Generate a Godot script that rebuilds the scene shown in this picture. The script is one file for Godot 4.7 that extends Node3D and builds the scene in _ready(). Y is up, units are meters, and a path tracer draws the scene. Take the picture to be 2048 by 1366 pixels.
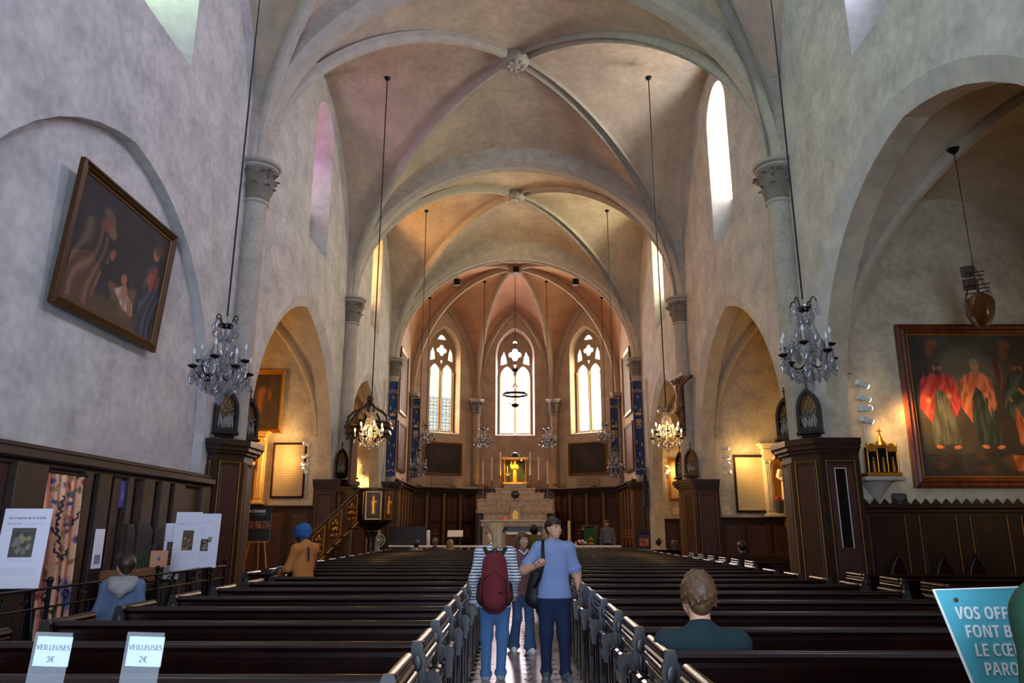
extends Node3D
# A Gothic parish church seen from the entrance: nave of rib-vaulted bays, side chapels, apse, pews, people.

class G:
	var v := PackedVector3Array()
	var uv := PackedVector2Array()
	var t := PackedInt32Array()
	func vert(p: Vector3, q := Vector2.ZERO) -> int:
		v.push_back(p); uv.push_back(q); return v.size() - 1
	func tri(a: Vector3, b: Vector3, c: Vector3) -> void:
		var i := v.size()
		v.append_array([a, b, c]); uv.append_array([Vector2(0, 1), Vector2(1, 1), Vector2(0, 0)]); t.append_array([i, i + 1, i + 2])
	# corners a b c d run round the face; uv: a = lower left, b = lower right, c = upper right, d = upper left
	func quad(a: Vector3, b: Vector3, c: Vector3, d: Vector3) -> G:
		var i := v.size()
		v.append_array([a, b, c, d]); uv.append_array([Vector2(0, 1), Vector2(1, 1), Vector2(1, 0), Vector2(0, 0)])
		t.append_array([i, i + 1, i + 2, i, i + 2, i + 3])
		return self
	func box(c: Vector3, s: Vector3, b := Basis(), ch := 0.0) -> G:
		var h := s / 2.0
		if ch <= 0.0:
			var p := []
			for k in 8: p.append(c + b * Vector3(h.x * (1 if k & 1 else -1), h.y * (1 if k & 2 else -1), h.z * (1 if k & 4 else -1)))
			quad(p[4], p[5], p[7], p[6]); quad(p[1], p[0], p[2], p[3]); quad(p[5], p[1], p[3], p[7]); quad(p[0], p[4], p[6], p[2]); quad(p[6], p[7], p[3], p[2]); quad(p[0], p[1], p[5], p[4])
			return self
		ch = minf(ch, minf(h.x, minf(h.y, h.z)) * 0.98)
		var P := func(sx: int, sy: int, sz: int, ax: int) -> Vector3:
			var q := Vector3(sx * (h.x - ch), sy * (h.y - ch), sz * (h.z - ch))
			q[ax] = [sx * h.x, sy * h.y, sz * h.z][ax]
			return c + b * q
		for s1 in [-1, 1]:
			var f := [[s1, -1, -1], [s1, 1, -1], [s1, 1, 1], [s1, -1, 1]]
			for ax in 3:
				var q := []
				for e in f:
					var r := [0, 0, 0]
					r[ax] = e[0]; r[(ax + 1) % 3] = e[1]; r[(ax + 2) % 3] = e[2]
					q.append(P.call(r[0], r[1], r[2], ax))
				if s1 > 0: quad(q[0], q[1], q[2], q[3])
				else: quad(q[3], q[2], q[1], q[0])
			for s2 in [-1, 1]:
				for ax in 3:
					var a1 := (ax + 1) % 3
					var a2 := (ax + 2) % 3
					var r0 := [0, 0, 0]
					r0[a1] = s1; r0[a2] = s2; r0[ax] = -1
					var r1 := r0.duplicate()
					r1[ax] = 1
					var k := [P.call(r0[0], r0[1], r0[2], a1), P.call(r1[0], r1[1], r1[2], a1), P.call(r1[0], r1[1], r1[2], a2), P.call(r0[0], r0[1], r0[2], a2)]
					if s1 * s2 > 0: quad(k[3], k[2], k[1], k[0])
					else: quad(k[0], k[1], k[2], k[3])
				for s3 in [-1, 1]:
					if s1 * s2 * s3 > 0: tri(P.call(s1, s2, s3, 0), P.call(s1, s2, s3, 1), P.call(s1, s2, s3, 2))
					else: tri(P.call(s1, s2, s3, 0), P.call(s1, s2, s3, 2), P.call(s1, s2, s3, 1))
		return self
	# smooth surface over a grid of nu x nv cells, f(u, v) with u, v in 0..1
	func grid(nu: int, nv: int, f: Callable, flip := false) -> G:
		var i0 := v.size()
		for j in nv + 1:
			for i in nu + 1:
				v.push_back(f.call(float(i) / nu, float(j) / nv)); uv.push_back(Vector2(float(i) / nu, 1.0 - float(j) / nv))
		for j in nv:
			for i in nu:
				var a := i0 + j * (nu + 1) + i
				var q := [a, a + 1, a + nu + 2, a + nu + 1]
				if flip: q.reverse()
				t.append_array([q[0], q[1], q[2], q[0], q[2], q[3]])
		return self
	func tube(pts: Array, r, k := 8, caps := true) -> G:
		var n := pts.size()
		var up := Vector3.UP
		var d0: Vector3 = (pts[1] - pts[0]).normalized()
		if absf(d0.dot(up)) > 0.95: up = Vector3.RIGHT
		var x := d0.cross(up).normalized()
		var i0 := v.size()
		for i in n:
			var d: Vector3 = (pts[mini(i + 1, n - 1)] - pts[maxi(i - 1, 0)]).normalized()
			x = (x - d * x.dot(d)).normalized()
			var y := d.cross(x)
			var rr: float = r[i] if r is Array else r
			for j in k + 1:
				var a := TAU * j / k
				v.push_back(pts[i] + (x * cos(a) + y * sin(a)) * rr); uv.push_back(Vector2(float(j) / k, float(i) / (n - 1)))
		for i in n - 1:
			for j in k:
				var a := i0 + i * (k + 1) + j
				t.append_array([a, a + 1, a + k + 2, a, a + k + 2, a + k + 1])
		if caps:
			for e in [0, n - 1]:
				var c := vert(pts[e])
				var s := i0 + int(e) * (k + 1)
				var ring := v.size()
				for j in k: vert(v[s + j])
				for j in k:
					if e == 0: t.append_array([c, ring + (j + 1) % k, ring + j])
					else: t.append_array([c, ring + j, ring + (j + 1) % k])
		return self
	# profile of (radius, height) points turned round y
	func lathe(prof: Array, xf := Transform3D(), k := 16, a0 := 0.0, a1 := TAU, sharp := false) -> G:
		var m := prof.size()
		if sharp:
			for i in m - 1: lathe([prof[i], prof[i + 1]], xf, k, a0, a1)
			return self
		var i0 := v.size()
		for i in m:
			for j in k + 1:
				var a := lerpf(a0, a1, float(j) / k)
				v.push_back(xf * Vector3(prof[i].x * cos(a), prof[i].y, prof[i].x * sin(a))); uv.push_back(Vector2(float(j) / k, 1.0 - float(i) / (m - 1)))
		for i in m - 1:
			for j in k:
				var a := i0 + i * (k + 1) + j
				t.append_array([a, a + k + 1, a + k + 2, a, a + k + 2, a + 1])
		return self
	func ell(c: Vector3, r: Vector3, b := Basis(), nu := 12, nv := 7) -> G:
		return grid(nu, nv, func(u, w): return c + b * (r * Vector3(cos(TAU * u) * sin(PI * w), -cos(PI * w), -sin(TAU * u) * sin(PI * w))))
	# flat outline in local x y, thick d in local z
	func prism(poly: PackedVector2Array, d: float, xf := Transform3D(), smooth := false) -> G:
		if Geometry2D.is_polygon_clockwise(poly): poly.reverse()
		var ix := Geometry2D.triangulate_polygon(poly)
		var lo := poly[0]
		var hi := poly[0]
		for p in poly:
			lo = lo.min(p); hi = hi.max(p)
		var sz := (hi - lo).max(Vector2(0.0001, 0.0001))
		for s in [1, -1]:
			var i0 := v.size()
			for p in poly: vert(xf * Vector3(p.x, p.y, s * d / 2.0), Vector2((p.x - lo.x) / sz.x, 1.0 - (p.y - lo.y) / sz.y))
			for k in range(0, ix.size(), 3):
				var q := [ix[k], ix[k + 1], ix[k + 2]]
				if (poly[q[1]] - poly[q[0]]).cross(poly[q[2]] - poly[q[0]]) * s < 0: q.reverse()
				for e in q: t.push_back(i0 + e)
			if d == 0.0: return self
		var n := poly.size()
		if smooth:
			var j0 := v.size()
			for i in n: vert(xf * Vector3(poly[i].x, poly[i].y, -d / 2.0)); vert(xf * Vector3(poly[i].x, poly[i].y, d / 2.0))
			for i in n:
				var a := j0 + 2 * i
				var b := j0 + 2 * ((i + 1) % n)
				t.append_array([a, b, b + 1, a, b + 1, a + 1])
		else:
			for i in n:
				var a := poly[i]
				var b := poly[(i + 1) % n]
				quad(xf * Vector3(a.x, a.y, -d / 2.0), xf * Vector3(b.x, b.y, -d / 2.0), xf * Vector3(b.x, b.y, d / 2.0), xf * Vector3(a.x, a.y, d / 2.0))
		return self
	# quads between two open or closed loops of 3D points
	func loft(a: Array, b: Array, closed := false, smooth := false) -> G:
		var n := a.size()
		if smooth:
			var i0 := v.size()
			for i in n: vert(a[i]); vert(b[i])
			for i in (n if closed else n - 1):
				var p := i0 + 2 * i
				var q := i0 + 2 * ((i + 1) % n)
				t.append_array([p, q, q + 1, p, q + 1, p + 1])
			return self
		for i in (n if closed else n - 1): quad(a[i], a[(i + 1) % n], b[(i + 1) % n], b[i])
		return self
	# sweep a flat profile (x = across, y = up) along a path; side gives the across direction at each point
	func sweep(path: Array, prof: Array, side: Callable, closed := true) -> G:
		var m := prof.size()
		for e in (m if closed else m - 1):
			var i0 := v.size()
			for i in path.size():
				var d: Vector3 = (path[mini(i + 1, path.size() - 1)] - path[maxi(i - 1, 0)]).normalized()
				var x: Vector3 = side.call(i)
				x = (x - d * x.dot(d)).normalized()
				var y := x.cross(d)
				for q in [prof[e], prof[(e + 1) % m]]: vert(path[i] + x * q.x + y * q.y)
			for i in path.size() - 1:
				var a := i0 + 2 * i
				t.append_array([a, a + 1, a + 3, a, a + 3, a + 2])
		return self
	func add(o: G, xf := Transform3D()) -> G:
		var i0 := v.size()
		for p in o.v: v.push_back(xf * p)
		uv.append_array(o.uv)
		for k in o.t: t.push_back(i0 + k)
		return self
	func mesh(col = null) -> ArrayMesh:
		var n := PackedVector3Array()
		n.resize(v.size())
		var tt := PackedInt32Array()
		tt.resize(t.size())
		for k in range(0, t.size(), 3):
			var a := t[k]
			var b := t[k + 1]
			var c := t[k + 2]
			var f := (v[b] - v[a]).cross(v[c] - v[a])
			n[a] += f; n[b] += f; n[c] += f
			tt[k] = a; tt[k + 1] = c; tt[k + 2] = b
		for k in n.size(): n[k] = n[k].normalized() if n[k].length_squared() > 1e-20 else Vector3.UP
		var arr := []
		arr.resize(Mesh.ARRAY_MAX)
		arr[Mesh.ARRAY_VERTEX] = v; arr[Mesh.ARRAY_NORMAL] = n; arr[Mesh.ARRAY_TEX_UV] = uv; arr[Mesh.ARRAY_INDEX] = tt
		if col != null: arr[Mesh.ARRAY_COLOR] = col
		var m := ArrayMesh.new()
		m.add_surface_from_arrays(Mesh.PRIMITIVE_TRIANGLES, arr)
		return m

var M := {}
var used := {}

func numbered(called: String) -> String:
	used[called] = used.get(called, -1) + 1
	return called if used[called] == 0 else "%s_%03d" % [called, used[called]]

func thing(called: String, label: String, category: String, at := Vector3.ZERO, turn := 0.0, group := "") -> Node3D:
	var o := Node3D.new()
	o.name = numbered(called); add_child(o)
	o.position = at; o.rotation.y = turn
	return tag(o, label, category, group)

func tag(o, label: String, category: String, group := ""):
	o.set_meta("label", label); o.set_meta("category", category)
	if group != "": o.set_meta("group", group)
	return o

func part(parent: Node, called: String, g, m: Material, at := Vector3.ZERO, label := "") -> MeshInstance3D:
	var o := MeshInstance3D.new()
	o.name = called if parent != self else numbered(called)
	o.mesh = g.mesh() if g is G else g
	o.material_override = m
	o.position = at
	parent.add_child(o, true)
	if label != "": o.set_meta("label", label)
	return o

func struct(called: String, g, m: Material) -> MeshInstance3D:
	var o := part(self, called, g, m)
	o.set_meta("kind", "structure")
	return o

func copy(o: Node3D, at: Vector3, turn: float, label := "") -> Node3D:
	var c := o.duplicate()
	c.name = numbered(String(o.name).rstrip("_0123456789")); add_child(c)
	c.position = at; c.rotation.y = turn
	if label != "": c.set_meta("label", label)
	return c

func tx(p: Vector3, b := Basis()) -> Transform3D: return Transform3D(b, p)
func ry(a: float) -> Basis: return Basis(Vector3.UP, a)
func rx(a: float) -> Basis: return Basis(Vector3.RIGHT, a)
func rz(a: float) -> Basis: return Basis(Vector3.BACK, a)
func v3(x: float, y: float, z: float) -> Vector3: return Vector3(x, y, z)

func mat(c: Color, rough := 0.7, metal := 0.0, tex: Texture2D = null, tri := 0.0) -> StandardMaterial3D:
	var m := StandardMaterial3D.new()
	m.albedo_color = c; m.roughness = rough; m.metallic = metal
	if tex: m.albedo_texture = tex
	if tri > 0.0:
		m.uv1_triplanar = true; m.uv1_world_triplanar = true; m.uv1_scale = Vector3.ONE * tri
	return m

func glow(c: Color, e: float, tex: Texture2D = null) -> StandardMaterial3D:
	var m := mat(Color(0.05, 0.05, 0.05), 0.3)
	m.emission_enabled = true; m.emission = c; m.emission_energy_multiplier = e
	if tex:
		m.emission_texture = tex; m.emission_operator = BaseMaterial3D.EMISSION_OP_MULTIPLY
	return m

func noise_img(size: int, freq: float, oct: int, sd: int) -> Image:
	var n := FastNoiseLite.new()
	n.seed = sd; n.frequency = freq; n.fractal_octaves = oct; n.noise_type = FastNoiseLite.TYPE_SIMPLEX_SMOOTH
	return n.get_seamless_image(size, size)

# mottled colour: mixes colours a..b by coarse and fine noise, plus a sprinkle of dark specks
func mottle(size: int, a: Color, b: Color, f1: float, f2: float, w2: float, sd: int, stretch := 1.0, dark := 0.0) -> ImageTexture:
	var p := noise_img(size, f1, 4, sd)
	var q := noise_img(size, f2, 3, sd + 7)
	var im := Image.create(size, size, true, Image.FORMAT_RGB8)
	for y in size:
		for x in size:
			var xs := int(x * stretch) % size
			var k := clampf((p.get_pixel(xs, y).r * (1.0 - w2) + q.get_pixel(x if stretch == 1.0 else xs, y).r * w2 - 0.5) * 1.6 + 0.5, 0.0, 1.0)
			var c := a.lerp(b, k)
			if dark > 0.0 and k < dark: c = c.darkened((dark - k) * 0.9)
			im.set_pixel(x, y, c)
	im.generate_mipmaps()
	return ImageTexture.create_from_image(im)

func bump(m: StandardMaterial3D, size: int, freq: float, oct: int, sd: int, depth: float) -> void:
	m.heightmap_enabled = true
	m.heightmap_texture = ImageTexture.create_from_image(noise_img(size, freq, oct, sd))
	m.heightmap_scale = depth

# a flat sheet light of w x h, at p, facing along dir
func area(p: Vector3, dir: Vector3, w: float, h: float, c: Color, e: float) -> void:
	var l := AreaLight3D.new()
	l.name = numbered("area_light"); add_child(l)
	l.area_size = Vector2(w, h); l.area_normalize_energy = false
	l.light_color = c; l.light_energy = e; l.shadow_enabled = true
	l.area_range = 60.0
	l.look_at_from_position(p, p + dir, Vector3.UP if absf(dir.y) < 0.9 else Vector3.RIGHT)

func spot(p: Vector3, to: Vector3, c: Color, e: float, ang: float, size := 0.05) -> void:
	var l := SpotLight3D.new()
	l.name = numbered("spot_light"); add_child(l)
	l.light_color = c; l.light_energy = e; l.spot_angle = ang; l.spot_range = 40.0; l.spot_attenuation = 2.0; l.light_size = size; l.shadow_enabled = true; l.spot_angle_attenuation = 1.0
	l.look_at_from_position(p, to, Vector3.UP)

func omni(p: Vector3, c: Color, e: float, size := 0.05) -> void:
	var l := OmniLight3D.new()
	l.name = numbered("omni_light"); add_child(l)
	l.light_color = c; l.light_energy = e; l.omni_range = 40.0; l.omni_attenuation = 2.0; l.light_size = size; l.shadow_enabled = true
	l.position = p

# ---------------------------------------------------------------- the building
const P := [4.0, -4.4, -12.9, -21.4, -29.5]     # column lines along the nave
const A := 5.15                                   # nave wall face
const WT := 1.15                                  # upper nave wall thickness
const WL := 0.5                                   # arcade wall thickness
const SPRING := 8.5
const APSE := [Vector2(-5.1, -29.5), Vector2(-5.1, -35.1), Vector2(-1.96, -37.0), Vector2(1.96, -37.0), Vector2(5.1, -35.1), Vector2(5.1, -29.5)]

# pointed arch outline from left foot over the apex to right foot: half width w, springing y0, offset c of the arc centres
func arch_pts(w: float, y0: float, c: float, n := 12) -> Array:
	var r := w + c
	var a1 := acos(c / r)
	var out := []
	for i in n + 1: out.append(Vector2(c - r * cos(a1 * i / n), y0 + r * sin(a1 * i / n)))
	for i in range(n - 1, -1, -1): out.append(Vector2(-(c - r * cos(a1 * i / n)), y0 + r * sin(a1 * i / n)))
	return out

func ring(w: float, yb: float, y0: float, c: float, n := 12) -> Array:
	var o := arch_pts(w, y0, c, n)
	o.push_front(Vector2(-w, yb)); o.push_back(Vector2(w, yb))
	return o

# wall slab in the plane given by xf (local x along, y up, z into the room): rectangle x0..x1, y0..y1 with an open-bottomed opening
func wall_arch(g: G, xf: Transform3D, x0: float, x1: float, y0: float, y1: float, hole: Array, cx: float) -> void:
	var poly := PackedVector2Array([Vector2(x0, y0)])
	for p in hole: poly.push_back(Vector2(cx + p.x, p.y))
	poly.append_array([Vector2(x1, y0), Vector2(x1, y1), Vector2(x0, y1)])
	g.prism(poly, 0.0, xf)

# rectangle with an enclosed opening: two simple halves
func wall_window(g: G, xf: Transform3D, x0: float, x1: float, y0: float, y1: float, hole: Array, cx: float) -> void:
	var m := hole.size() / 2
	var yb: float = hole[0].y
	var a := PackedVector2Array([Vector2(x0, y0), Vector2(cx, y0), Vector2(cx, yb)])
	for i in m + 1: a.push_back(Vector2(cx + hole[i].x, hole[i].y))
	a.append_array([Vector2(cx, y1), Vector2(x0, y1)])
	g.prism(a, 0.0, xf)
	var b := PackedVector2Array([Vector2(x1, y0), Vector2(cx, y0), Vector2(cx, yb)])
	for i in range(hole.size() - 1, m - 1, -1): b.push_back(Vector2(cx + hole[i].x, hole[i].y))
	b.append_array([Vector2(cx, y1), Vector2(x1, y1)])
	g.prism(b, 0.0, xf)

func at_ring(o: Array, xf: Transform3D, cx: float, z: float) -> Array:
	return o.map(func(p): return xf * Vector3(cx + p.x, p.y, z))

func elr(u: float) -> float: return sqrt(maxf(0.0, 1.0 - u * u))

func nave_walls() -> void:
	for side in [-1, 1]:
		var g := G.new()
		var outer := G.new()
		var reveal := G.new()
		var sills := G.new()
		# local x runs along the nave, z points into the nave
		var xf := Transform3D(Basis(v3(0, 0, -1), v3(0, 1, 0), v3(1, 0, 0)), v3(-A, 0, 0)) if side < 0 else Transform3D(Basis(v3(0, 0, 1), v3(0, 1, 0), v3(-1, 0, 0)), v3(A, 0, 0))
		var sgn := 1.0 if side < 0 else -1.0
		for b in 4:
			var za: float = P[b]
			var zb: float = P[b + 1]
			var x0 := minf(-za * sgn, -zb * sgn)
			var x1 := maxf(-za * sgn, -zb * sgn)
			# lower wall with the chapel arch
			if b == 0:
				g.prism(PackedVector2Array([Vector2(x0, 0), Vector2(x1, 0), Vector2(x1, 8.0), Vector2(x0, 8.0)]), 0.0, xf)
			else:
				var cz: float = ARCH[b][0 if side < 0 else 1]
				var cx := -cz * sgn
				var w: float = 3.7 if b < 3 else 3.4
				var y0 := 3.38 if b == 1 else 2.98
				var ac := 0.35 if b == 1 else 0.75
				if b == 1 and side < 0:
					# walled-up arch: a shallow recess
					var o := ring(3.12, 0.0, 3.25, 0.35)
					wall_arch(g, xf, x0, x1, 0, 8.0, o, cx)
					g.loft(at_ring(o, xf, cx, 0), at_ring(o, xf, cx, -0.16))
					var inn := PackedVector2Array(o)
					g.prism(PackedVector2Array(Array(inn).map(func(p): return p + Vector2(cx, 0))), 0.0, xf * tx(v3(0, 0, -0.16)))
				else:
					var o1 := ring(w, 0.0, y0, ac)
					var o2 := ring(w - 0.28, 0.0, y0, ac)
					wall_arch(g, xf, x0, x1, 0, 8.0, o1, cx)
					g.loft(at_ring(o1, xf, cx, 0), at_ring(o2, xf, cx, -0.13))
					reveal.loft(at_ring(o2, xf, cx, -0.13), at_ring(o2, xf, cx, -WL))
					# the wall's face towards the chapel
					var chap := Transform3D(xf.basis, xf * v3(0, 0, -WL))
					wall_arch(reveal, chap, x0, x1, 0, 10.0, o2, cx)
			# upper wall with the lancet
			var wz: float = WIN[b][0 if side < 0 else 1]
			var wx := -wz * sgn
			var o3 := ring(0.86, 8.72, 12.0, 0.02, 8)
			wall_window(g, xf, x0, x1, 8.0, 14.9, o3, wx)
			var o4 := ring(0.34, 10.0, 12.0, 0.01, 8)
			g.loft(at_ring(o3, xf, wx, 0), at_ring(o4, xf, wx, -0.98))
			var s0 := at_ring(o3, xf, wx, 0)
			var s1 := at_ring(o4, xf, wx, -0.98)
			sills.quad(s0[0], s0[-1], s1[-1], s1[0])
			outer.box(xf * v3((x0 + x1) / 2, 12.0, -WT - 0.12), v3(0.1, 7.0, absf(x1 - x0)))
		struct("wall_left" if side < 0 else "wall_right", g, M.plaster)
		struct("wall_reveal_left" if side < 0 else "wall_reveal_right", reveal, M.chapel)
		struct("trim_%d" % (40 if side < 0 else 41), sills, M.sill)
		struct("wall_outer_left" if side < 0 else "wall_outer_right", outer, M.plaster)

func nave_vaults() -> void:
	var g := G.new()
	for b in 4:
		var zc: float = (P[b] + P[b + 1]) / 2
		var hb: float = absf(P[b] - P[b + 1]) / 2
		var f := func(u: float, w: float) -> Vector3:
			var p := u * 2.0 - 1.0
			var q := w * 2.0 - 1.0
			var h := SPRING + 4.95 * maxf(elr(p), elr(q)) + 0.55 * (1 - p * p) * (1 - q * q)
			return v3(p * A, h, zc + q * hb)
		# four severies, so that the groins stay sharp
		for k in 4:
			g.grid(28, 14, func(u, w):
				var s: float = sin((u - 0.5) * PI) * w
				var ww: float = w
				var pq := [Vector2(s, -ww), Vector2(ww, s), Vector2(-s, ww), Vector2(-ww, -s)][k] as Vector2
				return f.call(pq.x * 0.5 + 0.5, pq.y * 0.5 + 0.5))
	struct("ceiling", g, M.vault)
	# diagonal ribs with their bosses
	var n := 1
	for b in 4:
		var zc: float = (P[b] + P[b + 1]) / 2
		var hb: float = absf(P[b] - P[b + 1]) / 2
		var holder := Node3D.new()
		holder.name = "trim_%d" % n; n += 1
		add_child(holder); holder.set_meta("kind", "structure")
		for dgn in [-1, 1]:
			for half in [-1, 1]:
				var path := []
				for i in 25:
					var p := sin(PI / 2 * i / 24.0)
					path.append(v3(half * p * (A - 0.12), SPRING + 4.95 * elr(p) + 0.55 * (1 - p * p) * (1 - p * p) - 0.06, zc + half * dgn * p * (hb - 0.1)))
				path.reverse()
				var r := G.new()
				var across := v3(-dgn * hb, 0, A).normalized()
				r.sweep(path, [Vector2(-0.13, 0.1), Vector2(-0.13, -0.03), Vector2(-0.105, -0.09), Vector2(-0.055, -0.14), Vector2(0.055, -0.14), Vector2(0.105, -0.09), Vector2(0.13, -0.03), Vector2(0.13, 0.1)].map(func(q): return q * Vector2(1, 1 if half * dgn > 0 else 1)), func(_i): return across, false)
				part(holder, "rib", r, M.stone)
		var y := SPRING + 4.95 + 0.55
		var bs := G.new()
		bs.lathe([Vector2(0.34, y), Vector2(0.36, y - 0.18), Vector2(0.3, y - 0.26), Vector2(0.27, y - 0.3), Vector2(0.2, y - 0.28), Vector2(0.1, y - 0.33), Vector2(0, y - 0.34)], tx(v3(0, 0, zc)), 20)
		for k in 8: bs.ell(v3(cos(k * PI / 4) * 0.21, y - 0.3, zc + sin(k * PI / 4) * 0.21), v3(0.08, 0.05, 0.08), Basis(), 8, 5)
		part(holder, "boss", bs, M.stone)
	# transverse arches
	for i in range(1, 5):
		var arch := G.new()
		var path := []
		for k in 49:
			var a := PI * k / 48.0
			path.append(v3(-4.93 * cos(a), SPRING - 0.02 + 4.4 * sin(a), P[i]))
		var w := 0.3 if i < 4 else 0.42
		arch.sweep(path, [Vector2(-w, -0.75), Vector2(-w, -0.12), Vector2(-w + 0.14, 0.0), Vector2(w - 0.14, 0.0), Vector2(w, -0.12), Vector2(w, -0.75)].map(func(q): return Vector2(q.x, -q.y)), func(_i): return v3(0, 0, 1), false)
		if i == 4:
			for o in [-0.2, 0.2]: arch.tube(path.map(func(p): return p + v3(0, 0.02, o)), 0.09, 8)
		var s := struct("trim_%d" % n, arch, M.stone); n += 1
		s.name = s.name
	# chancel ribs follow in apse()
	trim_n = n

var trim_n := 1
const ARCH := [[0, 0], [-8.85, -8.95], [-17.6, -17.6], [-25.5, -25.4]]
const WIN := [[-0.4, -0.4], [-9.2, -8.95], [-17.75, -16.85], [-25.7, -25.0]]

# colours of the daylight through each nave lancet, from the top of the pane down, and their strength
const DAY := [
	[[Color(0.84, 1.0, 0.9), Color(0.84, 1.0, 0.9)], [Color(0.86, 0.86, 1.0), Color(0.86, 0.86, 1.0)]],
	[[Color(0.82, 1.0, 0.86), Color(0.84, 1.0, 0.86)], [Color(0.84, 0.82, 1.0), Color(0.82, 0.84, 1.0)]],
	[[Color(1.0, 0.24, 0.28), Color(0.6, 0.56, 1.0), Color(1.0, 0.76, 0.78), Color(0.95, 0.97, 1.0)], [Color(1.0, 0.86, 0.6), Color(0.72, 0.86, 1.0), Color(0.96, 0.97, 1.0), Color(1.0, 0.98, 0.86)]],
	[[Color(1.0, 0.72, 0.3), Color(1.0, 0.7, 0.42), Color(1.0, 0.8, 0.55)], [Color(1.0, 0.94, 0.72), Color(0.98, 1.0, 0.8), Color(1.0, 1.0, 0.86)]]]
const DAY_E := [[18.0, 32.0], [16.0, 30.0], [3.6, 24.0], [18.0, 24.0]]

func nave_windows() -> void:
	var n := 1
	for b in 4:
		for s in 2:
			var side := -1.0 if s == 0 else 1.0
			var cols: Array = DAY[b][s]
			var holder := Node3D.new()
			holder.name = "window_%d" % n; n += 1
			add_child(holder); holder.set_meta("kind", "structure")
			var x := side * (A + 0.96)
			var h := 2.3 / cols.size()
			for k in cols.size():
				var y := 12.3 - h * (k + 0.5)
				part(holder, "pane", G.new().box(v3(x, y, WIN[b][s]), v3(0.02, h - 0.03, 0.66)), glow(cols[k], minf(3.0, DAY_E[b][s])))
				area(v3(x - side * 0.03, y, WIN[b][s]), v3(-side, 0, 0), 0.62, h - 0.03, cols[k], DAY_E[b][s])
			var fr := G.new()
			for k in cols.size() + 1: fr.box(v3(x - side * 0.01, 12.3 - h * k, WIN[b][s]), v3(0.05, 0.04, 0.7))
			for q in [-0.34, 0.0, 0.34]: fr.box(v3(x - side * 0.01, 11.15, WIN[b][s] + q), v3(0.05, 2.35, 0.025))
			part(holder, "window_frame", fr, M.iron)

func chapels() -> void:
	var g := G.new()
	var gv := G.new()
	for b in range(1, 4):
		for side in [-1.0, 1.0]:
			if b == 1 and side < 0: continue
			var x0: float = side * (A + WL)
			var x1: float = side * (A + WL + 4.4)
			var z0: float = P[b] - 0.4
			var z1: float = P[b + 1] + 0.4
			g.quad(v3(x0, 0, z1), v3(x1, 0, z1), v3(x1, 9, z1), v3(x0, 9, z1))
			g.quad(v3(x1, 0, z0), v3(x0, 0, z0), v3(x0, 9, z0), v3(x1, 9, z0))
			g.quad(v3(x1, 0, z1), v3(x1, 0, z0), v3(x1, 9, z0), v3(x1, 9, z1))
			var xc := (x0 + x1) / 2
			var zc := (z0 + z1) / 2
			for k in 4:
				gv.grid(20, 10, func(u, w):
					var s: float = sin((u - 0.5) * PI) * w
					var pq := [Vector2(s, -w), Vector2(w, s), Vector2(-s, w), Vector2(-w, -s)][k] as Vector2
					return v3(xc + pq.x * 2.2, 4.3 + 3.3 * maxf(elr(pq.x), elr(pq.y)) + 0.3 * (1 - pq.x * pq.x) * (1 - pq.y * pq.y), zc + pq.y * (z0 - z1) / 2))
			var holder := Node3D.new()
			holder.name = "trim_%d" % trim_n; trim_n += 1
			add_child(holder); holder.set_meta("kind", "structure")
			for dgn in [-1, 1]:
				var path := []
				for i in 33:
					var p := -cos(PI * i / 32.0)
					path.append(v3(xc + p * 2.15, 4.27 + 3.3 * elr(p) + 0.3 * pow(1 - p * p, 2), zc + dgn * p * (z0 - z1) / 2 * 0.98))
				part(holder, "rib", G.new().sweep(path, [Vector2(-0.1, -0.1), Vector2(-0.1, 0.02), Vector2(-0.05, 0.1), Vector2(0.05, 0.1), Vector2(0.1, 0.02), Vector2(0.1, -0.1)].map(func(q): return Vector2(q.x, -q.y) if dgn > 0 else q * Vector2(1, -1)), func(_i): return v3(-dgn * (z0 - z1) / 2, 0, 1.9).normalized(), false), M.chapel)
	struct("wall_chapels", g, M.chapel)
	struct("ceiling_chapels", gv, M.chapel)

func seg_xf(i: int) -> Transform3D:
	var a: Vector2 = APSE[i]
	var b: Vector2 = APSE[i + 1]
	var x := v3(b.x - a.x, 0, b.y - a.y).normalized()
	return Transform3D(Basis(x, Vector3.UP, x.cross(Vector3.UP)), v3((a.x + b.x) / 2, 0, (a.y + b.y) / 2))

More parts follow.
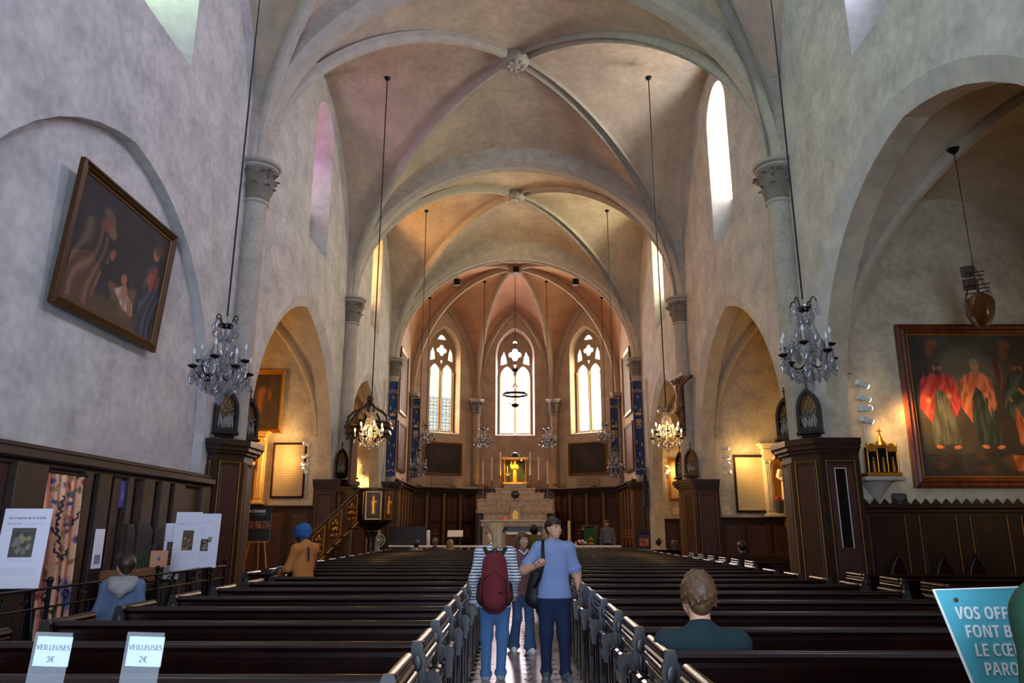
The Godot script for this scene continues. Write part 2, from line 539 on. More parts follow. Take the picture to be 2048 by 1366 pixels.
func apse() -> void:
	var g := G.new()
	for i in 5:
		var xf := seg_xf(i)
		var w: float = APSE[i].distance_to(APSE[i + 1]) / 2
		if i in [1, 2, 3]:
			var hw := 1.0 if i == 2 else 0.86
			var o1 := ring(hw, 6.25, 10.45, 0.58, 10)
			var o2 := ring(hw - 0.14, 6.38, 10.42, 0.58, 10)
			wall_window(g, xf, -w, w, 0, 14.6, o1, 0)
			var a := at_ring(o1, xf, 0, 0)
			var b := at_ring(o2, xf, 0, -0.55)
			g.loft(a, b)
			g.quad(a[0], a[-1], b[-1], b[0])
		else:
			g.quad(xf * v3(-w, 0, 0), xf * v3(w, 0, 0), xf * v3(w, 14.6, 0), xf * v3(-w, 14.6, 0))
	# returns beside the triumphal arch
	struct("wall_front", g, M.apse_wall)
	var back := G.new()
	for i in [1, 2, 3]:
		var xf := seg_xf(i)
		back.box(xf * v3(0, 9, -0.85), v3(4.6, 7, 0.1), xf.basis)
	struct("wall_outer_front", back, M.apse_wall)
	# vault: six severies meeting at a boss
	var B := v3(0, 13.85, -33.6)
	var sp := 8.05
	var rise := B.y + 0.2 - sp
	var gv := G.new()
	for i in 6:
		var a: Vector2 = APSE[i]
		var b: Vector2 = APSE[(i + 1) % 6]
		var kf: float = [0.72, 0.78, 0.78, 0.78, 0.72, 0.86][i]
		gv.grid(20, 16, func(u, w):
			var p := a.lerp(b, u).lerp(Vector2(B.x, B.z), w)
			var e: float = elr(1 - w)
			var f: float
			if i == 5: f = elr(2 * u - 1)
			else:
				var q: float = absf(2 * u - 1)
				f = (sqrt(maxf(0, 2.56 - pow(q + 0.6, 2)))) / 1.483
			return v3(p.x, sp + rise * (e + (1 - e) * f * kf), p.y))
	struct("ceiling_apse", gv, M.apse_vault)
	var holder := Node3D.new()
	holder.name = "trim_%d" % trim_n; trim_n += 1
	add_child(holder); holder.set_meta("kind", "structure")
	for i in 6:
		var a: Vector2 = APSE[i] * Vector2(0.985, 1) + Vector2(0, 0.08)
		var path := []
		for k in 25:
			var w := 1 - cos(PI / 2 * k / 24.0)
			var p := a.lerp(Vector2(B.x, B.z), w)
			path.append(v3(p.x, sp + rise * elr(1 - w) - 0.05, p.y))
		var d := v3(B.x - a.x, 0, B.z - a.y).cross(Vector3.UP).normalized()
		part(holder, "rib", G.new().sweep(path, [Vector2(-0.13, -0.1), Vector2(-0.13, 0.03), Vector2(-0.06, 0.14), Vector2(0.06, 0.14), Vector2(0.13, 0.03), Vector2(0.13, -0.1)].map(func(q): return Vector2(q.x, -q.y)), func(_i): return d, false), M.apse_stone)
	for i in [1, 2, 3]:
		var xf := seg_xf(i)
		var w: float = APSE[i].distance_to(APSE[i + 1]) / 2 - 0.1
		var path := []
		for p in arch_pts(w, sp, w * 0.6, 14): path.append(xf * v3(p.x, sp + (p.y - sp) * (rise * 0.78) / (w * 1.483), 0.03))
		part(holder, "wall_rib", G.new().sweep(path, [Vector2(-0.1, -0.12), Vector2(-0.1, 0.05), Vector2(0, 0.14), Vector2(0.1, 0.05), Vector2(0.1, -0.12)].map(func(q): return Vector2(q.x, -q.y)), func(_i): return xf.basis.z, false), M.apse_stone)
	part(holder, "boss", G.new().lathe([Vector2(0.4, 0.3), Vector2(0.38, -0.1), Vector2(0.2, -0.22), Vector2(0, -0.24)], tx(B), 16), M.apse_stone)
	apse_windows()

func circle(c: Vector2, r: float, n := 20) -> PackedVector2Array:
	var o := PackedVector2Array()
	for k in n: o.push_back(c + Vector2(cos(TAU * k / n), sin(TAU * k / n)) * r)
	return o

func cut(parent: Node, poly: PackedVector2Array, d: float, op: int) -> void:
	var c := CSGPolygon3D.new()
	c.polygon = poly; c.depth = d; c.operation = op as CSGShape3D.Operation
	c.name = "outline"
	c.position.z = d / 2
	parent.add_child(c, true)

func apse_windows() -> void:
	for i in [1, 2, 3]:
		var k := 1.0 if i == 2 else 0.84
		var holder := Node3D.new()
		holder.name = "window_%d" % (8 + i)
		add_child(holder); holder.set_meta("kind", "structure")
		var xf := seg_xf(i)
		holder.transform = Transform3D(xf.basis, xf * v3(0, 0, -0.52))
		var openings := []
		for s in [-1, 1]:
			openings.append(["lancet_pane", PackedVector2Array(ring(0.355 * k, 6.42, 9.35, 0.3 * k, 8).map(func(p): return p + Vector2(s * 0.415 * k, 0)))])
		var quatre := PackedVector2Array()
		for q in 40:
			var a := TAU * q / 40.0
			var best := 0.0
			for c in 4:
				var ct := Vector2.from_angle(c * PI / 2) * 0.19 * k
				var dr := Vector2.from_angle(a)
				var pr := dr.dot(ct)
				var dd := ct.length_squared() - pr * pr
				if dd < pow(0.155 * k, 2): best = maxf(best, pr + sqrt(pow(0.155 * k, 2) - dd))
			quatre.push_back(Vector2.from_angle(a) * maxf(best, 0.12) + Vector2(0, 10.55))
		openings.append(["quatrefoil_pane", quatre])
		for s in [-1, 1]:
			openings.append(["side_pane", PackedVector2Array([Vector2(s * 0.42 * k, 10.07), Vector2(s * 0.76 * k, 9.98), Vector2(s * 0.73 * k, 10.4), Vector2(s * 0.58 * k, 10.72), Vector2(s * 0.47 * k, 10.4)])])
		openings.append(["top_pane", PackedVector2Array([Vector2(-0.14 * k, 11.18), Vector2(0.14 * k, 11.18), Vector2(0.08 * k, 11.28), Vector2(0, 11.33), Vector2(-0.08 * k, 11.28)] if i == 2 else [Vector2(-0.25, 11.12), Vector2(0.25, 11.12), Vector2(0.14, 11.3), Vector2(0, 11.38), Vector2(-0.14, 11.3)])])
		openings.append(["gusset_pane", PackedVector2Array([Vector2(-0.09 * k, 10.03), Vector2(0.09 * k, 10.03), Vector2(0, 9.78)])])
		var comb := CSGCombiner3D.new()
		comb.name = "tracery"
		holder.add_child(comb)
		cut(comb, PackedVector2Array(ring(0.875 * k + 0.06 * (1 - k), 6.3, 10.42, 0.58, 10)), 0.16, CSGShape3D.OPERATION_UNION)
		for o in openings: cut(comb, o[1], 0.4, CSGShape3D.OPERATION_SUBTRACTION)
		comb.material_override = M.apse_stone
		for s in [-1, 0, 1]:
			var sh := G.new().tube([v3(s * 0.8 * k, 6.32, 0.12), v3(s * 0.8 * k, 9.3, 0.12)], 0.035, 8)
			sh.lathe([Vector2(0.035, 9.25), Vector2(0.065, 9.38), Vector2(0.06, 9.42)], tx(v3(s * 0.8 * k, 0, 0.12)), 10)
			sh.lathe([Vector2(0.07, 6.3), Vector2(0.06, 6.4), Vector2(0.035, 6.46)], tx(v3(s * 0.8 * k, 0, 0.12)), 10)
			part(holder, "colonnette", sh, M.apse_stone)
		var col: Color = [Color(1.0, 0.9, 0.74), Color(1.0, 0.92, 0.97), Color(1.0, 0.93, 0.76)][i - 1]
		for o in openings:
			var m: Material = M["glass_%d" % i] if o[0] == "lancet_pane" else glow(col, 4.0)
			part(holder, o[0], G.new().prism(o[1], 0.02), m, v3(0, 0, -0.02))
		area(xf * v3(0, 8.2, -0.4), xf.basis.z, 1.4 * k, 3.8, col, APSE_E[i - 1])

const APSE_E := [4.0, 9.0, 6.0]

func stained(sd: int, lower: float) -> ImageTexture:
	var w := 48
	var h := 480
	var r := RandomNumberGenerator.new()
	r.seed = sd
	var im := Image.create(w, h, false, Image.FORMAT_RGB8)
	for y in h:
		for x in w:
			var c := Color(1, 0.99, 0.97)
			var yy := float(y) / h
			if x < 3 or x > w - 4: c = Color(0.9, 0.5, 0.22) if int(y / 8.0) % 2 == 0 else Color(1.0, 0.72, 0.4)
			elif yy > 1.0 - lower:
				var u := absf(fmod(x, 16.0) - 8.0) + absf(fmod(y, 24.0) - 12.0) * 0.66
				if u < 3.4: c = Color(0.16, 0.3, 0.62)
				elif u < 5.0: c = Color(0.85, 0.92, 1.0)
				elif absf(u - 8.0) < 0.9: c = Color(0.2, 0.26, 0.34)
				elif (int(x / 16.0) + int(y / 24.0)) % 2 == 0: c = Color(0.92, 0.95, 0.88)
				else: c = Color(0.8, 0.88, 0.95)
			if y % 60 < 2: c = c * 0.25 if yy > 1.0 - lower else c * 0.8
			im.set_pixel(x, y, c)
	return ImageTexture.create_from_image(im)

func back_of_church() -> void:
	var g := G.new()
	var door := ring(1.5, 0.0, 3.6, 0.4)
	var xf := Transform3D(Basis(v3(-1, 0, 0), v3(0, 1, 0), v3(0, 0, -1)), v3(0, 0, 4.0))
	wall_arch(g, xf, -A, A, 0, 7.0, door, 0)
	var oc := []
	for k in 25: oc.append(Vector2(0, 10.0) + Vector2.from_angle(-PI / 2 - TAU * k / 24.0) * 1.7)
	wall_window(g, xf, -A, A, 7.0, 14.9, oc, 0)
	struct("wall_back", g, M.plaster)
	var holder := Node3D.new()
	holder.name = "door_1"; add_child(holder); holder.set_meta("kind", "structure")
	for s in [-1, 1]:
		for k in 3:
			part(holder, "pane", G.new().box(v3(s * 0.72, 0.75 + k * 1.4, 4.05), v3(1.3, 1.3, 0.02)), glow(Color(0.85, 0.92, 1.0), 3.0))
		part(holder, "door_frame", G.new().box(v3(s * 0.72, 2.1, 4.1), v3(1.5, 4.4, 0.05)), M.dark_wood)
	part(holder, "transom", G.new().prism(PackedVector2Array(arch_pts(1.5, 4.2, 0.3)), 0.1, tx(v3(0, 0, 4.12))), M.dark_wood)
	area(v3(0, 2.2, 3.95), v3(0, 0, -1), 2.7, 4.0, Color(0.8, 0.89, 1.0), WEST_E * 2.0)
	var w := Node3D.new()
	w.name = "window_12"; add_child(w); w.set_meta("kind", "structure")
	part(w, "pane", G.new().prism(circle(Vector2(0, 10), 1.75, 32), 0.02, tx(v3(0, 0, 4.05))), glow(Color(0.86, 0.9, 1.0), 3.0))
	area(v3(0, 10, 3.98), v3(0, -0.1, -1), 2.9, 2.9, Color(0.84, 0.89, 1.0), WEST_E * 0.35)

const WEST_E := 3.4

func floors() -> void:
	var f := struct("floor", G.new().box(v3(0, -0.1, -15), v3(24, 0.2, 46)), M.floor_dark)
	# paving of the centre aisle: light slabs with black corner stones
	var slab := G.new().box(v3(0, 0, 0), v3(0.308, 0.02, 0.308), Basis(), 0.004).mesh()
	var cab := G.new().box(v3(0, 0, 0), v3(0.085, 0.02, 0.085), ry(PI / 4), 0.003).mesh()
	for j in 44:
		for i in 4:
			part(f, "slab", slab, M.slab[(i * 7 + j * 5) % 3], v3(-0.37 + i * 0.315, 0.001, -6.6 - j * 0.315))
		for i in 5:
			part(f, "corner_stone", cab, M.black_stone, v3(-0.37 + (i - 0.5) * 0.315, 0.0045, -6.6 - (j - 0.5) * 0.315))
	var c := G.new().box(v3(0, 0.1, -33), v3(11, 0.2, 11.5), Basis(), 0.02)
	c.box(v3(0, 0.3, -33.6), v3(10.4, 0.2, 10.4), Basis(), 0.02)
	struct("floor_chancel", c, M.slab[0])

func materials() -> void:
	var pl := mottle(1024, Color(0.62, 0.605, 0.6), Color(0.77, 0.755, 0.74), 0.006, 0.03, 0.4, 3)
	M.plaster = mat(Color(1, 1, 1), 0.95, 0.0, pl, 0.16)
	pass
	M.vault = mat(Color(0.98, 0.9, 0.81), 0.95, 0.0, pl, 0.13)  # cream plaster with some of the warm light mixed into its colour
	M.sill = mat(Color(0.4, 0.4, 0.41), 0.8, 0.0, pl, 0.5)
	M.chapel = mat(Color(1.0, 0.95, 0.84), 0.95, 0.0, pl, 0.2)
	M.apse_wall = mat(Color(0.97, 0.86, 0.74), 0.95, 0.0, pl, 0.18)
	M.apse_vault = mat(Color(1.0, 0.78, 0.6), 0.95, 0.0, pl, 0.18)  # salmon tint puts the warm light of the apse into the plaster colour
	var st := mottle(512, Color(0.57, 0.54, 0.5), Color(0.71, 0.675, 0.63), 0.01, 0.06, 0.5, 13)
	M.stone = mat(Color(1, 1, 1), 0.9, 0.0, st, 0.4)
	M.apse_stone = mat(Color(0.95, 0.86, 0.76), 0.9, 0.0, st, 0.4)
	var wd := mottle(512, Color(0.13, 0.07, 0.05), Color(0.25, 0.135, 0.095), 0.008, 0.05, 0.5, 21, 1.0)
	M.dark_wood = mat(Color(0.8, 0.75, 0.75), 0.36, 0.0, wd, 0.7)
	M.pew_wood = mat(Color(0.56, 0.37, 0.34), 0.26, 0.0, wd, 0.9)
	M.iron = mat(Color(0.04, 0.04, 0.045), 0.5, 0.6)
	M.gold = mat(Color(0.83, 0.6, 0.25), 0.35, 0.9)
	M.gilt = mat(Color(0.55, 0.38, 0.16), 0.45, 0.55)
	var fl := mottle(512, Color(0.36, 0.33, 0.31), Color(0.5, 0.46, 0.44), 0.01, 0.05, 0.4, 31)
	M.floor_dark = mat(Color(0.7, 0.68, 0.66), 0.35, 0.0, fl, 0.5)
	M.slab = []
	for k in 3: M.slab.append(mat([Color(0.68, 0.62, 0.6), Color(0.63, 0.58, 0.57), Color(0.72, 0.66, 0.64)][k], 0.24, 0.0, mottle(256, Color(0.86, 0.85, 0.84), Color(1, 1, 1), 0.02, 0.09, 0.5, 41 + k), 1.2))
	M.black_stone = mat(Color(0.06, 0.06, 0.065), 0.25)
	for i in [1, 2, 3]:
		var m := glow([Color(1.0, 0.95, 0.86), Color(1.0, 0.93, 0.98), Color(1.0, 0.96, 0.84)][i - 1], [1.3, 6.0, 3.0][i - 1], stained(i, [0.5, 0.1, 0.12][i - 1]))
		M["glass_%d" % i] = m
	M.grey_wood = mat(Color(0.11, 0.095, 0.095), 0.4)  # greyer than the pew wood, for the carved end plates
	var wr := mottle(512, Color(0.17, 0.07, 0.045), Color(0.3, 0.13, 0.085), 0.008, 0.05, 0.5, 25)
	M.red_wood = mat(Color(0.95, 0.9, 0.9), 0.5, 0.0, wr, 0.6)
	M.black_wood = mat(Color(0.06, 0.045, 0.04), 0.4)
	M.dark_stone = mat(Color(0.74, 0.72, 0.7), 0.92, 0.0, st, 0.6)
	M.pewter = mat(Color(0.45, 0.44, 0.43), 0.42, 0.55)
	var lat := Image.create(64, 64, false, Image.FORMAT_RGB8)
	for y in 64:
		for x in 64: lat.set_pixel(x, y, Color(0.26, 0.17, 0.08) if (x + y) % 16 < 3 or (x - y + 64) % 16 < 3 else Color(0.5, 0.36, 0.17))
	M.gold_lattice = mat(Color(1, 1, 1), 0.5, 0.3, ImageTexture.create_from_image(lat))
	M.dark_glass = mat(Color(0.05, 0.06, 0.06), 0.08)
	M.white_metal = mat(Color(0.8, 0.8, 0.8), 0.4)
	M.bronze = mat(Color(0.13, 0.11, 0.09), 0.4, 0.6)
	M.cable = mat(Color(0.03, 0.03, 0.03), 0.7)
	M.crystal = mat(Color(0.5, 0.48, 0.5, 0.5), 0.04)
	M.crystal.transparency = BaseMaterial3D.TRANSPARENCY_ALPHA
	M.candle_tube = mat(Color(0.55, 0.55, 0.55), 0.5)
	M.bulb = mat(Color(0.78, 0.78, 0.78), 0.25)
	M.bulb_lit = glow(Color(1.0, 0.78, 0.45), 40.0)
	M.gilt_dark = mat(Color(0.36, 0.24, 0.11), 0.45, 0.45, mottle(128, Color(0.6, 0.55, 0.5), Color(1, 1, 1), 0.05, 0.2, 0.5, 71), 4.0)
	M.frame_wood = mat(Color(1, 1, 1), 0.3, 0.0, mottle(256, Color(0.24, 0.1, 0.05), Color(0.42, 0.2, 0.1), 0.01, 0.06, 0.5, 27), 1.5)
	M.frame_dark = mat(Color(0.2, 0.15, 0.09), 0.4, 0.3)
	M.marble = mat(Color(0.9, 0.82, 0.7), 0.4, 0.0, mottle(256, Color(0.72, 0.68, 0.6), Color(1, 0.98, 0.94), 0.02, 0.07, 0.5, 81), 1.0)
	M.white_marble = mat(Color(0.9, 0.88, 0.86), 0.3)
	M.wax = mat(Color(0.86, 0.8, 0.68), 0.5)
	M.paper = mat(Color(0.86, 0.85, 0.9), 0.7)
	M.ink = mat(Color(0.12, 0.12, 0.16), 0.8)
	M.pale_wood = mat(Color(0.66, 0.42, 0.24), 0.5)
	M.black = mat(Color(0.02, 0.02, 0.022), 0.6)
	M.white = mat(Color(0.92, 0.92, 0.92), 0.6)
	M.lens = glow(Color(1.0, 0.85, 0.62), 14.0)
	M.cream = mat(Color(0.8, 0.74, 0.62), 0.7)
	M.cream_stone = mat(Color(0.84, 0.78, 0.68), 0.6)
	M.gilt_cream = mat(Color(0.78, 0.62, 0.36), 0.5, 0.2)
	M.ochre = mat(Color(0.76, 0.5, 0.16), 0.7)
	M.sage = mat(Color(0.42, 0.48, 0.4), 0.7)
	M.statue_skin = mat(Color(0.72, 0.52, 0.4), 0.6)
	M.statue_hair = mat(Color(0.3, 0.19, 0.12), 0.6)
	M.rose_robe = mat(Color(0.74, 0.46, 0.38), 0.6)
	M.slate = mat(Color(0.2, 0.21, 0.22), 0.6)
	M.red_petal = mat(Color(0.7, 0.2, 0.12), 0.6)
	M.pink_petal = mat(Color(0.85, 0.55, 0.55), 0.6)
	M.leaf_green = mat(Color(0.16, 0.26, 0.14), 0.6)
	M.ship_hull = mat(Color(0.3, 0.18, 0.09), 0.16)
	M.sail = mat(Color(0.22, 0.13, 0.09), 0.8)
	M.pale_brown = mat(Color(0.42, 0.26, 0.14), 0.45)
	M.carved_wood = mat(Color(0.36, 0.21, 0.12), 0.4)
	M.carved_cloth = mat(Color(0.42, 0.27, 0.16), 0.5)
	M.gilt_soft = mat(Color(0.5, 0.34, 0.14), 0.5, 0.4)
	M.green_marble = mat(Color(0.12, 0.15, 0.11), 0.3)
	M.teal_cloth = mat(Color(0.12, 0.22, 0.24), 0.8)
	M.gold_bright = mat(Color(1.0, 0.78, 0.34), 0.3, 0.8)
	M.red_glow = glow(Color(1.0, 0.08, 0.06), 1.5)
	M.green_cloth = mat(Color(0.12, 0.32, 0.1), 0.8)
	M.pale_grey = mat(Color(0.5, 0.5, 0.52), 0.6)
	var cw := mottle(512, Color(0.17, 0.105, 0.07), Color(0.27, 0.17, 0.115), 0.01, 0.06, 0.5, 23)
	M.crib_wood = mat(Color(1, 1, 1), 0.6, 0.0, cw, 0.8)
	M.crib_wood2 = mat(Color(0.78, 0.76, 0.76), 0.55, 0.0, cw, 0.8)
	M.brown_box = mat(Color(0.42, 0.28, 0.15), 0.6)
	M.blue_mark = mat(Color(0.1, 0.35, 0.5), 0.6)
	M.iron_shiny = mat(Color(0.06, 0.06, 0.065), 0.35, 0.5)
	M.acrylic = mat(Color(0.8, 0.82, 0.84, 0.14), 0.05)
	M.acrylic.transparency = BaseMaterial3D.TRANSPARENCY_ALPHA
	M.sign_white = mat(Color(0.78, 0.84, 0.9), 0.6)
	M.ink_blue = mat(Color(0.14, 0.18, 0.26), 0.7)
	M.turquoise = mat(Color(0.3, 0.66, 0.72), 0.45)
	M.rust = mat(Color(0.3, 0.1, 0.08), 0.5)
	M.eye_white = mat(Color(0.82, 0.8, 0.78), 0.3)
	M.iris = mat(Color(0.08, 0.06, 0.05), 0.15)
	M.lip = mat(Color(0.55, 0.3, 0.27), 0.5)
	M.weave = mottle(128, Color(0.8, 0.8, 0.8), Color(1, 1, 1), 0.06, 0.3, 0.6, 91)
	var sti := Image.create(128, 64, true, Image.FORMAT_RGB8)
	var rr := RandomNumberGenerator.new()
	rr.seed = 17
	for x in 128:
		var v := rr.randf_range(0.62, 1.0)
		sti.fill_rect(Rect2i(x, 0, 1, 64), Color(v, v, v))
	sti.generate_mipmaps()
	M.strands = ImageTexture.create_from_image(sti)

# ---------------------------------------------------------------- pews
# a pew seen from behind: near face of the back at z = 0, the seat lies towards -z; spans x = 0..L, its carved end at x = 0 or x = L
var pew_parts := {}

func pew_end_mesh() -> ArrayMesh:
	var o := PackedVector2Array([Vector2(0.04, 0.0), Vector2(0.04, 0.08), Vector2(0.0, 0.14), Vector2(-0.02, 0.5), Vector2(0.03, 0.72), Vector2(0.055, 0.84), Vector2(0.07, 0.92), Vector2(0.05, 1.0), Vector2(0.01, 1.03), Vector2(-0.48, 1.03), Vector2(-0.52, 0.99), Vector2(-0.5, 0.93), Vector2(-0.44, 0.87), Vector2(-0.46, 0.8), Vector2(-0.56, 0.82), Vector2(-0.63, 0.78), Vector2(-0.64, 0.71), Vector2(-0.58, 0.66), Vector2(-0.53, 0.58), Vector2(-0.54, 0.44), Vector2(-0.5, 0.3), Vector2(-0.52, 0.14), Vector2(-0.57, 0.08), Vector2(-0.57, 0.0)])
	return G.new().prism(o, 0.06, Transform3D(Basis(v3(0, 0, 1), v3(0, 1, 0), v3(-1, 0, 0)), Vector3.ZERO)).mesh()

func make_pew_parts() -> void:
	pew_parts.end_panel = pew_end_mesh()
	pew_parts.top_rail = G.new().tube([v3(0, 1.035, 0.05), v3(0, 1.035, -0.5)], 0.03, 10).box(v3(0, 1.0, -0.22), v3(0.08, 0.03, 0.55), Basis(), 0.01).mesh()
	pew_parts.side_rail = G.new().tube([v3(0.005, 0.965, 0.05), v3(0.005, 0.965, -0.47)], 0.021, 8).tube([v3(0.0, 0.92, 0.05), v3(0.0, 0.92, -0.46)], 0.012, 6).mesh()
	var leaf := G.new()
	var half := [Vector2(0.03, 1.065), Vector2(0.042, 1.04), Vector2(0.04, 1.015), Vector2(0.056, 0.995), Vector2(0.062, 0.96), Vector2(0.052, 0.93), Vector2(0.06, 0.9), Vector2(0.05, 0.86), Vector2(0.034, 0.83), Vector2(0.04, 0.8), Vector2(0.026, 0.75), Vector2(0.0, 0.72)]
	var lp := PackedVector2Array(half)
	for i in range(half.size() - 2, -1, -1): lp.push_back(half[i] * Vector2(-1, 1))
	leaf.prism(lp, 0.03, Transform3D(Basis().scaled(v3(0.8, 1, 1)), v3(0, 0, 0.06)))
	leaf.ell(v3(0, 0.95, 0.077), v3(0.03, 0.045, 0.008), Basis(), 10, 6)
	leaf.ell(v3(0, 0.85, 0.077), v3(0.018, 0.05, 0.007), Basis(), 10, 6)
	pew_parts.carved_leaf = leaf.mesh()
	var kn := G.new()
	var kh := [Vector2(0.012, 0.87), Vector2(0.03, 0.862), Vector2(0.042, 0.84), Vector2(0.044, 0.81), Vector2(0.034, 0.785), Vector2(0.038, 0.75), Vector2(0.026, 0.71), Vector2(0.022, 0.66)]
	var kp := PackedVector2Array(kh)
	for i in range(kh.size() - 1, -1, -1): kp.push_back(kh[i] * Vector2(-1, 1))
	kn.prism(kp, 0.1, tx(v3(0, -0.03, -0.55)))
	pew_parts.scroll = kn.mesh()
	var sc := G.new()
	sc.prism(kp, 0.08, tx(v3(0, -0.01, -0.28)))
	pew_parts.knob = sc.mesh()
	pew_parts.pilaster = G.new().box(v3(0, 0.42, -0.1), v3(0.035, 0.72, 0.07), Basis(), 0.012).box(v3(0, 0.42, -0.28), v3(0.03, 0.6, 0.12), Basis(), 0.012).box(v3(0, 0.4, -0.44), v3(0.035, 0.68, 0.05), Basis(), 0.012).mesh()

func pew(L: float, ends: Array, label: String, group: String, mid := true) -> Node3D:
	var t := thing("pew", label, "pew", Vector3.ZERO, 0, group)
	var W: Material = M.pew_wood
	part(t, "backrest", G.new().box(v3(L / 2, 0.62, -0.02), v3(L, 0.7, 0.03), rx(0.06)), W)
	var cap := G.new().tube([v3(0, 1.025, 0.0), v3(L, 1.025, 0.0)], 0.03, 10).box(v3(L / 2, 0.985, -0.005), v3(L, 0.05, 0.05), Basis(), 0.012)
	part(t, "top_rail", cap, W)
	part(t, "book_shelf", G.new().box(v3(L / 2, 0.8, 0.09), v3(L, 0.022, 0.17), rx(0.1), 0.006), W)
	part(t, "seat", G.new().box(v3(L / 2, 0.45, -0.29), v3(L, 0.04, 0.42), rx(0.03), 0.014), W)
	part(t, "kneeler", G.new().box(v3(L / 2, 0.2, 0.3), v3(L - 0.1, 0.05, 0.16), Basis(), 0.015), W)
	part(t, "plinth", G.new().box(v3(L / 2, 0.04, -0.25), v3(L, 0.08, 0.5)), W)
	for e in ends:
		var x: float = 0.03 if e == 0 else L - 0.03
		var s := -1.0 if e == 0 else 1.0
		var p := part(t, "end_panel", pew_parts.end_panel, W, v3(x, 0, 0))
		part(p, "top_rail", pew_parts.top_rail, W)
		part(p, "side_rail", pew_parts.side_rail, W, v3(s * 0.035, 0, 0))
		part(p, "carved_leaf", pew_parts.carved_leaf, M.grey_wood)
		part(p, "scroll", pew_parts.scroll, W, v3(s * 0.045, 0, 0))
		part(p, "knob", pew_parts.knob, W, v3(s * 0.06, 0, 0))
		part(p, "pilaster", pew_parts.pilaster, W, v3(s * 0.035, 0, 0))
	return t

func ordinal(k: int) -> String:
	var o := ["first", "second", "third", "fourth", "fifth", "sixth", "seventh", "eighth", "ninth", "tenth", "eleventh", "twelfth", "thirteenth", "fourteenth", "fifteenth", "sixteenth", "seventeenth", "eighteenth", "nineteenth", "twentieth", "twenty-first", "twenty-second", "twenty-third", "twenty-fourth"]
	return o[k]

func pews() -> void:
	make_pew_parts()
	var r0: Node3D = null
	for k in 24:
		var lb := "long dark wooden pew right of the aisle, %s row from the camera" % ordinal(k)
		if k == 0: r0 = pew(3.2, [0, 1], lb, "pews right of the centre aisle"); r0.position = v3(0.7, 0, -3.1)
		else: copy(r0, v3(0.7, 0, -3.1 - 0.935 * k), 0, lb)
	var l0: Node3D = null
	var l1: Node3D = null
	for k in 22:
		var lb := "long dark wooden pew left of the aisle, %s row from the camera" % ordinal(k)
		var z := -3.4 - 0.95 * k
		if k < 8:
			if l0 == null: l0 = pew(2.69, [0, 1], lb, "pews left of the centre aisle"); l0.position = v3(-3.25, 0, z)
			else: copy(l0, v3(-3.25, 0, z), 0, lb)
		else:
			if l1 == null: l1 = pew(3.37, [0, 1], lb, "pews left of the centre aisle"); l1.position = v3(-3.93, 0, z)
			else: copy(l1, v3(-3.93, 0, z), 0, lb)
	var s0: Node3D = null
	for k in 6:
		var lb := "short dark side pew under the big right arch, %s row from the camera" % ordinal(k)
		var at := v3(4.75, 0, -5.6 - 1.0 * k)
		if s0 == null: s0 = pew(4.6, [0], lb, "side pews in the right chapel"); s0.position = at
		else: copy(s0, at, 0, lb)
	for k in 6:
		copy(s0, v3(4.5, 0, -14.6 - 0.95 * k), 0, "dark side pew before the Christ statue niche, %s row from the near pier" % ordinal(k)).set_meta("group", "side pews before the statue niche")
	for k in 2:
		copy(s0, v3(4.1, 0, -22.9 - 0.95 * k), 0, "dark side pew just past the crucifix pier, %s row" % ordinal(k)).set_meta("group", "side pews past the crucifix pier")
	# pointed bench ends against the dark wainscot
	var zz := -11.75
	for q in [[1808, 0.0], [1886, 0.25], [1940, 0.5]]:
		var x: float = [5.85, 6.55, 7.05][int(q[1] * 4)]
		var b := thing("bench_end", "pointed dark bench end, %s from the near right pier" % ["first", "second", "third"][int(q[1] * 4)], "bench end", v3(x, 0, zz), 0, "pointed bench ends in the right chapel")
		part(b, "panel", G.new().prism(PackedVector2Array([Vector2(-0.14, 0), Vector2(0.14, 0), Vector2(0.14, 0.95), Vector2(0.1, 1.1), Vector2(0, 1.3), Vector2(-0.1, 1.1), Vector2(-0.14, 0.95)]), 0.05), M.pew_wood)
		part(b, "edge_moulding", G.new().tube([v3(-0.12, 0.98, 0.03), v3(-0.085, 1.1, 0.03), v3(0, 1.27, 0.03), v3(0.085, 1.1, 0.03), v3(0.12, 0.98, 0.03)], 0.014, 6), M.pew_wood)

# ---------------------------------------------------------------- columns, piers, stations of the cross
func acanthus(h: float, w: float, lean: float) -> G:
	return G.new().grid(6, 8, func(u, t):
		var s: float = (u - 0.5) * 2.0
		var wd: float = w * (0.75 + 0.35 * sin(t * 2.6)) * (1.0 - pow(t, 5)) + 0.01
		var out: float = 0.02 + lean * pow(t, 2.2) - 0.03 * s * s * (1 - t) + 0.012 * cos(s * 9.0)
		var y: float = h * (t - 0.28 * maxf(0, t - 0.72) * 3.2 * (t))
		return v3(s * wd, y, out))

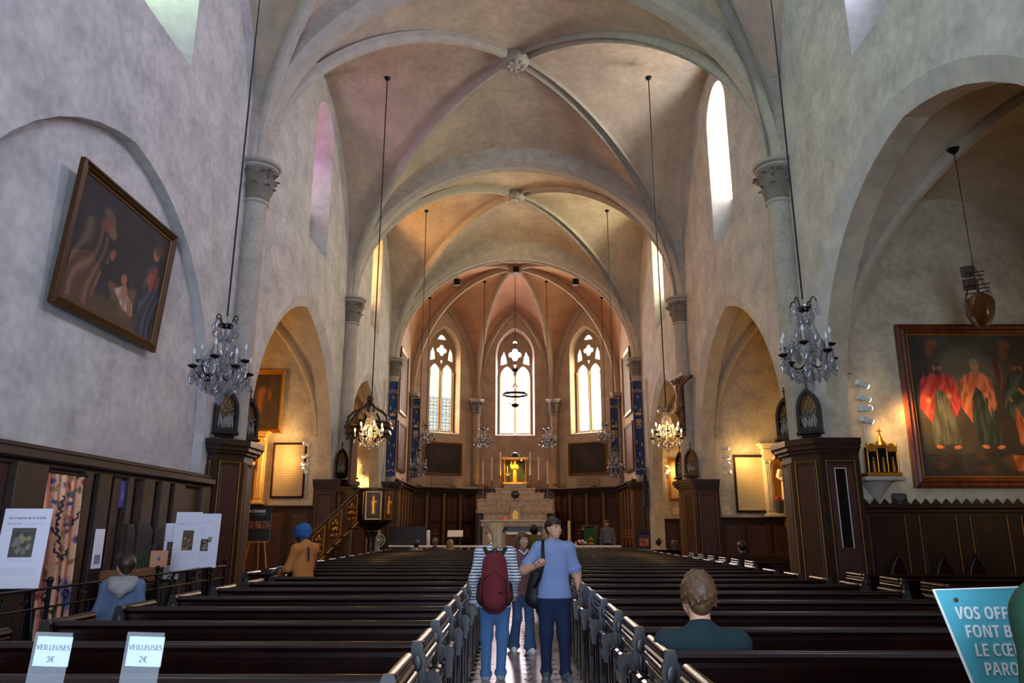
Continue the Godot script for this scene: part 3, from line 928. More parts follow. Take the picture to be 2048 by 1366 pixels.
func column(at: Vector3, turn: float, foot: float, top: float, r: float, label: String, mt: Material) -> void:
	var t := thing("column", label, "column", v3(at.x, foot, at.z), turn, "engaged columns along the nave")
	var h := top - foot
	part(t, "shaft", G.new().lathe([Vector2(r, 0), Vector2(r, h - 0.8)], Transform3D(), 24), mt)
	part(t, "necking", G.new().lathe([Vector2(r, h - 0.84), Vector2(r + 0.035, h - 0.82), Vector2(r + 0.04, h - 0.8), Vector2(r + 0.03, h - 0.77), Vector2(r, h - 0.76)], Transform3D(), 24), mt)
	part(t, "bell", G.new().lathe([Vector2(r, h - 0.8), Vector2(r + 0.01, h - 0.5), Vector2(r + 0.05, h - 0.28), Vector2(r + 0.13, h - 0.14)], Transform3D(), 24), M.dark_stone)
	for k in 8:
		var a := TAU * k / 8.0
		part(t, "leaf", acanthus(0.4, 0.1, 0.13), M.dark_stone).transform = tx(v3(sin(a) * r, h - 0.78, cos(a) * r), ry(a))
		a += PI / 8
		part(t, "leaf", acanthus(0.62, 0.1, 0.2), M.dark_stone).transform = tx(v3(sin(a) * (r + 0.005), h - 0.72, cos(a) * (r + 0.005)), ry(a))
	for k in 4:
		var a := PI / 4 + TAU * k / 4.0
		var sp := []
		for i in 22:
			var b := i * 0.5
			sp.append(v3(0, 0.1 * exp(-b * 0.14) * sin(b), 0.1 * exp(-b * 0.14) * cos(b)))
		part(t, "volute", G.new().tube(sp, 0.026, 6).ell(Vector3.ZERO, v3(0.05, 0.035, 0.035), Basis(), 8, 5), M.dark_stone).transform = tx(v3(sin(a) * (r + 0.13), h - 0.26, cos(a) * (r + 0.13)), ry(a))
	part(t, "abacus", G.new().lathe([Vector2(0, h - 0.16), Vector2(r + 0.12, h - 0.16), Vector2(r + 0.17, h - 0.13), Vector2(r + 0.17, h - 0.1), Vector2(r + 0.13, h - 0.085), Vector2(r + 0.2, h - 0.06), Vector2(r + 0.215, h - 0.03), Vector2(r + 0.215, h), Vector2(0, h)], Transform3D(), 28, 0, TAU, true), M.stone)

func columns() -> void:
	var nm := ["nearest", "second", "third"]
	for k in 3:
		for s in [-1, 1]:
			column(v3(s * 5.02, 0, P[k + 2]), 0.2, [3.08, 2.95, 3.4][k], SPRING, 0.215, "round grey stone column with leafy capital, %s on the %s side of nave" % [nm[k], "left" if s < 0 else "right"], M.stone)
	for s in [-1, 1]:
		column(v3(s * 4.97, 0, -34.95), 0.2, 3.8, 8.05, 0.17, "slim chancel column behind the %s banner pair" % ("left" if s < 0 else "right"), M.apse_stone)
		column(v3(s * 1.98, 0, -36.85), 0.2, 3.8, 8.05, 0.2, "apse column just %s of the middle stained-glass window" % ("left" if s < 0 else "right"), M.apse_stone)

# wooden casing round the foot of a pier; local +x points into the nave
func casing(at: Vector3, side: float, h: float, deep: float, w: float, label: String, strip: bool) -> Node3D:
	var t := Node3D.new()
	t.name = "trim_%d" % trim_n; trim_n += 1
	add_child(t); t.set_meta("kind", "structure"); t.set_meta("label", label)
	t.position = at; t.rotation.y = 0.0 if side < 0 else PI
	var q0 := 1.0 if side < 0 else -1.0      # which way the camera lies
	var wf := maxf(w, 0.95) if h > 3.05 and h < 3.2 else w
	var o := [Vector2(-0.5, w * q0), Vector2(0.15, w * q0), Vector2(deep, 0.22 * q0), Vector2(deep, -0.22 * q0), Vector2(0.15, -wf * q0), Vector2(-0.5, -wf * q0)]
	var flat := Basis(v3(1, 0, 0), v3(0, 0, 1), v3(0, -1, 0))
	part(t, "body", G.new().prism(PackedVector2Array(o), h - 0.2, Transform3D(flat, v3(0, (h - 0.2) / 2, 0))), M.dark_wood)
	for lay in [[h - 0.2, 0.06, 0.05], [h - 0.13, 0.09, 0.1], [h - 0.05, 0.1, 0.14], [0.1, 0.2, 0.04]]:
		var q := PackedVector2Array(o.map(func(p): return p + Vector2(lay[2] if p.x > 0.1 else 0.0, signf(p.y) * lay[2])))
		part(t, "base_moulding" if lay[0] < 1.0 else "cornice", G.new().prism(q, lay[1], Transform3D(flat, v3(0, lay[0], 0))), M.dark_wood)
	for i in 5:
		var a: Vector2 = o[i]
		var b: Vector2 = o[i + 1]
		var d := b - a
		var L := d.length()
		var n := Vector2(-d.y, d.x).normalized()
		if n.dot(a + b) < 0: n = -n
		var m := (a + b) / 2
		var bs := Basis(v3(d.x / L, 0, d.y / L), Vector3.UP, v3(n.x, 0, n.y))
		var c := v3(m.x, (h - 0.2) / 2 + 0.1, m.y) + v3(n.x, 0, n.y) * 0.012
		var p := part(t, "panel", G.new().box(Vector3.ZERO, v3(L * 0.62, h - 0.85, 0.035), Basis(), 0.014), M.red_wood)
		p.transform = Transform3D(bs, c)
		for e in [-1, 1]: part(p, "bead", G.new().box(v3(e * L * 0.36, 0, 0), v3(0.018, h - 0.7, 0.03), Basis(), 0.006), M.gilt)
		for e in [-1, 1]: part(p, "bead", G.new().box(v3(0, e * (h - 0.74) / 2, 0), v3(L * 0.73, 0.018, 0.03), Basis(), 0.006), M.gilt)
	return t

func station(at: Vector3, turn: float, label: String) -> void:
	var t := thing("station_frame", label, "relief plaque", at, turn, "stations of the cross on the piers")
	var o := ring(0.2, 0.12, 0.5, 0.24, 8)
	var i := ring(0.145, 0.19, 0.5, 0.24, 8)
	var g := G.new()
	var F := func(a, z): return a.map(func(p): return v3(p.x, p.y, z))
	g.loft(F.call(o, 0), F.call(o, 0.09), true); g.loft(F.call(o, 0.09), F.call(i, 0.09), true); g.loft(F.call(i, 0.09), F.call(i, 0.02), true)
	part(t, "frame", g, M.black_wood)
	part(t, "backing", G.new().prism(PackedVector2Array(i), 0.01, tx(v3(0, 0, 0.02))), M.gold_lattice)
	var rel := G.new()
	var r := RandomNumberGenerator.new()
	r.seed = int(at.x * 31 + at.z * 7)
	for k in 7:
		var x := -0.115 + k * 0.038
		var hh := 0.2 + r.randf() * 0.12
		rel.ell(v3(x, 0.2 + hh * 0.4, 0.045), v3(0.032, hh * 0.5, 0.028), rz(r.randf_range(-0.4, 0.4)), 8, 6)
		rel.ell(v3(x + r.randf_range(-0.02, 0.02), 0.23 + hh, 0.05), v3(0.02, 0.026, 0.022), Basis(), 8, 5)
		rel.tube([v3(x, 0.2 + hh * 0.7, 0.06), v3(x + r.randf_range(-0.08, 0.08), 0.25 + hh * 0.8, 0.065)], 0.011, 5)
	part(t, "relief", rel, M.pewter)
	part(t, "shelf", G.new().box(v3(0, 0.1, 0.07), v3(0.44, 0.05, 0.16), Basis(), 0.015).box(v3(0, 0.055, 0.05), v3(0.32, 0.05, 0.1), Basis(), 0.015).box(v3(0, 0.02, 0.03), v3(0.1, 0.05, 0.06), Basis(), 0.015), M.black_wood)
	var yy: float = o[o.size() / 2].y
	part(t, "cross", G.new().box(v3(0, yy + 0.09, 0.045), v3(0.018, 0.2, 0.018)).box(v3(0, yy + 0.12, 0.045), v3(0.085, 0.018, 0.018)), M.black_wood)

func piers() -> void:
	for s in [-1, 1]:
		var d := "left" if s < 0 else "right"
		var t := casing(v3(s * A, 0, -12.87), s, 3.12, 0.45, 0.68, "tall dark panelled wooden casing round the near %s pier" % d, true)
		casing(v3(s * A, 0, -21.45), s, 3.0, 0.42, 0.72, "reddish panelled wooden casing round the %s pier beside the %s" % [d, "pulpit" if s < 0 else "crucifix"], false)
		casing(v3(s * A, 0, -29.6), s, 3.45, 0.5, 0.7, "dark wooden casing under the %s blue banners" % d, false)
		if s > 0:
			part(t, "glass_strip", G.new().box(v3(-0.15, 2.0, -0.7), v3(0.16, 1.25, 0.02), Basis(), 0.005), M.dark_glass)
			part(t, "strip_frame", G.new().box(v3(-0.24, 2.0, -0.7), v3(0.012, 1.27, 0.03)).box(v3(-0.06, 2.0, -0.7), v3(0.012, 1.27, 0.03)).box(v3(-0.15, 2.63, -0.7), v3(0.19, 0.012, 0.03)), M.white_metal)
		station(v3(s * 5.0, 3.13, -12.4), -s * 0.75, "pointed black frame with silver relief before the near %s column" % d)
		station(v3(s * 4.95, 3.13, -13.3), -s * 1.0, "narrow pointed black frame just beyond the near %s column" % d)
		station(v3(s * 4.98, 3.01, -20.9), -s * 0.8, "pointed relief frame on the %s pier, %s" % [d, "left of the pulpit canopy" if s < 0 else "under the crucifix"])
		station(v3(s * 4.9, 3.01, -21.85), -s * 1.15, "thin side-on relief frame past the %s column" % ("pulpit" if s < 0 else "crucifix"))

# ---------------------------------------------------------------- chandeliers
func chandelier(at: Vector3, top_y: float, h: float, rad: float, arms: int, lit: bool, fine: bool, label: String, group: String) -> void:
	# at = lowest point of the chandelier
	var t := thing("chandelier", label, "chandelier", at, fmod(absf(at.x * 3.1 + at.z), 1.0), group)
	var B: Material = M.bronze
	part(t, "cable", G.new().tube([v3(0, h, 0), v3(0, top_y - at.y, 0)], 0.011 if fine else 0.014, 6), M.cable)
	part(t, "ceiling_hook", G.new().lathe([Vector2(0.0, -0.1), Vector2(0.06, -0.06), Vector2(0.09, 0.0)], tx(v3(0, top_y - at.y, 0)), 10), M.iron)
	part(t, "stem", G.new().lathe([Vector2(0.0, h * 0.12), Vector2(0.05, h * 0.14), Vector2(0.075, h * 0.2), Vector2(0.04, h * 0.26), Vector2(0.025, h * 0.34), Vector2(0.06, h * 0.42), Vector2(0.05, h * 0.5), Vector2(0.02, h * 0.58), Vector2(0.045, h * 0.68), Vector2(0.02, h * 0.76), Vector2(0.02, h * 0.86), Vector2(0.07, h * 0.88), Vector2(0.07, h * 0.9), Vector2(0.015, h * 0.94), Vector2(0.012, h)], Transform3D(), 12), M.crystal)
	part(t, "crown", G.new().lathe([Vector2(0.03, h * 0.84), Vector2(rad * 0.24, h * 0.865), Vector2(rad * 0.26, h * 0.89), Vector2(rad * 0.2, h * 0.9)], Transform3D(), 12), B)
	var drop := G.new().lathe([Vector2(0, 0), Vector2(0.016, -0.02), Vector2(0.012, -0.03), Vector2(0.034, -0.075), Vector2(0.022, -0.11), Vector2(0, -0.13)], Transform3D(Basis().scaled(v3(1, 1, 0.5))), 6, 0, TAU, true).mesh()
	var bead := G.new().ell(Vector3.ZERO, v3(0.013, 0.013, 0.013), Basis(), 6, 4).mesh()
	var flame := G.new().lathe([Vector2(0.012, 0), Vector2(0.019, 0.02), Vector2(0.017, 0.045), Vector2(0.0, 0.085)], Transform3D(), 8).mesh()
	var tube := G.new().lathe([Vector2(0.017, 0), Vector2(0.016, 0.13), Vector2(0.0, 0.13)], Transform3D(), 8).mesh()
	var pan := G.new().lathe([Vector2(0.0, -0.02), Vector2(0.03, -0.015), Vector2(0.055, 0.005), Vector2(0.06, 0.015), Vector2(0.02, 0.012), Vector2(0.022, 0.03), Vector2(0.0, 0.03)], Transform3D(), 10).mesh()
	var bulb: Material = M.bulb_lit if lit else M.bulb
	var many := G.new()      # crystals too small to pick apart in the distant chandeliers
	var put := func(p: Vector3, k: float, yaw: float) -> void:
		if fine: part(t, "crystal_drop", drop, M.crystal, p).basis = ry(yaw).scaled(Vector3.ONE * k * 1.45)
		else: many.lathe([Vector2(0, 0), Vector2(0.03, -0.06), Vector2(0.0, -0.12)], Transform3D(ry(yaw).scaled(Vector3.ONE * k), p), 4, 0, TAU, true)
	for i in arms:
		var a := TAU * i / arms
		var d := v3(cos(a), 0, sin(a))
		var tier := i % 2
		var R := rad * (0.98 if tier == 0 else 0.74)
		var y1 := h * (0.3 if tier == 0 else 0.42)
		var pts := []
		for k in 9:
			var q := k / 8.0
			pts.append(d * lerpf(0.03, R, q) + v3(0, lerpf(h * 0.24, y1, q * q) - sin(q * PI) * h * 0.1, 0))
		var arm := part(t, "arm", G.new().tube(pts, 0.008, 6), B)
		part(arm, "drip_pan", pan, B, d * R + v3(0, y1, 0))
		part(arm, "candle", tube, M.candle_tube, d * R + v3(0, y1 + 0.02, 0))
		part(arm, "bulb", flame, bulb, d * R + v3(0, y1 + 0.15, 0))
		put.call(d * R + v3(0, y1 - 0.02, 0), 1.1, a)
		for s in [-1, 1]: put.call(d.rotated(Vector3.UP, s * 0.14) * (R * 0.98) + v3(0, y1 - 0.01, 0), 0.8, a + s)
		put.call(d * (R * 0.62) + v3(0, h * 0.2, 0), 1.0, a)
		put.call(d * (R * 0.35) + v3(0, h * 0.16, 0), 0.9, a + 0.4)
		put.call(d * (R * 0.8) + v3(0, h * 0.24, 0), 0.9, a + 0.9)
		put.call(d * (R * 0.5) + v3(0, h * 0.42, 0), 1.0, a + 0.2)
		# crystal spires between the arms, swags from the crown
		var d2 := d.rotated(Vector3.UP, PI / arms)
		var sp := G.new().tube([d2 * rad * 0.66 + v3(0, h * 0.36, 0), d2 * rad * 0.66 + v3(0, h * 0.5, 0)], [0.02, 0.004], 6)
		sp.ell(d2 * rad * 0.66 + v3(0, h * 0.41, 0), v3(0.026, 0.02, 0.026), Basis(), 6, 4)
		if fine: part(t, "crystal_spire", sp, M.crystal)
		else: many.add(sp)
		var swag := G.new()
		for k in 15:
			var q := k / 14.0
			var p := d2 * lerpf(rad * 0.22, rad * 0.72, pow(q, 1.6)) + v3(0, lerpf(h * 0.86, h * 0.4, q) - sin(q * PI) * 0.06, 0)
			swag.ell(p, Vector3.ONE * (0.015 if fine else 0.02), Basis(), 6, 4)
		if fine: part(t, "bead_swag", swag, M.crystal)
		else: many.add(swag)
		for k in 3: put.call(d2 * rad * [0.2, 0.32, 0.5][k] + v3(0, h * [0.8, 0.64, 0.5][k], 0), [0.7, 1.0, 1.0][k], a + k)
		if i % 2 == 0 or arms < 8:
			var hk := []
			for k in 8:
				var q := k / 7.0
				hk.append(d2 * (rad * 0.2 + rad * 0.3 * q) + v3(0, h * 0.88 + sin(q * PI * 0.85) * h * 0.12, 0))
			part(t, "crown_hook", G.new().tube(hk, 0.008, 5), B)
			put.call(hk[-1], 1.0, a)
	put.call(v3(0, h * 0.13, 0), 1.4, 0)
	if not fine:
		var o := part(t, "crystal_drops", many, M.crystal)
		o.set_meta("kind", "stuff")
	if lit:
		omni(at + v3(0, h * 0.46, 0), Color(1.0, 0.74, 0.42), LAMP_E, 0.25)

const LAMP_E := 3.0

func chandeliers() -> void:
	chandelier(v3(-3.6, 3.22, -8.65), 13.1, 0.98, 0.36, 8, false, true, "unlit crystal chandelier hanging before the near left column", "near unlit chandeliers")
	chandelier(v3(3.52, 3.36, -8.65), 13.1, 1.06, 0.36, 8, false, true, "unlit crystal chandelier hanging before the near right column", "near unlit chandeliers")
	chandelier(v3(-3.44, 3.4, -17.15), 13.35, 1.08, 0.36, 10, true, false, "lit crystal chandelier glowing in front of the pulpit canopy", "lit chandeliers")
	chandelier(v3(3.54, 3.4, -17.15), 13.35, 1.08, 0.36, 10, true, false, "lit crystal chandelier glowing beside the crucifix", "lit chandeliers")
	chandelier(v3(-3.36, 3.3, -25.45), 13.3, 1.15, 0.36, 8, false, false, "low unlit chandelier before the left blue banners", "chancel chandeliers")
	chandelier(v3(3.46, 3.3, -25.45), 13.3, 1.15, 0.36, 8, false, false, "low unlit chandelier before the right blue banners", "chancel chandeliers")
	chandelier(v3(-3.85, 5.15, -31.5), 11.8, 0.98, 0.4, 8, false, false, "high unlit chandelier by the left stained-glass window", "chancel chandeliers")
	chandelier(v3(3.9, 5.15, -31.5), 11.8, 0.98, 0.4, 8, false, false, "high unlit chandelier by the right stained-glass window", "chancel chandeliers")
	chandelier(v3(-1.46, 5.13, -33.3), 13.2, 1.08, 0.4, 10, false, false, "small chandelier hanging just left of the altar statue", "chancel chandeliers")
	chandelier(v3(1.5, 5.13, -33.3), 13.2, 1.08, 0.4, 10, false, false, "small chandelier hanging just right of the altar statue", "chancel chandeliers")
	# crown-shaped lamp before the middle window
	var t := thing("crown_chandelier", "ring-shaped bronze chandelier in front of the middle window", "chandelier", v3(0, 7.1, -33.6))
	part(t, "cable", G.new().tube([v3(0, 1.1, 0), v3(0, 6.7, 0)], 0.014, 6), M.cable)
	part(t, "ring", G.new().lathe([Vector2(0.56, 0.58), Vector2(0.6, 0.6), Vector2(0.6, 0.68), Vector2(0.56, 0.68), Vector2(0.56, 0.58)], Transform3D(), 28), M.bronze)
	part(t, "bowl", G.new().lathe([Vector2(0.0, 0.02), Vector2(0.14, 0.06), Vector2(0.2, 0.16), Vector2(0.12, 0.2), Vector2(0.0, 0.2)], Transform3D(), 14), M.bronze)
	for k in 8:
		var d := v3(cos(k * TAU / 8), 0, sin(k * TAU / 8))
		part(t, "chain", G.new().tube([d * 0.58 + v3(0, 0.66, 0), d * 0.25 + v3(0, 0.85, 0), v3(0, 1.15, 0)], 0.01, 5), M.bronze)
		part(t, "stay", G.new().tube([d * 0.58 + v3(0, 0.6, 0), d * 0.42 + v3(0, 0.3, 0), d * 0.16 + v3(0, 0.14, 0)], 0.012, 5), M.bronze)
		part(t, "candle", G.new().tube([d * 0.58 + v3(0, 0.68, 0), d * 0.58 + v3(0, 0.8, 0)], 0.014, 6), M.candle_tube)
		part(t, "crystal_drop", G.new().lathe([Vector2(0, 0), Vector2(0.03, -0.08), Vector2(0, -0.13)], tx(d * 0.58 + v3(0, 0.58, 0)), 5), M.crystal)
	part(t, "upper_crown", G.new().lathe([Vector2(0.05, 1.7), Vector2(0.14, 1.74), Vector2(0.17, 1.84), Vector2(0.1, 1.8)], Transform3D(), 10), M.bronze)

# ---------------------------------------------------------------- paintings and print
func canvas(w: int, h: int, c: Color) -> Image:
	var im := Image.create(w, h, false, Image.FORMAT_RGB8)
	im.fill(c)
	return im

# soft brushed ellipse; positions and radii as shares of the picture's width and height
func dab(im: Image, x: float, y: float, rx_: float, ry_: float, c: Color, turn := 0.0, soft := 0.35, grain := 0.14) -> void:
	var w := im.get_width()
	var h := im.get_height()
	var R := maxf(rx_ * w, ry_ * h) * (1.0 + soft)
	var cs := cos(turn)
	var sn := sin(turn)
	for py in range(maxi(0, int(y * h - R)), mini(h, int(y * h + R) + 1)):
		for px in range(maxi(0, int(x * w - R)), mini(w, int(x * w + R) + 1)):
			var dx := px - x * w
			var dy := py - y * h
			var d := Vector2((dx * cs + dy * sn) / (rx_ * w), (-dx * sn + dy * cs) / (ry_ * h)).length()
			if d > 1.0 + soft: continue
			var k := clampf((1.0 + soft - d) / (2.0 * soft + 0.001), 0.0, 1.0)
			var f := fposmod(sin(px * 12.9898 + py * 78.233) * 43758.5453, 1.0) - 0.5
			var cc := c.lightened(grain * f) if f > 0 else c.darkened(-grain * f)
			im.set_pixel(px, py, im.get_pixel(px, py).lerp(cc, k))

func poly(im: Image, pts: Array, c: Color, grain := 0.18, freq := 0.3) -> void:
	var w := im.get_width()
	var h := im.get_height()
	var q := PackedVector2Array(pts.map(func(p): return Vector2(p[0] * w, p[1] * h)))
	var lo := q[0]
	var hi := q[0]
	for p in q:
		lo = lo.min(p); hi = hi.max(p)
	for py in range(maxi(0, int(lo.y)), mini(h, int(hi.y) + 1)):
		for px in range(maxi(0, int(lo.x)), mini(w, int(hi.x) + 1)):
			if Geometry2D.is_point_in_polygon(Vector2(px + 0.5, py + 0.5), q):
				var f := sin((px + py * 0.25) * freq * 0.55 + sin(py * 0.03) * 2.0 + sin(px * 0.05) * 2.0) * 0.8 + fposmod(sin(px * 12.9898 + py * 78.233) * 43758.5453, 1.0) * 0.4 - 0.2
				im.set_pixel(px, py, c.lightened(grain * f) if f > 0 else c.darkened(-grain * f))

func figure(im: Image, x: float, top: float, foot: float, w: float, robe: Color, cloak: Color, skin: Color, hair: Color, lean := 0.0) -> void:
	var h := foot - top
	var hd := h * 0.13
	var r := RandomNumberGenerator.new()
	r.seed = int(x * 100)
	var X := func(a): return x + w * a
	var Y := func(a): return top + h * a
	# long robe, then the cloak hanging from both shoulders, then brushed folds over both
	poly(im, [[X.call(-0.3), Y.call(0.2)], [X.call(0), Y.call(0.13)], [X.call(0.3), Y.call(0.2)], [X.call(0.36) + lean * 0.5, Y.call(0.6)], [X.call(0.42) + lean, Y.call(0.95)], [X.call(-0.36) + lean, Y.call(0.96)], [X.call(-0.34), Y.call(0.6)]], robe, 0.12, 0.5)
	poly(im, [[X.call(-0.52), Y.call(0.22)], [X.call(-0.16), Y.call(0.135)], [X.call(0.16), Y.call(0.135)], [X.call(0.5), Y.call(0.22)], [X.call(0.58), Y.call(0.5)], [X.call(0.34), Y.call(0.66)], [X.call(0.2), Y.call(0.4)], [X.call(-0.04), Y.call(0.3)], [X.call(-0.22), Y.call(0.44)], [X.call(-0.3), Y.call(0.72)], [X.call(-0.6), Y.call(0.54)]], cloak, 0.14, 0.4)
	for q in 26:
		var left := q % 2 == 0
		var yy: float = r.randf_range(0.2, 0.58)
		dab(im, X.call(r.randf_range(-0.5, -0.2) if left else r.randf_range(0.2, 0.48)), Y.call(yy), w * 0.035, h * 0.06, cloak.darkened(0.35) if q % 3 == 0 else cloak.lightened(0.12), 0.2 if left else -0.2, 0.7, 0.03)
		dab(im, X.call(r.randf_range(-0.25, 0.28)) + lean * 0.6, Y.call(r.randf_range(0.45, 0.9)), w * 0.03, h * 0.08, robe.darkened(0.35) if q % 3 == 0 else robe.lightened(0.1), 0.0, 0.7, 0.03)
	dab(im, x, top + hd * 0.48, h * 0.055, h * 0.075, skin, 0.0, 0.2)
	dab(im, x, top + hd * 0.2, h * 0.058, h * 0.04, hair, 0.0, 0.3)
	dab(im, x, top + hd * 0.95, h * 0.04, h * 0.045, hair, 0.0, 0.3)
	dab(im, x + w * 0.25, top + h * 0.4, h * 0.035, h * 0.03, skin, 0.0, 0.3)
	dab(im, x - w * 0.35, top + h * 0.45, h * 0.03, h * 0.035, skin, 0.0, 0.3)
	dab(im, x - w * 0.2 + lean, foot - h * 0.02, h * 0.05, h * 0.022, skin, 0.2, 0.3)
	dab(im, x + w * 0.3 + lean, foot - h * 0.015, h * 0.05, h * 0.022, skin, -0.2, 0.3)

func pic(im: Image) -> ImageTexture: return ImageTexture.create_from_image(im)

func nativity_tex() -> ImageTexture:
	var im := canvas(420, 330, Color(0.1, 0.085, 0.11))
	var r := RandomNumberGenerator.new()
	r.seed = 4
	for k in 60: dab(im, r.randf(), r.randf(), 0.08, 0.08, [Color(0.12, 0.105, 0.15), Color(0.08, 0.065, 0.08), Color(0.13, 0.105, 0.11)][k % 3], r.randf() * 3, 0.8)
	for k in 30: dab(im, r.randf(), 0.88 + r.randf() * 0.12, 0.09, 0.05, Color(0.27, 0.19, 0.11), 0.2, 0.8)
	poly(im, [[0.02, 0.95], [0.04, 0.62], [0.12, 0.5], [0.24, 0.5], [0.33, 0.66], [0.3, 0.8], [0.27, 0.96]], Color(0.34, 0.2, 0.13))
	poly(im, [[0.04, 0.62], [0.1, 0.32], [0.24, 0.24], [0.35, 0.4], [0.38, 0.56], [0.27, 0.6], [0.2, 0.54]], Color(0.2, 0.14, 0.09))
	dab(im, 0.31, 0.25, 0.06, 0.085, Color(0.42, 0.22, 0.14), 0.3, 0.2)
	dab(im, 0.29, 0.19, 0.055, 0.05, Color(0.3, 0.24, 0.2), 0.3, 0.3)
	dab(im, 0.36, 0.31, 0.04, 0.05, Color(0.4, 0.3, 0.24), 0.3, 0.3)
	dab(im, 0.4, 0.47, 0.028, 0.05, Color(0.48, 0.26, 0.17), 0.3, 0.2)
	for k in 20: dab(im, 0.56 + r.randf_range(-0.1, 0.14), 0.76 + r.randf_range(-0.08, 0.1), 0.05, 0.03, Color(0.36, 0.24, 0.14), r.randf() * 3, 0.6)
	poly(im, [[0.48, 0.72], [0.56, 0.66], [0.7, 0.76], [0.72, 0.86], [0.6, 0.84]], Color(0.58, 0.5, 0.44))
	dab(im, 0.56, 0.6, 0.032, 0.045, Color(0.55, 0.33, 0.22), 0.1, 0.2)
	dab(im, 0.585, 0.7, 0.035, 0.075, Color(0.57, 0.36, 0.26), -0.2, 0.2)
	dab(im, 0.67, 0.8, 0.025, 0.08, Color(0.55, 0.34, 0.24), -0.5, 0.2)
	poly(im, [[0.78, 0.98], [0.76, 0.6], [0.8, 0.38], [0.86, 0.3], [0.95, 0.4], [0.99, 0.62], [0.96, 0.98]], Color(0.11, 0.14, 0.2))
	poly(im, [[0.8, 0.5], [0.84, 0.34], [0.91, 0.34], [0.94, 0.48], [0.87, 0.58]], Color(0.42, 0.12, 0.1))
	dab(im, 0.86, 0.22, 0.04, 0.062, Color(0.55, 0.33, 0.23), -0.1, 0.2)
	dab(im, 0.885, 0.17, 0.05, 0.05, Color(0.28, 0.17, 0.1), -0.4, 0.3)
	dab(im, 0.84, 0.46, 0.022, 0.07, Color(0.52, 0.26, 0.18), 0.2, 0.2)
	return pic(im)

func apostles_tex() -> ImageTexture:
	var im := canvas(380, 480, Color(0.16, 0.12, 0.08))
	var r := RandomNumberGenerator.new()
	r.seed = 9
	for k in 60: dab(im, r.randf(), r.randf() * 0.85, 0.13, 0.1, [Color(0.2, 0.16, 0.11), Color(0.14, 0.1, 0.07), Color(0.24, 0.21, 0.15)][k % 3], r.randf() * 3, 0.8)
	for k in 16: dab(im, 0.42 + r.randf_range(-0.16, 0.16), 0.28 + r.randf_range(-0.1, 0.1), 0.1, 0.08, Color(0.34, 0.3, 0.21), 0, 0.9)
	for c in [[0.2, 0.07], [0.78, 0.08]]:
		dab(im, c[0], c[1], 0.05, 0.03, Color(0.45, 0.24, 0.12), 0.3, 0.5); dab(im, c[0] - 0.02, c[1] + 0.06, 0.035, 0.05, Color(0.4, 0.2, 0.1), 0.1, 0.5)
	figure(im, 0.22, 0.2, 0.8, 0.28, Color(0.25, 0.24, 0.18), Color(0.62, 0.14, 0.1), Color(0.7, 0.4, 0.22), Color(0.25, 0.18, 0.12))
	figure(im, 0.52, 0.19, 0.8, 0.24, Color(0.12, 0.15, 0.12), Color(0.7, 0.35, 0.2), Color(0.75, 0.45, 0.26), Color(0.5, 0.42, 0.34), 0.05)
	figure(im, 0.86, 0.2, 0.79, 0.24, Color(0.66, 0.32, 0.16), Color(0.16, 0.2, 0.14), Color(0.6, 0.34, 0.2), Color(0.2, 0.13, 0.09), 0.02)
	poly(im, [[0.66, 0.2], [0.72, 0.19], [0.76, 0.4], [0.71, 0.42]], Color(0.3, 0.12, 0.08))
	poly(im, [[0.74, 0.38], [0.82, 0.38], [1.0, 0.56], [1.0, 0.78], [0.88, 0.66]], Color(0.17, 0.2, 0.14))
	poly(im, [[0.0, 0.84], [1.0, 0.84], [1.0, 0.846], [0.0, 0.846]], Color(0.08, 0.05, 0.03))
	for k in 40: dab(im, r.randf(), 0.92 + r.randf_range(-0.06, 0.06), 0.05, 0.03, [Color(0.3, 0.17, 0.08), Color(0.12, 0.08, 0.05), Color(0.36, 0.2, 0.1), Color(0.16, 0.14, 0.1)][k % 4], r.randf() * 3, 0.6)
	poly(im, [[0.72, 0.845], [0.84, 0.845], [0.83, 0.95], [0.74, 0.95]], Color(0.6, 0.28, 0.1))
	return pic(im)

func murk_tex(sd: int, a: Color, b: Color, glint: Color) -> ImageTexture:
	var im := canvas(160, 120, a)
	var r := RandomNumberGenerator.new()
	r.seed = sd
	for k in 50: dab(im, r.randf(), r.randf(), 0.12, 0.12, a.lerp(b, r.randf()), r.randf() * 3, 0.8)
	for k in 7: dab(im, 0.3 + r.randf() * 0.4, 0.3 + r.randf() * 0.4, 0.05, 0.1, glint, r.randf() * 3, 0.7)
	return pic(im)

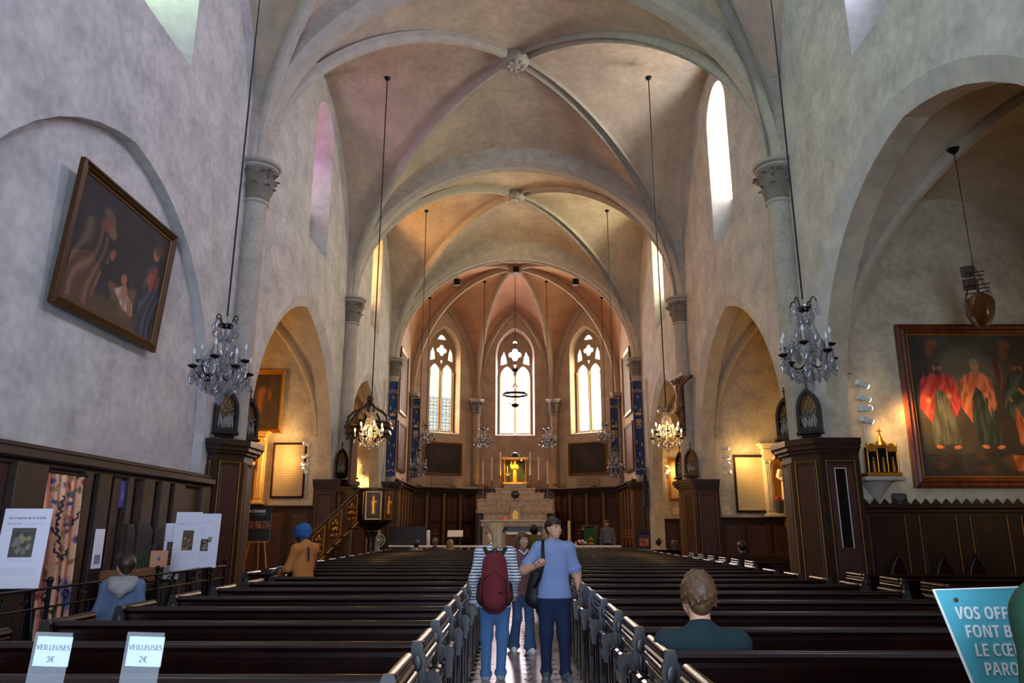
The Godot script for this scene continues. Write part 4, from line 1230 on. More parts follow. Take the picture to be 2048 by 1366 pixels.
# framed picture; local x right, y up, faces +z; origin at the middle of its lower edge
func framed(called: String, label: String, cat: String, at: Vector3, turn: float, w: float, h: float, fw: float, tex: Texture2D, fm: Material, lean := 0.0, group := "") -> Node3D:
	var t := thing(called, label, cat, at, turn, group)
	t.basis = ry(turn) * rx(lean)
	var canvas_m := mat(Color(1, 1, 1), 0.75, 0.0, tex)
	part(t, "canvas", G.new().quad(v3(-w / 2 + fw * 0.8, fw * 0.8, 0.02), v3(w / 2 - fw * 0.8, fw * 0.8, 0.02), v3(w / 2 - fw * 0.8, h - fw * 0.8, 0.02), v3(-w / 2 + fw * 0.8, h - fw * 0.8, 0.02)), canvas_m)
	part(t, "back_board", G.new().box(v3(0, h / 2, 0.0), v3(w - fw, h - fw, 0.03)), M.black_wood)
	var prof := [Vector2(0, 0), Vector2(0, 0.06), Vector2(0.25, 0.075), Vector2(0.4, 0.05), Vector2(0.62, 0.065), Vector2(0.8, 0.03), Vector2(1, 0.025), Vector2(1, 0)]
	for s in 4:
		var g := G.new()
		var c := [v3(-w / 2, 0, 0), v3(w / 2, 0, 0), v3(w / 2, h, 0), v3(-w / 2, h, 0)]
		var a: Vector3 = c[s]
		var b: Vector3 = c[(s + 1) % 4]
		var inn: Vector3 = [v3(0, 1, 0), v3(-1, 0, 0), v3(0, -1, 0), v3(1, 0, 0)][s]
		var d := (b - a).normalized()
		for k in prof.size() - 1:
			var p0: Vector2 = prof[k] * Vector2(fw, 1)
			var p1: Vector2 = prof[k + 1] * Vector2(fw, 1)
			g.quad(a + inn * p0.x + d * p0.x + v3(0, 0, p0.y), b + inn * p0.x - d * p0.x + v3(0, 0, p0.y), b + inn * p1.x - d * p1.x + v3(0, 0, p1.y), a + inn * p1.x + d * p1.x + v3(0, 0, p1.y))
		var bar := part(t, "frame_bar", g, fm)
		part(bar, "gilt_slip", G.new().tube([a + inn * fw * 0.9 + d * fw * 0.9 + v3(0, 0, 0.03), b + inn * fw * 0.9 - d * fw * 0.9 + v3(0, 0, 0.03)], fw * 0.07, 6), M.gilt)
	return t

# printed sheet: rows of tiny grey text with a picture
func sheet_tex(w: int, h: int, bg: Color, rows: Array, pics: Array) -> ImageTexture:
	var im := canvas(w, h, bg)
	var r := RandomNumberGenerator.new()
	r.seed = w * 3 + h
	for e in rows:      # x0, x1, y, thickness, grey
		var x := int(e[0] * w)
		while x < int(e[1] * w):
			var l := r.randi_range(2, 7)
			im.fill_rect(Rect2i(x, int(e[2] * h), mini(l, int(e[1] * w) - x), e[3]), bg.darkened(e[4] * r.randf_range(0.7, 1.0)))
			x += l + 2
	for e in pics:      # x, y, w, h, colours
		im.fill_rect(Rect2i(int(e[0] * w), int(e[1] * h), int(e[2] * w), int(e[3] * h)), e[4])
		for k in 26: dab(im, e[0] + e[2] * r.randf_range(0.15, 0.85), e[1] + e[3] * r.randf_range(0.12, 0.88), e[2] * 0.11, e[3] * 0.08, [e[5], e[6], e[4].darkened(0.3)][k % 3], r.randf() * 3, 0.4)
	return pic(im)

func lettering(parent: Node, called: String, txt: String, size: float, at: Vector3, m: Material, bold := true, serif := false, depth := 0.002, align := HORIZONTAL_ALIGNMENT_CENTER) -> MeshInstance3D:
	var tm := TextMesh.new()
	var f := SystemFont.new()
	f.font_names = PackedStringArray(["Droid Serif" if serif else "Droid Sans"])
	f.font_weight = 700 if bold else 400
	tm.font = f; tm.text = txt; tm.font_size = 64; tm.pixel_size = size / 64.0; tm.depth = depth; tm.horizontal_alignment = align
	tm.curve_step = 4.0
	var o := MeshInstance3D.new()
	o.name = called; o.mesh = tm; o.material_override = m; o.position = at
	parent.add_child(o, true)
	return o

func paintings() -> void:
	# nativity on the left wall, hung leaning forward
	framed("nativity_painting", "dark nativity painting in a narrow gilt frame leaning from the left wall", "painting", v3(-5.24, 4.1, -8.92), PI / 2, 2.42, 1.78, 0.13, nativity_tex(), M.gilt_dark, 0.07)
	framed("apostles_painting", "huge painting of three robed men in a brown frame under the model ship", "painting", v3(7.88, 2.32, -12.46), 0, 2.5, 2.82, 0.2, apostles_tex(), M.frame_wood, 0.02)
	framed("chapel_painting", "large gloomy painting in a gold frame high in the left chapel", "painting", v3(-7.35, 4.33, -20.96), 0, 1.25, 1.85, 0.13, murk_tex(5, Color(0.16, 0.11, 0.06), Color(0.3, 0.2, 0.1), Color(0.55, 0.3, 0.15)), M.gold, 0.02)
	for s in [-1, 1]:
		var xf := seg_xf(1 if s < 0 else 3)
		framed("apse_painting", "dark landscape-format painting below the %s apse window" % ("left" if s < 0 else "right"), "painting", xf * v3(s * 0.05, 4.2, 0.03), atan2(xf.basis.z.x, xf.basis.z.z), 2.1, 1.6, 0.1, murk_tex(11 + s, Color(0.08, 0.05, 0.03), Color(0.18, 0.1, 0.05), Color(0.22, 0.13, 0.08)), M.gilt)
		var sd := "left" if s < 0 else "right"
		framed("chancel_painting", "tall upper painting on the %s chancel wall between the banners" % sd, "painting", v3(s * 5.06, 6.6, -32.4), -s * PI / 2, 2.2, 2.9, 0.15, murk_tex(31 + s, Color(0.22, 0.12, 0.08), Color(0.34, 0.2, 0.14), Color(0.4, 0.25, 0.2)), M.frame_wood)
		framed("chancel_painting", "lower painting on the %s chancel wall between the banners" % sd, "painting", v3(s * 5.06, 4.1, -32.4), -s * PI / 2, 2.2, 2.1, 0.14, murk_tex(37 + s, Color(0.25, 0.15, 0.11), Color(0.36, 0.24, 0.18), Color(0.42, 0.3, 0.24)), M.frame_wood)
	framed("small_painting", "small painting with a red robed figure behind the crucifix pier", "painting", v3(6.7, 2.75, -29.05), 0, 1.45, 1.55, 0.1, murk_tex(51, Color(0.5, 0.42, 0.3), Color(0.66, 0.56, 0.4), Color(0.7, 0.2, 0.14)), M.gold)
	framed("pale_painting", "pale upright picture on the lit wall behind the pulpit", "painting", v3(-7.2, 3.0, -29.05), 0, 1.2, 2.2, 0.06, murk_tex(53, Color(0.66, 0.58, 0.45), Color(0.8, 0.74, 0.62), Color(0.55, 0.5, 0.42)), M.gilt)
	# inscription boards
	var rows := []
	for k in 20: rows.append([0.1 + 0.06 * ((k * 7) % 3), 0.9 - 0.06 * ((k * 5) % 3), 0.06 + 0.046 * k, 2, 0.45])
	var bt := sheet_tex(150, 260, Color(0.62, 0.53, 0.4), rows, [])
	framed("inscription_board", "grey inscribed board in a thin dark frame in the left chapel", "plaque", v3(-6.45, 2.5, -20.96), 0, 0.95, 1.55, 0.06, bt, M.dark_wood)
	var bt2 := sheet_tex(150, 260, Color(0.74, 0.66, 0.5), rows.map(func(e): return [e[0], e[1], e[2] * 0.8 + 0.16, 2, 0.28]), [])
	framed("inscription_board", "pale inscribed board in a dark frame left of the Christ statue", "plaque", v3(6.6, 2.1, -20.96), 0, 0.9, 1.6, 0.07, bt2, M.frame_dark)

# ---------------------------------------------------------------- chapels: panelling, niches, statues, lamps
func wainscot(x0: float, x1: float, z: float, h: float, step: float, label: String, crest: bool) -> void:
	var t := Node3D.new()
	t.name = "trim_%d" % trim_n; trim_n += 1
	add_child(t); t.set_meta("kind", "structure"); t.set_meta("label", label)
	var L := absf(x1 - x0)
	var xm := (x0 + x1) / 2
	part(t, "backing", G.new().box(v3(xm, h / 2, z + 0.02), v3(L, h, 0.04)), M.dark_wood)
	part(t, "cap", G.new().box(v3(xm, h - 0.03, z + 0.05), v3(L, 0.06, 0.1), Basis(), 0.015).box(v3(xm, h - 0.1, z + 0.045), v3(L, 0.06, 0.05), Basis(), 0.012), M.dark_wood)
	part(t, "skirting", G.new().box(v3(xm, 0.12, z + 0.05), v3(L, 0.24, 0.05), Basis(), 0.012), M.dark_wood)
	var n := int(L / step)
	var pm := G.new().box(Vector3.ZERO, v3(step * 0.74, h - 0.6, 0.03), Basis(), 0.012).mesh()
	var bm := G.new().box(Vector3.ZERO, v3(0.014, h - 0.5, 0.02), Basis(), 0.005).mesh()
	for k in n:
		var x := minf(x0, x1) + (k + 0.5) * L / n
		var p := part(t, "panel", pm, M.red_wood if not crest else M.dark_wood, v3(x, h / 2 + 0.08, z + 0.05))
		for s in [-1, 1]: part(p, "bead", bm, M.gilt, v3(s * step * 0.42, 0, 0.005))
	if crest:
		var tri := G.new().prism(PackedVector2Array([Vector2(-0.085, 0), Vector2(0.085, 0), Vector2(0, 0.1)]), 0.03).mesh()
		for k in int(L / 0.17): part(t, "crest_tooth", tri, M.black_wood, v3(minf(x0, x1) + 0.09 + k * 0.17, h, z + 0.06))

func spot_pole(at: Vector3, hs: Array, aims: Array, label: String, en: float, cone: float) -> void:
	var t := thing("spotlight_pole", label, "spotlight", at, 0, "spotlight poles in the chapels")
	var top: float = hs[0]
	part(t, "pole", G.new().tube([v3(0, hs[-1] - 0.35, 0), v3(0, top + 0.05, 0)], 0.012, 6), M.white_metal)
	for k in hs.size():
		var d: Vector3 = (aims[k] - (at + v3(0, hs[k], 0))).normalized()
		var b := Basis.looking_at(-d, Vector3.UP) # local +z points at the aim
		var p := part(t, "lamp_housing", G.new().box(v3(0, -0.01, -0.02), v3(0.1, 0.1, 0.12), Basis(), 0.012).lathe([Vector2(0.04, 0), Vector2(0.055, 0.09), Vector2(0.05, 0.09)], Transform3D(rx(PI / 2), v3(0, 0, 0.03)), 12), M.white_metal)
		p.transform = Transform3D(b, v3(0, hs[k], 0.04))
		part(p, "lamp_lens", G.new().ell(v3(0, 0, 0.125), v3(0.042, 0.042, 0.03), Basis(), 12, 8), M.lens)
		spot(at + v3(0, hs[k], 0.04) + b.z * 0.16, aims[k], Color(1.0, 0.79, 0.48), en if cone > 50.0 or k < 3 else 1.5, cone if cone > 50.0 or k < 3 else 62.0, 0.12)


# robed standing figure about h tall
func statue(t: Node3D, h: float, robe: Material, skin: Material, hair: Material, arms := true) -> void:
	var g := G.new().grid(28, 16, func(u, w):
		var a: float = u * TAU
		var r: float = lerpf(0.17, 0.115, w) * (1.0 + 0.35 * exp(-pow((w - 0.86) / 0.12, 2))) * (1.0 + 0.07 * sin(a * 7.0 + w * 2.0) * (1 - w))
		r *= (1.0 - smoothstep(0.93, 1.0, w) * 0.62)
		return v3(cos(a) * r * h * 0.62, w * h * 0.84, -sin(a) * r * h * 0.45))
	part(t, "robe", g, robe)
	part(t, "head", G.new().ell(v3(0, h * 0.91, 0.01 * h), v3(0.05, 0.068, 0.056) * h, Basis(), 14, 10).ell(v3(0, h * 0.9, 0.066 * h), v3(0.01, 0.016, 0.014) * h, Basis(), 8, 6).lathe([Vector2(0.032 * h, h * 0.82), Vector2(0.03 * h, h * 0.87)], Transform3D(), 10), skin)
	part(t, "hair", G.new().grid(16, 10, func(u, w):
		var a: float = lerpf(0.75, TAU - 0.75, u) + PI / 2
		var r: float = [0.0, 0.058, 0.066, 0.062][mini(3, int(w * 4))] if w < 0.001 else 0.066 * sin(minf(w * 2.2, PI / 2))
		return v3(cos(a) * r * h, h * (0.985 - w * 0.15), sin(a) * r * h)), hair)
	if arms:
		for s in [-1.0, 1.0]:
			part(t, "sleeve", G.new().tube([v3(s * 0.1, 0.79, 0) * h, v3(s * 0.145, 0.66, 0.02) * h, v3(s * 0.11, 0.6, 0.09) * h, v3(s * 0.03, 0.66, 0.12) * h], [0.042 * h, 0.045 * h, 0.042 * h, 0.036 * h], 8), robe)
			part(t, "hand", G.new().ell(v3(s * 0.015, 0.67, 0.13) * h, v3(0.02, 0.035, 0.014) * h, rz(s * 0.4), 8, 6), skin)
	part(t, "plinth", G.new().lathe([Vector2(0.0, -0.06), Vector2(0.2 * h * 0.8, -0.06), Vector2(0.19 * h * 0.8, 0.0), Vector2(0, 0.0)], Transform3D(), 16, 0, TAU, true), M.dark_stone)

func niche(at: Vector3, label: String, mt: Material, inner: Material) -> void:
	var t := thing("niche", label, "niche", at)
	var o := ring(0.38, 0.0, 1.25, 0.02, 10)
	var g := G.new()
	var F := func(a, z): return a.map(func(p): return v3(p.x, p.y, z))
	var outline := PackedVector2Array([Vector2(-0.62, 0), Vector2(-0.62, 1.95), Vector2(0.62, 1.95), Vector2(0.62, 0)])
	var pl := PackedVector2Array([Vector2(-0.62, 0)])
	for p in o: pl.push_back(p)
	pl.append_array([Vector2(0.62, 0), Vector2(0.62, 1.8), Vector2(-0.62, 1.8)])
	part(t, "surround", G.new().prism(pl, 0.16, tx(v3(0, 0, 0.08))), mt)
	part(t, "recess", g.grid(16, 10, func(u, w):
		var q: Vector2 = o[int(round(u * (o.size() - 1)))]
		var r := sin(w * PI / 2)
		return v3(q.x * cos(w * PI / 2), lerpf(q.y, minf(q.y, 1.25 + (q.y - 1.25) * 0.2), r * 0.4), 0.14 - 0.1 * r)), inner)
	part(t, "recess_back", G.new().prism(PackedVector2Array(o), 0.02, tx(v3(0, 0, 0.02))), inner)
	for s in [-1, 1]:
		var pa := part(t, "pilaster", G.new().box(v3(s * 0.52, 0.72, 0.18), v3(0.17, 1.3, 0.06), Basis(), 0.012), mt)
		for q in [-0.045, 0.0, 0.045]: part(pa, "flute", G.new().box(v3(s * 0.52 + q, 0.72, 0.212), v3(0.022, 1.15, 0.012), Basis(), 0.005), mt)
		part(t, "pilaster_capital", G.new().box(v3(s * 0.52, 1.42, 0.19), v3(0.22, 0.1, 0.1), Basis(), 0.02).ell(v3(s * 0.45, 1.4, 0.22), v3(0.04, 0.04, 0.04), Basis(), 8, 5).ell(v3(s * 0.59, 1.4, 0.22), v3(0.04, 0.04, 0.04), Basis(), 8, 5), mt)
	part(t, "cornice", G.new().box(v3(0, 1.84, 0.15), v3(1.36, 0.08, 0.28), Basis(), 0.02).box(v3(0, 1.91, 0.17), v3(1.5, 0.07, 0.34), Basis(), 0.025).box(v3(0, 1.72, 0.13), v3(1.26, 0.12, 0.2), Basis(), 0.02), mt)
	part(t, "arch_moulding", G.new().tube(o.slice(1, o.size() - 1).map(func(p): return v3(p.x * 1.06, p.y + 0.02, 0.17)), 0.03, 8), mt)
	part(t, "sill", G.new().box(v3(0, -0.05, 0.2), v3(1.36, 0.1, 0.4), Basis(), 0.02), mt)
	part(t, "keystone_shield", G.new().ell(v3(0, -0.3, 0.08), v3(0.17, 0.22, 0.05), Basis(), 14, 8).ell(v3(0, -0.28, 0.12), v3(0.1, 0.14, 0.03), Basis(), 12, 6), M.gilt if inner == M.ochre else mt)

func chapel_things() -> void:
	wainscot(5.68, 9.9, -12.5, 2.05, 0.72, "near-black wooden wainscot with a sawtooth crest below the apostles painting", true)
	wainscot(5.68, 9.9, -21.0, 1.98, 0.62, "red-brown panelled wainscot below the Christ statue niche", false)
	wainscot(-9.9, -5.68, -21.0, 2.3, 0.62, "red-brown panelled wainscot under the left chapel board", false)
	wainscot(5.68, 9.9, -29.1, 2.05, 0.62, "dark panelled wainscot in the far right chapel", false)
	wainscot(-9.9, -5.68, -29.1, 2.2, 0.62, "dark panelled wainscot in the far left chapel", false)
	niche(v3(7.6, 2.08, -20.99), "cream arched niche with fluted pilasters and ochre back", M.cream, M.ochre)
	var c := thing("statue", "white robed bearded Christ statue in the ochre niche", "statue", v3(7.52, 2.14, -20.72))
	statue(c, 1.42, M.cream_stone, M.statue_skin, M.statue_hair)
	niche(v3(-7.75, 2.42, -20.99), "gilt arched niche with a green back in the left chapel", M.gilt_cream, M.sage)
	var c2 := thing("statue", "pink and cream robed saint statue in the green niche", "statue", v3(-7.6, 2.48, -20.72))
	statue(c2, 1.45, M.rose_robe, M.statue_skin, M.statue_hair)
	var fp := thing("flower_pot", "small dark pot with red flowers at the Christ statue's feet", "flower pot", v3(7.26, 2.08, -20.66))
	part(fp, "pot", G.new().lathe([Vector2(0, 0), Vector2(0.08, 0), Vector2(0.1, 0.34), Vector2(0.08, 0.34), Vector2(0, 0.32)], Transform3D(), 12), M.slate)
	for k in 6: part(fp, "flower", G.new().ell(v3(cos(k) * 0.06, 0.38 + 0.03 * (k % 3), sin(k) * 0.06), v3(0.04, 0.035, 0.04), Basis(), 8, 5), M.red_petal)
	# lamps
	spot_pole(v3(5.76, 0, -12.1), [4.03, 3.79, 3.61, 3.42], [v3(9.0, 2.6, -12.5), v3(8.4, 3.0, -12.5), v3(9.4, 3.6, -12.5), v3(7.6, 2.9, -12.5)], "four white spotlights on a pole left of the apostles painting", 8.0, 25.0)
	spot_pole(v3(5.8, 0, -20.5), [3.86, 3.6, 3.36, 3.16], [v3(8.8, 3.2, -21.0), v3(8.2, 2.9, -21.0), v3(8.6, 5.4, -20.9), v3(8.8, 3.8, -20.0)], "four white spotlights on a pole left of the pale inscribed board", 1.4, 65.0)
	spot_pole(v3(-5.8, 0, -20.45), [3.95, 3.64, 3.4, 3.19], [v3(-8.6, 4.6, -21.0), v3(-8.2, 3.0, -21.0), v3(-9.0, 3.6, -20.6), v3(-8.4, 6.2, -20.6)], "four lit spotlights on a pole right of the grey inscribed board", 2.0, 65.0)
	spot_pole(v3(5.85, 0, -28.6), [4.05, 3.85, 3.6], [v3(6.7, 3.4, -29.1), v3(7.4, 4.0, -29.1), v3(6.0, 5.5, -28.6)], "three small spotlights above the red-robed painting", 2.5, 65.0)
	spot_pole(v3(-5.85, 0, -28.6), [4.1, 3.8], [v3(-7.2, 3.8, -29.1), v3(-6.2, 3.0, -29.1)], "pair of spotlights hidden behind the pulpit", 3.0, 65.0)
	# added unseen lamps on the chapels' outer walls, for warm fill light
	for q in [[-9.9, 4.4, -17.4, 6.5, "left chapel beyond the near pier"], [9.9, 4.4, -17.4, 2.6, "right chapel with the Christ statue"], [9.9, 3.0, -9.0, 0.6, "right chapel with the model ship"], [-9.9, 4.4, -25.4, 5.0, "far left chapel behind the pulpit"], [9.9, 4.4, -25.4, 4.5, "far right chapel behind the crucifix pier"]]:
		var wl := thing("added_fill_lamp", "added unseen fill lamp on the outer wall of the %s" % q[4], "lamp", v3(q[0], q[1], q[2]), 0, "added chapel fill lamps")
		var sd := -signf(q[0])
		part(wl, "wall_plate", G.new().box(v3(0.1 * -sd, 0, 0), v3(0.04, 0.2, 0.12), Basis(), 0.01), M.iron)
		part(wl, "fill_lamp_arm", G.new().tube([v3(-sd * 0.1, 0, 0), v3(sd * 0.1, 0.04, 0)], 0.012, 6), M.iron)
		part(wl, "fill_lamp_globe", G.new().ell(v3(sd * 0.2, 0.05, 0), v3(0.11, 0.11, 0.11), Basis(), 14, 10), glow(Color(1.0, 0.8, 0.5), 6.0))
		omni(v3(q[0] + sd * 0.2, q[1] + 0.05, q[2]), Color(1.0, 0.76, 0.43), q[3], 0.1)
	# reliquary on its bracket
	var r := thing("reliquary", "gilt gothic reliquary with three arches beside the apostles painting", "reliquary", v3(6.02, 2.5, -12.26))
	part(r, "base", G.new().box(v3(0, 0.03, 0), v3(0.56, 0.06, 0.3), Basis(), 0.012), M.gold)
	for k in 4: part(r, "pillar", G.new().tube([v3(-0.24 + k * 0.16, 0.06, 0.1), v3(-0.24 + k * 0.16, 0.46, 0.1)], 0.014, 6).lathe([Vector2(0.026, 0.46), Vector2(0.0, 0.58)], tx(v3(-0.24 + k * 0.16, 0, 0.1)), 6), M.gold)
	for k in 3:
		var a := part(r, "arch", G.new().prism(PackedVector2Array(ring(0.085, 0.4, 0.42, 0.04, 6).map(func(p): return p + Vector2(-0.16 + k * 0.16, 0.06 if k == 1 else 0.0))), 0.05, tx(v3(0, 0, 0.1))), M.gold)
		part(a, "glass_panel", G.new().box(v3(-0.16 + k * 0.16, 0.25, 0.09), v3(0.12, 0.34, 0.01)), M.dark_glass)
		part(a, "small_statue", G.new().lathe([Vector2(0.03, 0.07), Vector2(0.02, 0.24), Vector2(0.012, 0.26), Vector2(0.018, 0.29), Vector2(0, 0.32)], tx(v3(-0.16 + k * 0.16, 0, 0.12)), 8), M.gilt)
	part(r, "back", G.new().box(v3(0, 0.26, 0.04), v3(0.5, 0.42, 0.03)), M.black_wood)
	part(r, "cross", G.new().box(v3(0, 0.72, 0.1), v3(0.02, 0.16, 0.02)).box(v3(0, 0.74, 0.1), v3(0.09, 0.02, 0.02)), M.gold)
	part(r, "finial", G.new().lathe([Vector2(0.1, 0.5), Vector2(0.04, 0.58), Vector2(0.02, 0.66)], tx(v3(0, 0, 0.1)), 8), M.gold)
	var br := thing("wall_bracket", "grey carved stone bracket carrying the gilt reliquary", "bracket", v3(6.02, 2.1, -12.5))
	part(br, "shelf", G.new().box(v3(0, 0.36, 0.2), v3(0.66, 0.07, 0.4), Basis(), 0.02), M.stone)
	part(br, "console", G.new().lathe([Vector2(0.02, 0), Vector2(0.08, 0.08), Vector2(0.16, 0.2), Vector2(0.28, 0.33)], tx(v3(0, 0, 0)), 14, 0, PI), M.stone)
	var sp := thing("name_plate", "tiny dark octagonal plate below the apostles painting", "plaque", v3(6.38, 2.16, -12.49))
	part(sp, "plate", G.new().prism(PackedVector2Array([Vector2(-0.13, -0.05), Vector2(-0.1, -0.08), Vector2(0.1, -0.08), Vector2(0.13, -0.05), Vector2(0.13, 0.05), Vector2(0.1, 0.08), Vector2(-0.1, 0.08), Vector2(-0.13, 0.05)]), 0.02), M.slate)
	for k in 3: part(sp, "inscription", G.new().box(v3(0, 0.03 - k * 0.03, 0.011), v3(0.17, 0.008, 0.002)), M.pewter)
	ship()
	for k in 3:
		var m := thing("stone_tablet", ["small inscribed stone tablet low by the crucifix pier", "small inscribed tablet between the pale board and the niche", "small tablet under the red-robed painting"][k], "plaque", [v3(5.86, 2.03, -20.98), v3(7.05, 2.05, -20.98), v3(6.2, 2.2, -29.08)][k])
		part(m, "tablet", G.new().box(v3(0, 0.11, 0.012), v3(0.24 if k != 1 else 0.13, 0.22, 0.025), Basis(), 0.006), M.cream)
		for q in 3: part(m, "inscription", G.new().box(v3(0, 0.06 + q * 0.05, 0.026), v3(0.16 if k != 1 else 0.08, 0.01, 0.002)), M.slate)

func ship() -> void:
	var t := thing("model_ship", "brown model sailing ship hanging in the right chapel", "model ship", v3(6.8, 4.48, -10.3), -0.55)
	# hull: bow points towards the camera
	part(t, "hull", G.new().grid(16, 14, func(u, w):
		var z: float = lerpf(-0.42, 0.36, w)
		var k: float = pow(maxf(0.0, sin(clampf((w + 0.12) / 1.12, 0, 1) * PI)), 0.6)
		var a: float = lerpf(-PI / 2, PI / 2, u)
		return v3(sin(a) * 0.2 * k, 0.42 - cos(a) * (0.38 * k) - 0.06 * pow(w - 0.5, 2) * -4.0, z)), M.ship_hull)
	part(t, "deck", G.new().grid(4, 14, func(u, w):
		var k: float = pow(maxf(0.0, sin(clampf((w + 0.12) / 1.12, 0, 1) * PI)), 0.6)
		return v3(lerpf(-0.19, 0.19, u) * k, 0.38, lerpf(-0.4, 0.34, w))), M.dark_wood)
	part(t, "stern_castle", G.new().box(v3(0, 0.48, -0.3), v3(0.24, 0.2, 0.24), Basis(), 0.03), M.dark_wood)
	for k in 3:
		var z: float = [-0.22, 0.0, 0.2][k]
		var h: float = [0.95, 1.22, 0.85][k]
		var ms := part(t, "mast", G.new().tube([v3(0, 0.36, z), v3(0, h, z)], [0.016, 0.006], 6), M.dark_wood)
		for j in 2: part(ms, "yard", G.new().tube([v3(-0.16 + 0.04 * j, 0.62 + j * 0.2, z + 0.02), v3(0.16 - 0.04 * j, 0.62 + j * 0.2, z + 0.02)], 0.008, 5), M.dark_wood)
		if k == 1:
			for j in 2: part(ms, "sail", G.new().grid(6, 4, func(u, w): return v3(-0.15 - 0.02 + u * 0.18, 0.62 + w * 0.17 + j * 0.2, z + 0.03 + 0.03 * sin(u * PI) * sin(w * PI))), M.sail)
	for s in [-1, 1]:
		for k in 3: part(t, "shroud", G.new().tube([v3(s * 0.18, 0.42, -0.15 + k * 0.16), v3(0, 1.05 - k * 0.06, [-0.22, 0.0, 0.2][k])], 0.003, 4), M.iron)
	part(t, "bowsprit", G.new().tube([v3(0, 0.44, 0.3), v3(0, 0.6, 0.62)], [0.014, 0.005], 6), M.dark_wood)
	part(t, "hanging_wire", G.new().tube([v3(0, 1.2, 0), v3(0, 2.9, 0)], 0.005, 4), M.iron)
	part(t, "ceiling_hook", G.new().lathe([Vector2(0.0, 2.82), Vector2(0.05, 2.86), Vector2(0.1, 2.92)], Transform3D(), 8), M.iron)

# ---------------------------------------------------------------- pulpit, crucifix, chancel furniture
func gold_scroll(p: Vector3, b: Basis, k: float) -> G:
	var g := G.new()
	for s in [-1, 1]:
		for j in 3:
			var sp := []
			for i in 10:
				var a := i * 0.55
				sp.append(p + b * (v3(s * (0.05 + 0.05 * exp(-a * 0.3) * cos(a)), -0.14 + j * 0.12 + 0.06 * exp(-a * 0.3) * sin(a), 0.01) * k))
			g.tube(sp, 0.012 * k, 5)
		g.ell(p + b * (v3(s * 0.03, 0.0, 0.012) * k), v3(0.03, 0.05, 0.012) * k, b * rz(s * 0.6), 8, 5)
	g.ell(p + b * (v3(0, 0.16, 0.012) * k), v3(0.03, 0.045, 0.014) * k, b, 8, 5)
	return g

